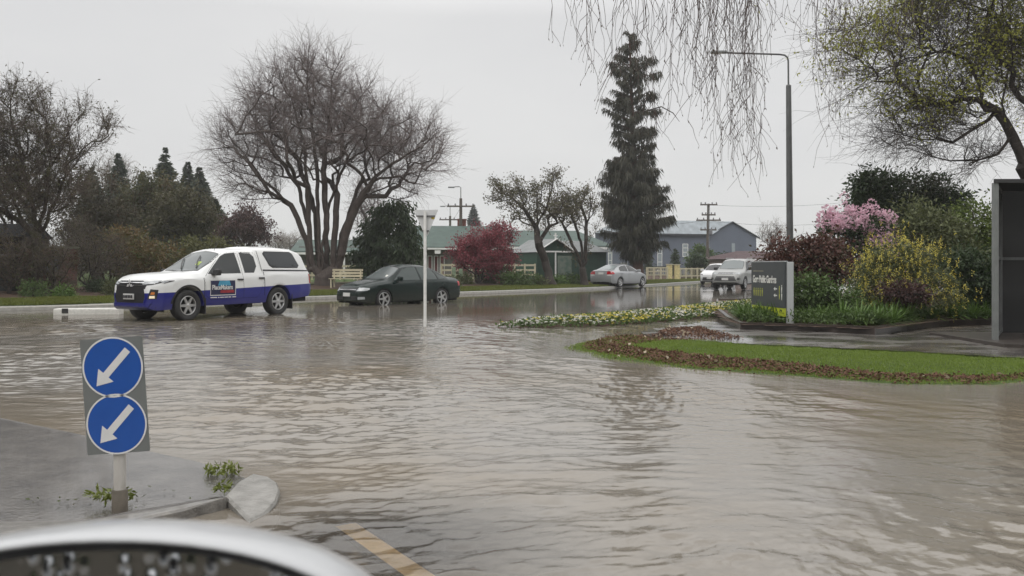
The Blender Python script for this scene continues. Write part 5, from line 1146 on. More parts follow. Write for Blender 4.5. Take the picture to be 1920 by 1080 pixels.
# ------------------------------------------------------------------ poles, lamps, wires
M_pole = mat('weathered_pole_wood', (.10, .085, .07), .8, .25, 4); M_galv = mat('galvanised_steel', (.25, .26, .26), .45, .15, 6, metal=.3); M_insul = mat('grey_insulator', (.2, .2, .21), .3)
def power_pole(label, px, Y, ptop, arms, lamp=None, lean=0, box=False):
    b = GP(px, Y); h = P(px, ptop, Y).z - b.z; t_ = thing('power_pole', label, 'power pole', b, 0, 'wooden power poles')
    mb = MB(); mb.tube([(0, 0, -.1), (lean, 0, h)], [.17, .12], 10); mb.build('pole', M_pole, t_)
    for py, w_ in arms:
        z = P(px, py, Y).z - b.z; mb = MB(); mb.box((lean * z / h, -.14, z), (w_, .1, .13)); o = mb.build('crossarm', M_pole, t_); mb = MB()
        for k in (-.45, -.2, .2, .45): mb.lathe([(.03, 0), (.06, .03), (.05, .1), (.07, .13), (.02, .18)], Matrix.Translation((lean * z / h + k * w_, -.14, z + .06)), 8)
        mb.build('insulators', M_insul, o)
    if lamp:
        mb = MB(); mb.tube([(lean, 0, h), (lean, 0, h + lamp), (lean - .12, 0, h + lamp + .1), (lean - .6, 0, h + lamp + .08)], .045, 6); mb.build('lamp_arm', M_galv, t_)
        mb = MB(); mb.box((lean - .8, 0, h + lamp + .04), (.55, .22, .12), None, .04); mb.build('lamp_head', M_galv, t_)
    if box: mb = MB(); mb.box((.3, -.05, h - 2.6), (.3, .3, .5), None, .03); mb.build('transformer', M_insul, t_); mb = MB(); mb.tube([(.12, -.12, h * .95), (.14, -.14, h * .4)], .035, 6); mb.build('cable_duct', M_insul, t_)
    return b, h
power_pole('shorter grey power pole with a lamp and crossarm above the green roof', 844, 92, 405, ((412, 2.3),), 1.0)
power_pole('taller power pole with a lamp and crossarm beside the maroon blossom tree', 864, 72, 372, ((387, 2.3),), .9)
power_pole('dark power pole with several crossarms in front of the blue hall', 1326, 80, 382, ((384, 1.6), (403, 1.3), (413, 2.3), (431, 1.5)), None, .12, True)
M_wire = mat('black_cable', (.03, .03, .03), .5)
def wire(label, a, b, sag, r=.014):
    a, b = Vector(a), Vector(b); mb = MB(); mb.tube([a.lerp(b, t) - Vector((0, 0, sag * 4 * t * (1 - t))) for t in np.linspace(0, 1, 14)], r, 4); tag(mb.build('power_line', M_wire), label, 'cable', 'overhead power lines')
pp = P(1326, 413, 80)
wire('overhead power line from the hall pole to the right past the lamp post', pp, P(1560, 418, 84), .35); wire('upper overhead line from the hall pole to the right', P(1326, 384, 80), P(1600, 378, 84), .3)
wire('overhead power line from the hall pole to the left behind the cypress', pp, P(1060, 425, 96), .4); wire('overhead line between the two lamp-topped power poles', P(864, 387, 72), P(844, 412, 92), .3, .01)

# tall street lamp
Yp = 33.0; b = Vector(((1482 - CX) / F * Yp, Yp, .1)); t_ = thing('street_lamp', 'tall dark street lamp with a long thin arm over the road behind the garden sign', 'street lamp', b)
zt_, zj = P(1480, 102, Yp).z - b.z, P(1480, 160, Yp).z - b.z; lx = (1478 - 1482) / F * Yp
M_lamp = mat('dark_grey_lamp_steel', (.085, .088, .088), .5, .2, 5)
mb = MB(); mb.lathe([(.19, -.1), (.19, .05), (.145, .08), (.135, 1.2), (.10, zj - .05), (.095, zj), (.05, zj + .03)], Matrix.Shear('XY', 4, (lx / zt_, 0)), 14); mb.build('column', M_lamp, t_)
mb = MB(); Lx = (1352 - 1480) / F * Yp; mb.tube([(lx * .9, 0, zj - .1), (lx, 0, zt_ - .25), (lx - .03, 0, zt_ - .12), (lx - .14, 0, zt_ - .03), (lx - .35, 0, zt_ + .0), (lx + Lx, 0, zt_ + .07)], .035, 8); mb.build('arm', M_lamp, t_)
mb = MB(); mb.box((lx + Lx - .05, 0, zt_ + .09), (.62, .24, .10), None, .04); o = mb.build('lamp_head', M_galv, t_); mb = MB(); mb.box((lx + Lx - .12, 0, zt_ + .032), (.36, .18, .02)); mb.build('lens', mat('lamp_lens', (.5, .5, .48), .2), o)
b = GP(376, 62); t_ = thing('street_lamp', 'thin grey street lamp seen over the pickup roof among the trees', 'street lamp', b); h = P(376, 384, 62).z - b.z
mb = MB(); mb.tube([(0, 0, -.05), (0, 0, h)], [.10, .06], 8); mb.build('column', M_galv, t_); mb = MB(); mb.tube([(0, 0, h), (.05, 0, h + .05), (.35, 0, h + .06)], .03, 6); mb.build('arm', M_galv, t_); mb = MB(); mb.box((.45, 0, h + .03), (.4, .18, .09), None, .03); mb.build('lamp_head', M_galv, t_)

# ------------------------------------------------------------------ signs
# keep-left sign on the near island
M_signgrey = mat('sign_back_grey', (.15, .16, .155), .5, .08, 10); M_signblue = mat('sign_blue', (.008, .075, .34), .35, .06, 8, coat=.3); M_signwhite = mat('reflective_white', (.66, .66, .65), .4, .05, 20)
b = G(219, 963); t_ = thing('keep_left_sign', 'grey keep-left sign with two stacked blue discs and white arrows on the flooded island', 'sign', b)
sY = b.y; s1 = sY / F
def L2(px, py): return Vector(((px - 219) * s1, 0, (963 - py) * s1))
mb = MB(); mb.tube([(0, .035, -.15), (0, .035, .9)], .031, 14); mb.build('post', mat('stained_white_post', (.30, .27, .23), .6, 0, 7, c2=(.68, .67, .64), stretch=(1, 1, .3)), t_)
mb = MB(); mb.lathe([(.040, -.1), (.040, .115), (.032, .12)], Matrix.Translation((0, .035, 0)), 14); mb.build('post_base', mat('muddy_post_base', (.10, .085, .065), .7, .3, 12), t_)
q = [L2(155, 637), L2(272, 630), L2(277, 845), L2(160, 854)]
ctr = sum(q, Vector()) / 4; xa = ((q[1] - q[0]) + (q[2] - q[3])).normalized(); wv = ((q[1] - q[0]).length + (q[2] - q[3]).length) / 2; hv = ((q[0] - q[3]).length + (q[1] - q[2]).length) / 2
MM = frame_matrix(ctr, xa, Vector((0, 0, 1)) + Vector((-.02, 0, 0)))         # local x right, y up, z towards the viewer
mb = MB()
def rrect(w_, h_, r, n=5):
    return [(sx * (w_ / 2 - r) + r * math.cos(a0 + k * PI / 2 / n), sy * (h_ / 2 - r) + r * math.sin(a0 + k * PI / 2 / n)) for sx, sy, a0 in ((1, 1, 0), (-1, 1, PI / 2), (-1, -1, PI), (1, -1, 3 * PI / 2)) for k in range(n + 1)]
mb.prism(rrect(wv, hv, .008), .004, MM); mb.build('plate', M_signgrey, t_)
circ = lambda r, cx=0, cy=0, n=48: [(cx + r * math.cos(2 * PI * k / n), cy + r * math.sin(2 * PI * k / n)) for k in range(n)]
rd = wv * .485
for cy_ in (hv * .247, -hv * .247):
    mb = MB(); mb.prism(circ(rd, 0, cy_), .0015, MM @ Matrix.Translation((0, 0, .0045))); o = mb.build('disc', M_signblue, t_)
    mb = MB(); n = 48; A, B = circ(rd * 1.0, 0, cy_, n), circ(rd * .945, 0, cy_, n); z = .0068
    mb.add([MM @ Vector((*p, z)) for p in A + B], [[k, (k + 1) % n, n + (k + 1) % n, n + k] for k in range(n)]); mb.build('border', M_signwhite, o)
    ar = [(-1, 0), (-.42, .40), (-.42, .14), (.92, .14), (.92, -.14), (-.42, -.14), (-.42, -.40)]
    ca, sa = math.cos(math.radians(46)), math.sin(math.radians(46))
    pts = [((x * ca - y * sa) * rd * .82, (x * sa + y * ca) * rd * .82 + cy_) for x, y in ar]
    mb = MB(); mb.prism(pts, .0012, MM @ Matrix.Translation((0, 0, .0065))); mb.build('arrow', M_signwhite, o)
mb = MB()
for cz in (.16, -.16): mb.box((0, .004 + .012, ctr.z + cz), (.12, .02, .03))
mb.build('clamp', M_galv, t_)

# give-way sign seen from behind
Yg = 18.6; b = Vector(((797 - CX) / F * Yg, Yg, -.1)); t_ = thing('triangle_sign', 'grey back of a triangular road sign on a white post in the floodwater', 'sign', b); sg = Yg / F
hz = lambda py: H - (py - HY) / F * Yg + .1
mb = MB(); mb.tube([(0, 0, 0), (0, 0, hz(396))], .034, 12); mb.build('post', M_white, t_)
tri = [(-.27, .0), (.27, .0), (.032, -.56), (-.032, -.56)]
yaw = Matrix.Rotation(math.radians(-8), 4, 'Z'); MT = Matrix.Translation((.02, .05, hz(393))) @ yaw @ Matrix.Rotation(PI / 2, 4, 'X')
mb = MB(); mb.prism([(x, y) for x, y in tri], .003, MT); mb.build('panel', mat('bare_aluminium', (.62, .63, .63), .4, .06, 8, metal=.15), t_)
mb = MB()
for py, w_ in ((405, .42), (433, .16)): mb.box((.01, .02, hz(py)), (w_, .03, .022), yaw.to_3x3())
mb.build('bracket', mat('dark_bracket', (.05, .05, .05), .5), t_)
mb = MB(); mb.box((.17, .028, hz(409)), (.07, .006, .05), yaw.to_3x3()); mb.build('sticker', mat('yellow_sticker', (.5, .38, .06), .5), t_)

# garden sign
A_, B_ = P(1413, 500, 19.0), P(1474, 500, 17.2); A_.z = B_.z = .12
t_ = thing('garden_sign', 'slate-grey public gardens sign with pale lettering and a light post', 'sign', B_); ux = (B_ - A_); SL = ux.length; ux.normalize()
zt1 = H - (491 - 500) / F * 17.2 - .12; zb1 = H - (578 - 500) / F * 17.2 - .12
MS = frame_matrix(Vector((0, 0, 0)) - ux * SL, ux, (0, 0, 1))     # x along the sign, y up, z out of its face
M_slate = mat('slate_panel', (.055, .063, .066), .45, .06, 5)
mb = MB(); mb.prism([(0, zb1), (SL, zb1), (SL, zt1), (0, zt1)], .05, MS); panel = mb.build('panel', M_slate, t_)
mb = MB(); mb.prism([(0.02, zb1 - .17), (SL, zb1 - .17), (SL, zb1 - .003), (0.02, zb1 - .003)], .04, MS @ Matrix.Translation((0, 0, .004))); mb.build('lime_skirt', mat('lime_panel', (.42, .48, .03), .5, .08, 5), t_)
mb = MB(); mb.box((.075, .0, .60), (.13, .09, 1.35), None, .01); mb.build('post', mat('pale_aluminium_post', (.46, .48, .48), .4, .06, 4, metal=.1), t_)
mb = MB(); v0 = -ux * (SL + .03); mb.box((v0.x, v0.y, .55), (.05, .06, zt1 * 2 - 1.1 + .0), None); mb.build('edge_post', mat('pale_aluminium_post', (.46, .48, .48), .4), t_)
mb = MB(); mb.box(tuple(-ux * SL / 2 + Vector((0, 0, zt1 + .012))), (SL, .06, .02), Matrix.Rotation(math.atan2(ux.y, ux.x), 3, 'Z')); mb.build('top_trim', mat('pale_aluminium_post', (.46, .48, .48), .4), t_)
Mz = MS @ Matrix.Translation((.10, 0, .0525)); M_let = mat('pale_lettering', (.68, .68, .64), .5, .03)
hz2 = lambda py: H - (py - 500) / F * 18.1 - .12
text_mesh('lettering', 'Gore Public Gardens', .215, M_let, panel, Mz @ Matrix.Translation((0, hz2(530), 0)), .72, bold=.006)
mb = MB(); mb.prism([(.12, hz2(509)), (.72, hz2(509)), (.72, hz2(509) + .016), (.12, hz2(509) + .016)], .002, MS @ Matrix.Translation((0, 0, .051))); mb.build('caption_line', mat('dim_gold', (.30, .28, .2), .5), panel)
def pictogram(mb, x, y, s):
    mb.prism(circ(.018 * s, x, y + .10 * s, 10), .002, MS @ Matrix.Translation((0, 0, .051)))
    mb.prism([(x - .026 * s, y + .075 * s), (x + .026 * s, y + .075 * s), (x + .018 * s, y), (x + .014 * s, y - .06 * s), (x - .014 * s, y - .06 * s), (x - .018 * s, y)], .002, MS @ Matrix.Translation((0, 0, .051)))
mb = MB()
for k in range(5): mb = MB(); pictogram(mb, .17 + k * .12, hz2(551), 1.0); mb.build('pictogram', mat('lime_paint', (.45, .48, .06), .5), panel)
for r_, py in enumerate((543, 555)):
    mb = MB(); mw = MB(); pictogram(mw, SL - .10, hz2(py), .95); pictogram(mb, SL - .22, hz2(py), .8)
    y = hz2(py) + .03; mw.prism([(SL - .52, y), (SL - .44, y + .04), (SL - .44, y + .012), (SL - .34, y + .012), (SL - .34, y - .012), (SL - .44, y - .012), (SL - .44, y - .04)], .002, MS @ Matrix.Translation((0, 0, .051)))
    mb.build('lime_pictogram', mat('lime_paint', (.45, .48, .06), .5), panel); mw.build('direction_pictogram', M_let, panel)

# dark mesh shelter at the right edge
Y0 = 14.0; x0 = (1866 - CX) / F * Y0; t_ = thing('mesh_shelter', 'tall dark mesh-walled shelter with a pale corner post at the right edge', 'shelter', (x0, Y0, .06))
h = P(0, 343, Y0).z - .06
def mesh_mat():
    m, nt, out = new_mat('dark_wire_mesh'); b_ = N(nt, 'ShaderNodeBsdfPrincipled'); b_.inputs['Base Color'].default_value = (.012, .012, .013, 1); setin(b_, Roughness=.5)
    v = coords(nt); ck = N(nt, 'ShaderNodeTexBrick'); setin(ck, Scale=36.0, Mortar_Size=.012); ck.inputs['Color1'].default_value = (0, 0, 0, 1); ck.inputs['Color2'].default_value = (0, 0, 0, 1); ck.inputs['Mortar'].default_value = (1, 1, 1, 1); ck.offset = 0
    s_ = N(nt, 'ShaderNodeSeparateXYZ'); cb = N(nt, 'ShaderNodeCombineXYZ'); nt.links.new(v, s_.inputs[0]); nt.links.new(math_n(nt, 'ADD', s_.outputs[0], s_.outputs[1]), cb.inputs[0]); nt.links.new(s_.outputs[2], cb.inputs[1]); nt.links.new(cb.outputs[0], ck.inputs['Vector'])
    tr_ = N(nt, 'ShaderNodeBsdfTransparent'); mx = N(nt, 'ShaderNodeMixShader'); nt.links.new(math_n(nt, 'ADD', math_n(nt, 'MULTIPLY', ck.outputs[0], .12), .88), mx.inputs[0]); nt.links.new(tr_.outputs[0], mx.inputs[1]); nt.links.new(b_.outputs[0], mx.inputs[2]); nt.links.new(mx.outputs[0], out.inputs[0]); return m
M_mesh = mesh_mat(); M_frame = mat('grey_steel_post', (.19, .20, .195), .5, .15, 5)
mb = MB(); mb.box((0, 0, h / 2), (.075, .075, h)); mb.build('corner_post', M_frame, t_)
mb = MB(); mb.box((1.35, .5, -.02), (3.2, 2.4, .12), None, .01); mb.build('base_slab', mat('brown_base', (.05, .04, .034), .5, .3, 4, coat=.3), t_)
ang = math.atan2(1.5, .95); Lw = 1.78; Rz = Matrix.Rotation(ang, 4, 'Z'); Rz3 = Rz.to_3x3()
mb = MB(); mb.box(tuple(Rz @ Vector((Lw / 2 + .05, 0, h / 2 + .02))), (Lw, .02, h - .05), Rz3); mb.build('side_mesh', M_mesh, t_)
mb = MB(); mb.box(tuple(Rz @ Vector((Lw / 2 + .05, 0, .10))), (Lw, .06, .07), Rz3); mb.box(tuple(Rz @ Vector((Lw / 2 + .05, 0, h - .04))), (Lw, .06, .07), Rz3); mb.box(tuple(Rz @ Vector((Lw / 2 + .05, -.02, h * .53))), (Lw, .05, .05), Rz3); mb.box(tuple(Rz @ Vector((Lw * .62, -.03, h * .5))), (.05, .05, h - .2), Rz3); mb.build('side_frame', mat('dark_steel_frame', (.13, .135, .135), .5), t_)
mb = MB(); mb.box((1.95, 1.52, h / 2), (2.0, .02, h - .004)); mb.build('back_mesh', M_mesh, t_)
mb = MB(); mb.box((1.95, 1.49, h * .53), (2.0, .05, .05)); mb.build('cross_bar', mat('dark_steel_frame', (.13, .135, .135), .5), t_); mb = MB(); mb.box((2.9, .1, h / 2), (.09, .09, h)); mb.build('far_post', M_frame, t_)
mb = MB(); mb.add([(-.06, -.06, h), (3.0, -.06, h), (3.0, 1.6, h), (.95, 1.6, h), (-.06, -.06, h + .06), (3.0, -.06, h + .06), (3.0, 1.6, h + .06), (.95, 1.6, h + .06)], [[3, 2, 1, 0], [4, 5, 6, 7], [0, 1, 5, 4], [1, 2, 6, 5], [2, 3, 7, 6], [3, 0, 4, 7]]); mb.build('roof', mat('dark_roof_board', (.03, .03, .03), .6), t_)
# ------------------------------------------------------------------ vehicles
M_tyre = mat('tyre_rubber', (.016, .016, .016), .7, .2, 20); M_alloy = mat('alloy_wheel', (.48, .48, .48), .3, .08, 6, metal=.7); M_black = mat('black_plastic', (.014, .014, .015), .45, .2, 10); M_well = mat('wheel_well_black', (.006, .006, .006), .9)
M_chrome = mat('chrome', (.62, .63, .64), .15, .05, 4, metal=.9); M_plate = mat('number_plate', (.62, .62, .60), .4, .05, 10); M_platetxt = mat('plate_characters', (.03, .03, .035), .5)
M_lens = mat('headlamp_lens', (.38, .40, .41), .08, .25, 9, spec=.9); M_tail = mat('red_tail_lamp', (.42, .012, .018), .12, .3, 6, spec=.8); M_amber = mat('amber_lamp', (.45, .15, .03), .2, .1, 4, emit=.25); M_fog = mat('lit_fog_lamp', (.8, .68, .5), .2, .1, 4, emit=.4)
def glass_mat(name, c, r=.05):
    m, nt, out = new_mat(name); b = N(nt, 'ShaderNodeBsdfPrincipled'); b.inputs['Base Color'].default_value = c4(c); setin(b, Roughness=r, Specular_IOR_Level=.42); nt.links.new(b.outputs[0], out.inputs[0]); return m
M_cg = glass_mat('car_window_glass', (.018, .022, .022)); M_cgp = glass_mat('windscreen_glass', (.10, .115, .115), .10); M_cgt = glass_mat('tinted_canopy_glass', (.035, .04, .043), .12)
def paint(name, c, metal=0.0, rough=.32, band=None, coat=.45, spec=.4):
    m, nt, out = new_mat(name); b = N(nt, 'ShaderNodeBsdfPrincipled'); nt.links.new(b.outputs[0], out.inputs[0]); setin(b, Roughness=rough, Metallic=metal, Coat_Weight=coat, Coat_Roughness=.06, Specular_IOR_Level=spec)
    nz = noise(nt, coords(nt), 2.2, 5); dirt = noise(nt, coords(nt, (1, 1, 2)), 9, 5, .7)
    base = ramp(nt, nz, [(.3, tuple(x * .94 for x in c)), (.7, c)])
    tcn = N(nt, 'ShaderNodeTexCoord'); s_ = N(nt, 'ShaderNodeSeparateXYZ'); nt.links.new(tcn.outputs['Object'], s_.inputs[0])
    if band:
        z0, sl, cb = band; edge = math_n(nt, 'MULTIPLY_ADD', s_.outputs[0], sl); edge.node.inputs[2].default_value = z0
        base = mixc(nt, math_n(nt, 'LESS_THAN', s_.outputs[2], edge), base, cb)
    # road spray: a film of grime low on the body
    g = N(nt, 'ShaderNodeMapRange'); setin(g, From_Min=.65, From_Max=.2, To_Min=0, To_Max=.45); nt.links.new(s_.outputs[2], g.inputs[0])
    base = mixc(nt, math_n(nt, 'MULTIPLY', g.outputs[0], dirt), base, (.10, .085, .065)); nt.links.new(base, b.inputs['Base Color']); return m
def car_body(spec, m, root):
    """body shell lofted along x through cross-sections; wheel arches are real openings. returns its BVH for fitting parts to the surface"""
    top, belt, wid, wt, bot = (np.array(spec[k], float) for k in ('top', 'belt', 'wid', 'wtop', 'bot'))
    xs = set(np.linspace(top[0, 0], top[-1, 0], 120)); xs |= set(top[:, 0]) | set(belt[:, 0]); ar = spec['arch_r']; rz = spec['r']
    for ax in spec['axles']:
        for u in np.linspace(-1, 1, 25): xs.add(ax + ar * math.sin(u * PI / 2))
        xs |= {ax - ar - .004, ax + ar + .004}
    xs = np.array(sorted(xs)); xs = xs[np.concatenate([[True], np.diff(xs) > .002])]
    f = lambda t: np.interp(xs, t[:, 0], t[:, 1])
    T, B, W, WT, LO = f(top), f(belt), f(wid), f(wt), f(bot)
    for ax in spec['axles']:
        k = np.abs(xs - ax) < ar; LO[k] = np.maximum(LO[k], rz + np.sqrt(np.maximum(0, ar ** 2 - (xs[k] - ax) ** 2)) * 1.0)
    LO = np.minimum(LO, B - .05); rings = []
    for x, t, b, w, w2, lo in zip(xs, T, B, W, WT, LO):
        pts = [(0, lo), (w * .6, lo), (w * .93, lo)]
        for u in np.linspace(0, 1, 9):
            z = lo + (b - lo) * u; q = (z - spec['waist']) / .5
            pts.append((w * (1 - .055 * q * q - (.03 if u > .93 else 0) - (.012 if u == 0 else 0)), z))
        wb = pts[-1][0]; te = b + (t - b) * .80; rc = min(.16, max(.03, (t - b) * .35))
        for u in np.linspace(.12, 1, 6): pts.append((wb + (w2 - wb) * u * (1 - .12 * (1 - u)), b + (te - b) * u))
        p0, p1, p2 = np.array(pts[-1]), np.array([w2 - .015, t - .02]), np.array([max(.1, w2 - rc * 1.6), t])
        for u in (.25, .5, .75, 1): pts.append(tuple(p0 * (1 - u) ** 2 + p1 * 2 * u * (1 - u) + p2 * u * u))
        for u in (.66, .33, 0): pts.append((p2[0] * u, t + .02 * (1 - u * u)))
        rings.append(pts)
    n = len(rings[0]); full = [r + [(-y, z) for y, z in r[-2:0:-1]] for r in rings]; m_ = len(full[0])
    V = [(x, y, z) for x, r in zip(xs, full) for y, z in r]; mb = MB()
    mb.add(V, [[i * m_ + j, i * m_ + (j + 1) % m_, (i + 1) * m_ + (j + 1) % m_, (i + 1) * m_ + j] for i in range(len(xs) - 1) for j in range(m_)], True)
    for i in (0, len(xs) - 1):
        c = len(mb.v); ring = V[i * m_:(i + 1) * m_]; zc = sum(v[2] for v in ring) / m_; mb.add(ring + [(xs[i], 0, zc)], [[j, (j + 1) % m_, m_] for j in range(m_)], True)
    o = mb.build('body', m, root); bm = bmesh.new(); bm.from_mesh(o.data); bmesh.ops.remove_doubles(bm, verts=bm.verts, dist=.0005)
    bmesh.ops.recalc_face_normals(bm, faces=bm.faces)
    for e in bm.edges: e.smooth = not (len(e.link_faces) == 2 and e.calc_face_angle(0) > math.radians(38))
    bm.to_mesh(o.data); bvh = BVHTree.FromBMesh(bm); bm.free(); return o, bvh
DIRS = {'L': (Vector((0, -1, 0)), lambda a, b: Vector((a, 4, b))), 'R': (Vector((0, 1, 0)), lambda a, b: Vector((a, -4, b))), 'F': (Vector((-1, 0, 0)), lambda a, b: Vector((6, a, b))), 'B': (Vector((1, 0, 0)), lambda a, b: Vector((-6, a, b))), 'T': (Vector((0, 0, -1)), lambda a, b: Vector((a, b, 5)))}
def decal(bvh, poly, axis, off, name, m, parent, maxlen=.10, thick=.004):
    """a piece cut to an outline and fitted onto the body surface"""
    d, o3 = DIRS[axis]; bm = bmesh.new(); vs = [bm.verts.new((a, b, 0)) for a, b in poly]; bm.faces.new(vs); bmesh.ops.triangulate(bm, faces=bm.faces[:])
    for _ in range(5):
        long = [e for e in bm.edges if e.calc_length() > maxlen]
        if not long: break
        bmesh.ops.subdivide_edges(bm, edges=long, cuts=1); bmesh.ops.triangulate(bm, faces=[f for f in bm.faces if len(f.verts) > 3])
    last = None
    for v in bm.verts:
        o = o3(v.co.x, v.co.y); h = bvh.ray_cast(o, d)
        if h[0] is not None: v.co = h[0] - d * off; last = h[0]
        else:
            h2 = bvh.find_nearest(o + d * (o.length if axis not in 'LR' else 3.2)); v.co = h2[0] - d * off
    bmesh.ops.recalc_face_normals(bm, faces=bm.faces)
    ext = bmesh.ops.extrude_face_region(bm, geom=bm.faces[:]); bmesh.ops.translate(bm, vec=d * thick, verts=[g for g in ext['geom'] if isinstance(g, bmesh.types.BMVert)])
    bmesh.ops.recalc_face_normals(bm, faces=bm.faces)
    me = bpy.data.meshes.new(name); bm.to_mesh(me); bm.free(); me.materials.append(m); me.polygons.foreach_set('use_smooth', [True] * len(me.polygons))
    try: me.set_sharp_from_angle(angle=math.radians(40))
    except Exception: pass
    return link(name, me, parent)
def grow_poly(poly, g):
    cx_ = sum(p[0] for p in poly) / len(poly); cy_ = sum(p[1] for p in poly) / len(poly)
    out = []
    for i in range(len(poly)):
        a, b, c = Vector(poly[i - 1]), Vector(poly[i]), Vector(poly[(i + 1) % len(poly)]); n1 = (b - a).normalized(); n2 = (c - b).normalized()
        n = Vector((n1.y, -n1.x)) + Vector((n2.y, -n2.x)); n = n.normalized() if n.length > 1e-6 else Vector((n1.y, -n1.x))
        if n.dot(b - Vector((cx_, cy_))) < 0: n = -n
        out.append((b.x + n.x * g, b.y + n.y * g))
    return out
def wheel(root, x, y, r, w, spokes, side, rim_r=.66, steer=0.0):
    """tyre with a spoked rim; side +1 faces +y"""
    M = Matrix.Translation((x, y, r)) @ Matrix.Rotation(steer, 4, 'Z') @ Matrix.Rotation(-PI / 2 * side, 4, 'X'); h = w / 2; rr = r * rim_r
    mb = MB(); mb.lathe([(rr * .98, -h * .8), (r * .86, -h), (r * .96, -h * .9), (r, -h * .6), (r, h * .6), (r * .96, h * .9), (r * .86, h), (rr, h * .86), (rr * .97, h * .55)], M, 40); ty = mb.build('wheel', M_tyre, root)
    mb = MB(); mb.lathe([(rr * .99, h * .84), (rr * .95, h * .93), (rr * .90, h * .84), (rr * .88, h * .3)], M, 40)
    for k in range(spokes):
        a = 2 * PI * k / spokes; MR = M @ Matrix.Rotation(a, 4, 'Z'); hw0, hw1 = rr * (.16 if spokes < 8 else .1), rr * (.11 if spokes < 8 else .07)
        P8 = [(rr * .12, -hw0, h * .62), (rr * .12, hw0, h * .62), (rr * .92, hw1, h * .74), (rr * .92, -hw1, h * .74), (rr * .12, -hw0, h * .82), (rr * .12, hw0, h * .82), (rr * .92, hw1, h * .86), (rr * .92, -hw1, h * .86)]
        mb.add([MR @ Vector(p) for p in P8], [[4, 5, 6, 7], [0, 1, 5, 4], [1, 2, 6, 5], [2, 3, 7, 6], [3, 0, 4, 7]])
    mb.lathe([(0, h * .9), (rr * .15, h * .88), (rr * .24, h * .78), (rr * .24, h * .5)], M, 20); mb.build('rim', M_alloy, ty)
    mb = MB(); mb.lathe([(0, h * .25), (rr * .9, h * .28)], M, 24); mb.build('brake_shadow', M_well, ty)
def car(spec, name, label, cat, pm):
    root = thing(name, label, cat); o, bvh = car_body(spec, pm, root)
    W = spec['wid_max']; r = spec['r']
    for ax in spec['axles']:
        for sd in (1, -1): wheel(root, ax, sd * (W - spec['tw'] / 2 - .015), r, spec['tw'], spec['spokes'], sd, spec.get('rim', .66), spec.get('steer', 0) if ax > 0 else 0)
    mb = MB(); x0, x1 = spec['bot'][0][0] + .15, spec['bot'][-1][0] - .15; zlo = spec['floor']
    for a_, b_ in ((x0, spec['axles'][1] - r - .12), (spec['axles'][1] + r + .12, spec['axles'][0] - r - .12), (spec['axles'][0] + r + .12, x1)):
        if b_ > a_: mb.box(((a_ + b_) / 2, 0, zlo + .06), (b_ - a_, W * 1.6, .14))
    mb.box((0, 0, zlo + .16), (x1 - x0, W * 1.25, .2)); mb.build('underbody', M_well, root)
    for ax in spec['axles']:
        mb = MB(); mb.tube([(ax, -W * .75, r), (ax, W * .75, r)], .05, 8); mb.build('axle', M_well, root)
    glass = spec.get('glass', M_cg)
    for sd, axn in ((1, 'L'), (-1, 'R')):
        for poly in spec['windows']:
            decal(bvh, grow_poly(poly, .028), axn, .001, 'window_trim', spec.get('trim', M_black), root); decal(bvh, poly, axn, .006, 'window', glass, root)
        for poly in spec['doors']:
            decal(bvh, grow_poly(poly, .007), axn, .0008, 'door_gap', M_well, root, thick=.003); dr = decal(bvh, poly, axn, .0035, 'door', pm, root, thick=.006)
            hx, hz_ = max(p[0] for p in poly), max(p[1] for p in poly)
        for hx, hz_ in spec['handles']: decal(bvh, [(hx - .09, hz_ - .018), (hx + .09, hz_ - .018), (hx + .09, hz_ + .018), (hx - .09, hz_ + .018)], axn, .035, 'door_handle', spec.get('handle_mat', pm), root, thick=.03)
        mx, my, mz = spec['mirror']; mb = MB(); mb.box((mx, sd * (my + .10), mz), (.13, .24, .165), Matrix.Rotation(-.2 * sd, 3, 'Z'), .045); mb.box((mx + .02, sd * (my - .02), mz - .05), (.09, .14, .06), None, .015); mb.build('door_mirror', spec.get('mirror_mat', pm), root)
    ws = spec['windscreen']; decal(bvh, grow_poly(ws, .03), 'T', .002, 'windscreen_trim', M_black, root, .09); decal(bvh, ws, 'T', .008, 'windscreen', spec.get('ws_mat', M_cgp), root, .09)
    if spec.get('rear_screen'): decal(bvh, spec['rear_screen'], 'T', .006, 'rear_window', spec.get('rs_mat', M_cg), root, .09)
    if spec.get('rear_glass'): decal(bvh, spec['rear_glass'], 'B', .006, 'rear_window', M_cg, root, .09)
    return root, bvh
def sym(poly): return [poly, [(-a, b) for a, b in poly[::-1]]]
def plate(bvh, root, z, axis, w=.36, h=.125, off=.03):
    o = decal(bvh, [(-w / 2, z - h / 2), (w / 2, z - h / 2), (w / 2, z + h / 2), (-w / 2, z + h / 2)], axis, off, 'number_plate', M_plate, root, .3, .02)
    return o
def place(root, fx, fy, rx, ry, spec, z=None):
    """set the vehicle by the ground points of its front and rear wheels on one side (side +1 left)"""
    d = Vector((fx - rx, fy - ry, 0)).normalized(); root.rotation_euler = (0, 0, math.atan2(d.y, d.x)); n = Vector((-d.y, d.x, 0)); mid = Vector(((fx + rx) / 2, (fy + ry) / 2, 0))
    c = mid - n * spec['side'] * (spec['wid_max'] - .1); c -= d * (spec['axles'][0] + spec['axles'][1]) / 2
    root.location = (c.x, c.y, float(road_z(c.x, c.y)[0]) + .004 if z is None else z)

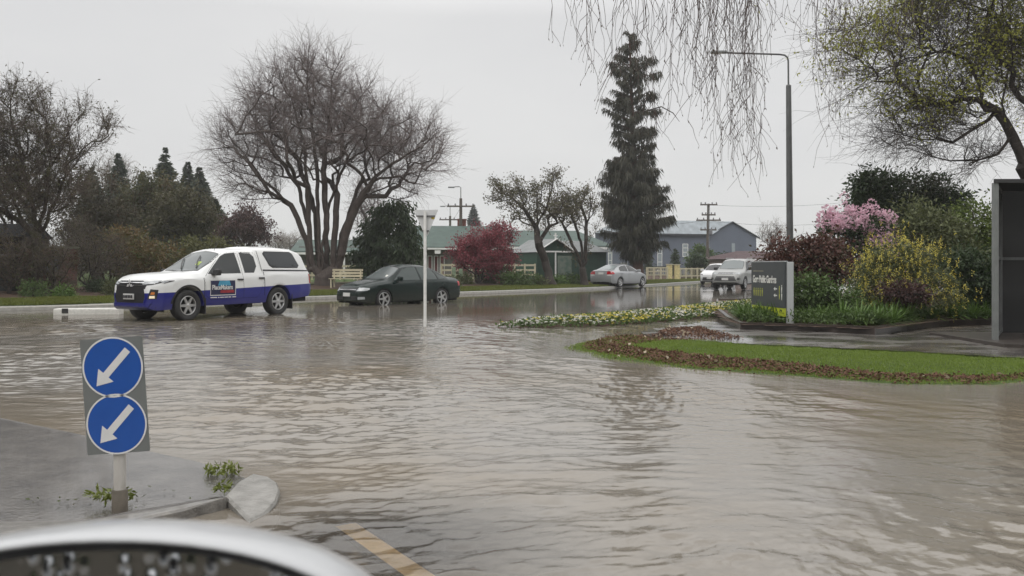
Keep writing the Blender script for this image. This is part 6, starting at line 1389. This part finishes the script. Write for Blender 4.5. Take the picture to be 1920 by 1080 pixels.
# ---- white and blue double-cab pickup with canopy
S = dict(wid_max=.905, r=.385, arch_r=.455, tw=.255, spokes=6, axles=(1.62, -1.38), waist=.78, floor=.36, side=1, rim=.62,
 top=[(-2.74, .86), (-2.72, .95), (-2.69, 1.12), (-2.66, 1.27), (-2.50, 1.66), (-2.38, 1.76), (-2.1, 1.83), (-1.5, 1.865), (-1.0, 1.862), (-.72, 1.85), (-.64, 1.79), (-.3, 1.80), (.1, 1.785), (.33, 1.73), (.6, 1.57), (1.12, 1.225), (1.2, 1.195), (1.7, 1.17), (2.15, 1.13), (2.38, 1.085), (2.50, 1.03), (2.56, .93), (2.585, .68)],
 belt=[(-2.74, .82), (-2.70, .92), (-2.66, 1.17), (-2.4, 1.19), (-.7, 1.17), (.3, 1.12), (1.1, 1.07), (1.9, 1.06), (2.3, 1.00), (2.5, .90), (2.585, .60)],
 wid=[(-2.74, .78), (-2.6, .86), (-2.2, .90), (-1.38, .915), (-.6, .90), (1.1, .90), (1.62, .915), (2.05, .895), (2.3, .84), (2.48, .72), (2.56, .62), (2.585, .58)],
 wtop=[(-2.74, .70), (-2.5, .66), (-2.0, .69), (-1.0, .70), (-.64, .66), (0, .655), (.4, .64), (1.1, .74), (1.3, .78), (2.0, .74), (2.4, .60), (2.585, .5)],
 bot=[(-2.74, .58), (-2.6, .50), (-2.0, .44), (-.9, .37), (1.1, .36), (2.0, .31), (2.4, .29), (2.5, .32), (2.585, .38)],
 windows=[[(.98, 1.15), (.43, 1.60), (.28, 1.67), (-.02, 1.70), (-.07, 1.16)], [(-.20, 1.17), (-.17, 1.70), (-.54, 1.68), (-.64, 1.60), (-.65, 1.34), (-.52, 1.17)]],
 doors=[[(1.02, 1.13), (.44, 1.625), (.27, 1.70), (-.10, 1.725), (-.12, .52), (.95, .50), (1.10, .62), (1.12, 1.05)], [(-.135, .52), (-.115, 1.725), (-.60, 1.72), (-.70, 1.66), (-.80, 1.20), (-.84, .98), (-.68, .60), (-.60, .52)]],
 handles=[(-.0, 1.0), (-.74, 1.03)], handle_mat=M_black, mirror=(.82, .87, 1.19), mirror_mat=M_black, trim=M_black,
 windscreen=[(1.10, .60), (.75, .62), (.42, .56), (.38, 0), (.42, -.56), (.75, -.62), (1.10, -.60), (1.20, 0)], glass=M_cg)
BLUE = (.010, .014, .19); M_ute = paint('white_paint_with_blue_lower_band', (.74, .75, .74), 0, .3, (.775, -.028, BLUE)); M_blueplain = paint('deep_blue_paint', BLUE)
root, bvh = car(S, 'pickup_truck', 'white double-cab pickup with canopy and deep blue lower half driving through the water', 'pickup', M_ute)
decal(bvh, [(-.40, 1.0), (.40, 1.0), (.56, .93), (.52, .80), (-.52, .80), (-.56, .93)], 'F', .006, 'grille', M_black, root, .08); decal(bvh, [(-.48, .46), (.48, .46), (.55, .62), (.52, .80), (-.52, .80), (-.55, .62)], 'F', .004, 'lower_grille', M_black, root, .08)
for z in (.955, .885): decal(bvh, [(-.48, z - .010), (.48, z - .010), (.48, z + .010), (-.48, z + .010)], 'F', .016, 'grille_bar', M_chrome, root, .08)
gm = mat('emblem_silver', (.7, .7, .7), .25, .03, metal=.4)
mb = MB(); Mx = frame_matrix(Vector((2.592, 0, .915)), (0, 1, 0), (0, 0, 1))
for a in (PI / 2, PI / 2 + 2 * PI / 3, PI / 2 + 4 * PI / 3):
    c_ = Vector((math.cos(a), math.sin(a))); n_ = Vector((-c_.y, c_.x)); mb.prism([(0, 0), tuple(c_ * .06 + n_ * .034), tuple(c_ * .12), tuple(c_ * .06 - n_ * .034)], .012, Mx)
mb.build('emblem', gm, root)
for p in sym([(.36, .97), (.44, .905), (.70, .93), (.84, .99), (.78, 1.01), (.55, .985)]): decal(bvh, p, 'F', .008, 'headlamp', M_lens, root, .06); decal(bvh, [(a * 1.0 + (.06 if a > 0 else -.06) * .0, b - .03) for a, b in p], 'F', .006, 'headlamp_bezel', M_black, root, .06)
for sd, ax in ((1, 'L'), (-1, 'R')): decal(bvh, [(2.28, .93), (2.05, .985), (2.02, 1.0), (2.2, 1.0), (2.34, .97)], ax, .008, 'headlamp_side', M_black, root, .06); decal(bvh, [(2.32, .94), (2.16, .975), (2.2, .99), (2.34, .965)], ax, .012, 'side_lens', M_lens, root, .06)
for p in sym([(.60, .56), (.75, .56), (.78, .78), (.66, .80)]):
    fh = decal(bvh, p, 'F', .006, 'lamp_housing', M_black, root, .06)
    s_ = 1 if p[0][0] + p[2][0] > 0 else -1
    decal(bvh, [(s_ * .665, .67), (s_ * .73, .67), (s_ * .735, .725), (s_ * .685, .73)], 'F', .014, 'indicator', M_amber if s_ > 0 else M_lens, root, .06); decal(bvh, [(s_ * .64, .58), (s_ * .73, .58), (s_ * .735, .64), (s_ * .65, .64)], 'F', .014, 'fog_lamp', M_fog if s_ > 0 else M_lens, root, .06)
for p in sym([(.50, .80), (.53, .80), (.585, .62), (.52, .48), (.49, .48), (.55, .62)]): decal(bvh, p, 'F', .014, 'bumper_trim', M_ute, root, .06)
decal(bvh, [(-.60, .33), (.60, .33), (.68, .47), (-.68, .47)], 'F', .03, 'lower_bumper', M_blueplain, root, .08, .03)
npl = plate(bvh, root, .62, 'F', .38, .135, .05); mb = MB()
for k in range(6): mb.box((2.655, -.15 + k * .06, .62), (.012, .032, .075))
mb.build('plate_marks', M_platetxt, npl)
for sd, ax in ((1, 'L'), (-1, 'R')):
    cw = [(-1.22, 1.325), (-2.16, 1.32), (-2.22, 1.37), (-2.06, 1.67), (-1.97, 1.715), (-1.02, 1.72), (-.97, 1.67), (-1.12, 1.38)]
    decal(bvh, grow_poly(cw, .03), ax, .003, 'canopy_window_trim', M_black, root); cwg = decal(bvh, cw, ax, .010, 'canopy_window', M_cgt, root)
    for hx in (-1.25, -2.0): decal(bvh, [(hx - .03, 1.345), (hx + .03, 1.345), (hx + .03, 1.375), (hx - .03, 1.375)], ax, .02, 'window_latch', M_black, root)
    decal(bvh, [(-.84, 1.215), (-2.64, 1.20), (-2.64, 1.235), (-.84, 1.255)], ax, .006, 'canopy_rail', M_black, root)
    decal(bvh, [(-.80, 1.20), (-.815, 1.20), (-.765, 1.83), (-.75, 1.83)], ax, .003, 'canopy_gap', M_well, root); decal(bvh, [(-.845, .56), (-.86, .56), (-.86, 1.2), (-.845, 1.2)], ax, .003, 'tray_gap', M_well, root)
    decal(bvh, [(1.14, .52), (1.155, .52), (1.155, 1.05), (1.14, 1.05)], ax, .002, 'wing_gap', M_well, root)
    decal(bvh, [(-2.60, .86), (-2.73, .86), (-2.71, 1.12), (-2.58, 1.12)], ax, .008, 'tail_lamp', M_tail, root, .05)
    for axl in S['axles']:
        a0, a1 = S['arch_r'] - .012, S['arch_r'] + .05
        pts = [(axl + math.cos(a) * a1, .385 + math.sin(a) * a1) for a in np.linspace(.12, PI - .12, 20)] + [(axl + math.cos(a) * (a0 + .015), .385 + math.sin(a) * (a0 + .015)) for a in np.linspace(PI - .12, .12, 20)]
        decal(bvh, pts, ax, .006, 'arch_lip', M_black if axl > 0 else M_ute, root, .08)
        mb = MB(); mb.box((axl - .50, sd * .78, .36), (.03, .24, .40)); mb.build('mudflap', M_black, root)
# door sign: navy panel, pale border, light blue block, red stripe, white lettering
dx0, dx1, dz0, dz1 = .98, .16, .60, .99
sgn = decal(bvh, [(dx0, dz0), (dx0, dz1), (dx1, dz1), (dx1, dz0)], 'L', .010, 'door_sign', mat('sign_navy', (.012, .014, .06), .4), root, .1)
for q in ([(dx0, dz0), (dx0, dz0 + .02), (dx1, dz0 + .02), (dx1, dz0)], [(dx0, dz0), (dx0, dz1), (dx0 - .016, dz1), (dx0 - .016, dz0)], [(dx1, dz0), (dx1, dz1), (dx1 + .016, dz1), (dx1 + .016, dz0)], [(dx0, dz1 - .012), (dx0, dz1), (dx1, dz1), (dx1, dz1 - .012)]): decal(bvh, q, 'L', .013, 'sign_border', M_signwhite, sgn)
decal(bvh, [(.74, .85), (.68, .975), (.36, .975), (.32, .85)], 'L', .0135, 'sign_blue_block', mat('sign_sky_blue', (.06, .30, .46), .4), sgn); decal(bvh, [(.66, .665), (.66, .735), (.22, .735), (.20, .665)], 'L', .0135, 'sign_red_stripe', mat('sign_red', (.30, .02, .03), .4), sgn)
yS = bvh.ray_cast(Vector((.55, 4, .80)), Vector((0, -1, 0)))[0].y
Mt = frame_matrix(Vector((.93, yS + .0175, .755)), (-1, 0, 0), (0, 0, 1)); text_mesh('sign_lettering', 'PlaceMakers', .165, M_signwhite, sgn, Mt, .80, bold=.004)
Mt = frame_matrix(Vector((.98, yS + .0165, .545)), (-1, 0, 0), (0, 0, 1)); mb = MB()
for a_, b_ in ((0, .2), (.23, .28), (.3, .42), (.44, .55), (.57, .66), (.70, .82)): mb.prism([(a_, 0), (b_, 0), (b_, .022), (a_, .022)], .002, Mt)
mb.build('sign_small_print', M_signwhite, sgn)
# wipers, aerial, screen sticker, tow bar
for p, q in (((1.06, .48), (.62, .12)), ((1.12, .0), (.68, -.42))):
    mb = MB(); h0 = bvh.ray_cast(Vector((*p, 5)), Vector((0, 0, -1)))[0]; h1 = bvh.ray_cast(Vector((*q, 5)), Vector((0, 0, -1)))[0]; mb.tube([h0 + Vector((0, 0, .03)), (h0 + h1) / 2 + Vector((.02, 0, .05)), h1 + Vector((0, 0, .035))], .014, 6); mb.build('wiper', M_black, root)
mb = MB(); mb.tube([(.30, .25, 1.74), (.12, .25, 2.02)], .006, 5); mb.build('aerial', M_black, root)
decal(bvh, [(.92, .28), (.80, .26), (.80, .40), (.94, .42)], 'T', .0135, 'screen_sticker', mat('hi_vis_yellow', (.35, .45, .10), .5), root)
mb = MB(); mb.box((-2.72, 0, .56), (.14, 1.3, .1), None, .02); mb.build('rear_step', M_black, root)
pf, pr = G(349, 600), G(519, 588.8); place(root, pf.x, pf.y, pr.x, pr.y, S, -.03)

# ---- dark green sedan
S2 = dict(wid_max=.85, r=.315, arch_r=.355, tw=.205, spokes=5, axles=(1.33, -1.32), waist=.62, floor=.19, side=1, rim=.74,
 top=[(-2.33, .62), (-2.31, .80), (-2.26, .95), (-2.1, .99), (-1.72, 1.04), (-1.3, 1.26), (-1.0, 1.39), (-.7, 1.45), (-.2, 1.475), (.15, 1.46), (.4, 1.40), (1.02, 1.0), (1.10, .955), (1.6, .88), (2.0, .79), (2.15, .73), (2.24, .62), (2.27, .48)],
 belt=[(-2.33, .55), (-2.26, .86), (-1.7, .92), (-.5, .91), (1.0, .87), (1.6, .80), (2.0, .70), (2.2, .58), (2.27, .42)],
 wid=[(-2.33, .70), (-2.2, .80), (-1.6, .845), (0, .85), (1.3, .845), (1.9, .80), (2.15, .70), (2.27, .58)], wtop=[(-2.33, .6), (-2.1, .68), (-1.6, .64), (-1.0, .55), (0, .57), (.4, .57), (1.05, .70), (1.4, .72), (2.0, .64), (2.27, .5)],
 bot=[(-2.33, .36), (-2.2, .28), (-1.8, .25), (1.7, .21), (2.1, .21), (2.27, .26)],
 windows=[[(.86, .945), (.36, 1.31), (.14, 1.375), (-.22, 1.39), (-.28, .95)], [(-.36, .95), (-.31, 1.39), (-.75, 1.365), (-.98, 1.285), (-1.08, 1.14), (-1.12, .96)], [(-1.2, .97), (-1.16, 1.14), (-1.08, 1.21), (-1.45, 1.03), (-1.5, .985)]],
 doors=[[(.92, .93), (.38, 1.295), (.14, 1.352), (-.30, 1.365), (-.33, .32), (.86, .30), (.96, .42), (.98, .86)], [(-.345, .32), (-.32, 1.365), (-.76, 1.34), (-1.04, 1.245), (-1.13, 1.1), (-1.15, .90), (-1.02, .62), (-.92, .46), (-.90, .32)]],
 handles=[(-.18, .80), (-.98, .82)], mirror=(.72, .82, .99), windscreen=[(1.02, .60), (.72, .58), (.46, .50), (.42, 0), (.46, -.50), (.72, -.58), (1.02, -.60), (1.10, 0)], rear_screen=[(-1.04, .46), (-1.64, .56), (-1.68, 0), (-1.64, -.56), (-1.04, -.46), (-1.0, 0)],
 glass=glass_mat('pale_reflecting_car_glass', (.045, .06, .057), .08))
M_green = paint('dark_green_pearl_paint', (.006, .016, .014), .0, .22, None, .15, .25)
root, bvh = car(S2, 'dark_sedan', 'dark green four-door sedan with five-spoke wheels behind the triangle sign post', 'car', M_green)
decal(bvh, [(-.44, .585), (.44, .585), (.50, .69), (-.50, .69)], 'F', .006, 'grille', M_black, root, .08); decal(bvh, [(-.46, .63), (.46, .63), (.46, .645), (-.46, .645)], 'F', .012, 'grille_bar', M_chrome, root, .08)
for p in sym([(.48, .59), (.76, .60), (.80, .69), (.53, .71)]): decal(bvh, p, 'F', .007, 'headlamp', M_lens, root, .06)
for ax in 'LR': decal(bvh, [(2.14, .60), (1.94, .63), (1.92, .69), (2.10, .71)], ax, .007, 'headlamp_side', M_lens, root, .06); decal(bvh, [(-2.12, .72), (-2.30, .72), (-2.28, .86), (-2.10, .88)], ax, .007, 'tail_lamp', M_tail, root, .06)
for ax in 'LR': decal(bvh, [(-.95, .50), (.95, .47), (.95, .505), (-.95, .535)], ax, .012, 'side_moulding', M_green, root, .2, .012)
for p in sym([(.22, .30), (.52, .30), (.56, .42), (.22, .42)]): decal(bvh, p, 'F', .006, 'bumper_opening', M_black, root, .08)
for p in sym([(.58, .31), (.72, .32), (.72, .40), (.58, .40)]): decal(bvh, p, 'F', .008, 'fog_lamp', M_lens, root, .06)
plate(bvh, root, .47, 'F', .36, .12); decal(bvh, [(.95, .38), (.86, .36), (.86, .46), (.95, .48)], 'T', .013, 'screen_sticker', mat('pale_sticker', (.6, .6, .55), .5), root)
pf, pr = G(719, 572), G(826, 567.5); place(root, pf.x, pf.y, pr.x, pr.y, S2)

# ---- silver sedan driving away
S3 = dict(wid_max=.875, r=.315, arch_r=.355, tw=.205, spokes=5, axles=(1.45, -1.25), waist=.65, floor=.19, side=-1, rim=.72,
 top=[(-2.16, .62), (-2.14, .80), (-2.10, 1.02), (-1.95, 1.065), (-1.7, 1.08), (-1.2, 1.27), (-.8, 1.39), (-.3, 1.435), (.1, 1.42), (.5, 1.33), (1.25, .98), (1.4, .94), (1.9, .82), (2.15, .72), (2.30, .58), (2.33, .45)],
 belt=[(-2.16, .55), (-2.10, .93), (-1.5, .96), (0, .93), (1.2, .90), (1.8, .78), (2.15, .63), (2.33, .4)],
 wid=[(-2.16, .74), (-2.0, .82), (-1.4, .87), (0, .875), (1.4, .87), (1.9, .81), (2.2, .68), (2.33, .55)], wtop=[(-2.16, .62), (-1.8, .68), (-1.2, .58), (-.3, .58), (.4, .58), (1.2, .70), (1.5, .72), (2.0, .62), (2.33, .45)],
 bot=[(-2.16, .34), (-2.0, .26), (1.8, .21), (2.2, .21), (2.33, .26)],
 windows=[[(1.0, .96), (.42, 1.26), (.1, 1.35), (-.2, 1.355), (-.25, .975)], [(-.33, .975), (-.29, 1.355), (-.8, 1.31), (-1.05, 1.22), (-1.2, 1.08), (-1.2, .99)]],
 doors=[[(1.05, .95), (.44, 1.29), (.1, 1.38), (-.27, 1.385), (-.30, .32), (.98, .30), (1.08, .42)], [(-.315, .32), (-.285, 1.385), (-.82, 1.335), (-1.1, 1.235), (-1.26, 1.05), (-1.22, .88), (-1.05, .66), (-.9, .46), (-.88, .32)]],
 handles=[(-.12, .84), (-1.0, .86)], mirror=(.8, .84, 1.02), windscreen=[(1.25, .62), (.9, .6), (.52, .52), (.47, 0), (.52, -.52), (.9, -.6), (1.25, -.62), (1.34, 0)], rear_screen=[(-.98, .48), (-1.62, .58), (-1.68, 0), (-1.62, -.58), (-.98, -.48), (-.92, 0)], rs_mat=glass_mat('grey_rear_glass', (.22, .25, .25), .12))
M_silver = paint('silver_paint', (.36, .37, .38), .35, .3)
root, bvh = car(S3, 'silver_sedan', 'silver sedan with red tail lamps driving away past the cypress tree', 'car', M_silver)
for p in sym([(.42, .80), (.44, .98), (.70, 1.0), (.80, .96), (.78, .80)]): decal(bvh, p, 'B', .008, 'tail_lamp', M_tail, root, .06)
for ax in 'LR': decal(bvh, [(-1.88, .82), (-2.12, .80), (-2.10, .97), (-1.95, .97)], ax, .008, 'tail_lamp', M_tail, root, .06)
for p in sym([(.44, .72), (.46, .79), (.78, .79), (.76, .72)]): decal(bvh, p, 'B', .008, 'reversing_lamp', M_plate, root, .06)
plate(bvh, root, .86, 'B', .36, .12, .015); decal(bvh, [(-.6, .28), (.6, .28), (.62, .36), (-.62, .36)], 'B', .006, 'rear_skirt', M_black, root)
pf, pr = G(1204, 538.4), G(1161, 540); place(root, pf.x, pf.y, pr.x, pr.y, S3)

# ---- silver four-wheel drive coming towards the camera
S4 = dict(wid_max=.90, r=.36, arch_r=.41, tw=.225, spokes=5, axles=(1.38, -1.29), waist=.78, floor=.28, side=1, rim=.66,
 top=[(-2.28, .9), (-2.25, 1.1), (-2.1, 1.45), (-1.9, 1.62), (-1.5, 1.69), (-.5, 1.73), (.2, 1.71), (.5, 1.63), (1.15, 1.18), (1.25, 1.13), (1.8, 1.06), (2.15, .98), (2.30, .86), (2.37, .65)],
 belt=[(-2.28, .8), (-2.2, 1.08), (-1, 1.08), (1.1, 1.04), (1.9, .95), (2.2, .84), (2.37, .55)], wid=[(-2.28, .76), (-2.0, .86), (-1, .90), (1.3, .90), (1.9, .86), (2.2, .78), (2.37, .66)], wtop=[(-2.28, .62), (-1.5, .66), (.2, .66), (.5, .65), (1.15, .74), (1.4, .78), (2.0, .72), (2.37, .55)],
 bot=[(-2.28, .45), (-2, .36), (1.9, .32), (2.2, .34), (2.37, .42)],
 windows=[[(.95, 1.12), (.45, 1.53), (.1, 1.60), (-.15, 1.61), (-.2, 1.13)], [(-.28, 1.13), (-.25, 1.61), (-1.05, 1.58), (-1.15, 1.14)], [(-1.25, 1.15), (-1.15, 1.57), (-1.75, 1.50), (-1.9, 1.18)]],
 doors=[[(1.0, 1.11), (.46, 1.56), (.1, 1.635), (-.22, 1.64), (-.24, .44), (.92, .42), (1.04, .55)], [(-.255, .44), (-.235, 1.64), (-1.1, 1.6), (-1.2, 1.0), (-.95, .5), (-.9, .44)]],
 handles=[(-.1, .98), (-1.0, .99)], mirror=(.78, .88, 1.18), mirror_mat=M_black, windscreen=[(1.15, .64), (.85, .62), (.55, .56), (.50, 0), (.55, -.56), (.85, -.62), (1.15, -.64), (1.22, 0)], ws_mat=glass_mat('pale_grey_windscreen', (.17, .19, .19), .15))  # windscreen glass has a pale grey base colour
M_silver2 = paint('warm_silver_paint', (.29, .295, .285), .3, .32)
root, bvh = car(S4, 'four_wheel_drive', 'silver four-wheel drive coming forward beside the garden sign', 'car', M_silver2)
decal(bvh, [(-.46, .87), (.46, .87), (.40, .955), (-.40, .955)], 'F', .006, 'grille', M_black, root, .08); decal(bvh, [(-.46, .905), (.46, .905), (.46, .925), (-.46, .925)], 'F', .012, 'grille_bar', M_chrome, root, .08)
for p in sym([(.50, .88), (.78, .89), (.84, .96), (.52, .965)]): decal(bvh, p, 'F', .008, 'headlamp', M_lens, root, .06)
for ax in 'LR': decal(bvh, [(2.2, .87), (1.98, .92), (1.95, .97), (2.18, .965)], ax, .008, 'headlamp_side', M_lens, root, .06)
decal(bvh, [(-.62, .50), (.62, .50), (.50, .76), (-.50, .76)], 'F', .006, 'lower_grille', mat('charcoal_plastic', (.06, .06, .06), .5), root, .08)
for p in sym([(.64, .54), (.80, .56), (.80, .66), (.66, .68)]): decal(bvh, p, 'F', .006, 'fog_lamp', M_black, root, .06)
plate(bvh, root, .60, 'F', .36, .125)
mb = MB()
for sd in (1, -1): mb.tube([(.1, sd * .60, 1.74), (-.1, sd * .60, 1.775), (-1.5, sd * .60, 1.76), (-1.7, sd * .60, 1.70)], .02, 6)
mb.build('roof_rails', M_silver2, root)
root.location = (12.95, 49.2, 0); root.rotation_euler = (0, 0, math.radians(-90 - 30))
root.location.z = float(road_z(root.location.x, root.location.y)[0])

# ---- white hatchback behind it
S5 = dict(wid_max=.87, r=.31, arch_r=.35, tw=.2, spokes=5, axles=(1.25, -1.3), waist=.65, floor=.2, side=1, rim=.68,
 top=[(-2.0, .7), (-1.98, .95), (-1.85, 1.2), (-1.6, 1.40), (-1.2, 1.47), (-.4, 1.51), (.2, 1.49), (.5, 1.42), (1.15, 1.03), (1.25, .99), (1.7, .90), (1.98, .80), (2.12, .68), (2.16, .5)],
 belt=[(-2.0, .6), (-1.9, .96), (-1, .95), (1.0, .92), (1.6, .82), (1.98, .68), (2.16, .45)], wid=[(-2.0, .72), (-1.8, .82), (-1, .865), (1.2, .865), (1.7, .81), (2.0, .70), (2.16, .58)], wtop=[(-2.0, .58), (-1.4, .58), (.2, .60), (.5, .58), (1.15, .70), (1.4, .72), (1.9, .62), (2.16, .5)],
 bot=[(-2.0, .36), (-1.8, .25), (1.6, .22), (2.0, .22), (2.16, .28)],
 windows=[[(.95, .98), (.45, 1.34), (.1, 1.41), (-.15, 1.42), (-.2, .99)], [(-.28, .99), (-.25, 1.42), (-.95, 1.38), (-1.2, 1.22), (-1.3, 1.02)]],
 doors=[[(1.0, .97), (.46, 1.37), (.1, 1.44), (-.22, 1.445), (-.24, .34), (.92, .32), (1.02, .45)], [(-.255, .34), (-.235, 1.445), (-1.0, 1.405), (-1.3, 1.2), (-1.25, .9), (-1.0, .5), (-.95, .34)]],
 handles=[(-.1, .84), (-1.0, .86)], mirror=(.78, .84, 1.04), windscreen=[(1.15, .6), (.85, .58), (.55, .52), (.5, 0), (.55, -.52), (.85, -.58), (1.15, -.6), (1.22, 0)], ws_mat=glass_mat('dark_windscreen', (.03, .03, .032), .08))
M_wp = paint('white_car_paint', (.76, .76, .76), 0, .3)
root, bvh = car(S5, 'white_hatchback', 'white hatchback half hidden behind the silver four-wheel drive', 'car', M_wp)
decal(bvh, [(-.50, .30), (.50, .30), (.46, .52), (-.46, .52)], 'F', .006, 'lower_grille', M_black, root, .08)
for p in sym([(.46, .66), (.70, .68), (.76, .76), (.50, .74)]): decal(bvh, p, 'F', .008, 'headlamp', mat('dark_headlamp', (.12, .12, .13), .1), root, .06)
plate(bvh, root, .46, 'F', .34, .12)
Yh = 62.5; root.location = (15.2, 63.0, float(road_z(15.2, 63.0)[0])); root.rotation_euler = (0, 0, math.radians(-90 - 30))

# ------------------------------------------------------------------ own car: door mirror and the door it sits on
t_ = thing('car_door', 'white car door mirror close to the camera at the bottom left edge', 'car door', (-.20, .40, -.02))
M_shell = paint('white_mirror_shell', (.43, .44, .45)); mc = Vector((-.022, .06, 1.1025))        # centre of the glass, relative to the root
ell = lambda a, b, n=64, p=2.05: [(math.copysign(abs(math.cos(t)) ** (2 / p), math.cos(t)) * a, math.copysign(abs(math.sin(t)) ** (2 / p), math.sin(t)) * b) for t in np.linspace(0, 2 * PI, n, endpoint=False)]
Mm = frame_matrix(mc, (1, .06, .0), (0, .10, 1))             # z of this frame points at the camera
def shell_rings(rings, m, name, parent, cap=False, smooth=True):
    mb = MB(); n = 64; V = []
    for a, b, z in rings: V += [Mm @ Vector((x, y, z)) for x, y in ell(a, b, n)]
    mb.add(V, [[i * n + k, i * n + (k + 1) % n, (i + 1) * n + (k + 1) % n, (i + 1) * n + k] for i in range(len(rings) - 1) for k in range(n)], smooth)
    if cap: mb.add(V[-n:], [list(range(n))])
    return mb.build(name, m, parent)
A0, B0 = .163, .073
shell_rings([(A0 * .95, B0 * .92, -.004), (A0 * .955, B0 * .935, .006), (A0 * .967, B0 * .955, .011), (A0 * .985, B0 * .98, .009), (A0, B0, .0), (A0 * 1.01, B0 * 1.01, -.02), (A0 * .97, B0 * .96, -.05), (A0 * .82, B0 * .8, -.085), (A0 * .5, B0 * .5, -.108), (.004, .004, -.115)], M_shell, 'mirror_shell', t_)
shell_rings([(A0 * .952, B0 * .922, .003), (A0 * .90, B0 * .85, -.003), (A0 * .90, B0 * .85, -.012)], M_black, 'mirror_gasket', t_)  # black gasket, widened to stand in for shade on the lip's inner side
def mirror_glass():
    m, nt, out = new_mat('wet_mirror_glass'); b = N(nt, 'ShaderNodeBsdfPrincipled'); nt.links.new(b.outputs[0], out.inputs[0]); setin(b, Metallic=1.0, Roughness=.12); b.inputs['Base Color'].default_value = (.30, .31, .32, 1)
    vo = N(nt, 'ShaderNodeTexVoronoi'); setin(vo, Scale=110.0); nt.links.new(coords(nt, (1, 1, .6)), vo.inputs['Vector']); d = math_n(nt, 'SUBTRACT', .5, vo.outputs['Distance'], True)
    nt.links.new(bumpn(nt, math_n(nt, 'POWER', d, 2.0), .9, .02), b.inputs['Normal']); return m
shell_rings([(A0 * .905, B0 * .855, -.005), (A0 * .6, B0 * .6, -.0055), (.002, .002, -.006)], mirror_glass(), 'mirror_glass', t_, True)
mb = MB(); mb.tube([mc + Vector((.02, .03, -.06)), mc + Vector((-.05, .02, -.13)), mc + Vector((-.10, -.02, -.20))], [.045, .035, .05], 12); mb.build('mirror_stalk', M_black, t_)
mb = MB(); prof = [(-.02, .92), (.02, .88), (.05, .70), (.06, .5), (.03, .30), (-.03, .22), (-.06, .92)]
xs_ = (-.75, .55); V = [(x, y - .10, z) for x in xs_ for y, z in prof]; n = len(prof); mb.add(V, [[k, (k + 1) % n, n + (k + 1) % n, n + k] for k in range(n)]); mb.add(V[:n], [list(range(n))]); mb.add(V[n:], [list(range(n))[::-1]]); mb.build('door_panel', M_shell, t_)

# ------------------------------------------------------------------ rain-damp air
mb = MB(); mb.box((0, 420, 10.2), (1240, 1000, 23.6)); hz_o = mb.build('haze', None or mat('x_tmp', (.5, .5, .5)))
m, nt, out = new_mat('damp_air'); pv = N(nt, 'ShaderNodeVolumePrincipled'); pv.inputs['Color'].default_value = (.86, .88, .90, 1); pv.inputs['Density'].default_value = .0007; pv.inputs['Anisotropy'].default_value = .2
nt.links.new(pv.outputs[0], out.inputs['Volume']); hz_o.data.materials.clear(); hz_o.data.materials.append(m); stuff(hz_o)
bpy.data.materials.remove(_mats.pop('x_tmp')); scene.cycles.volume_bounces = 1
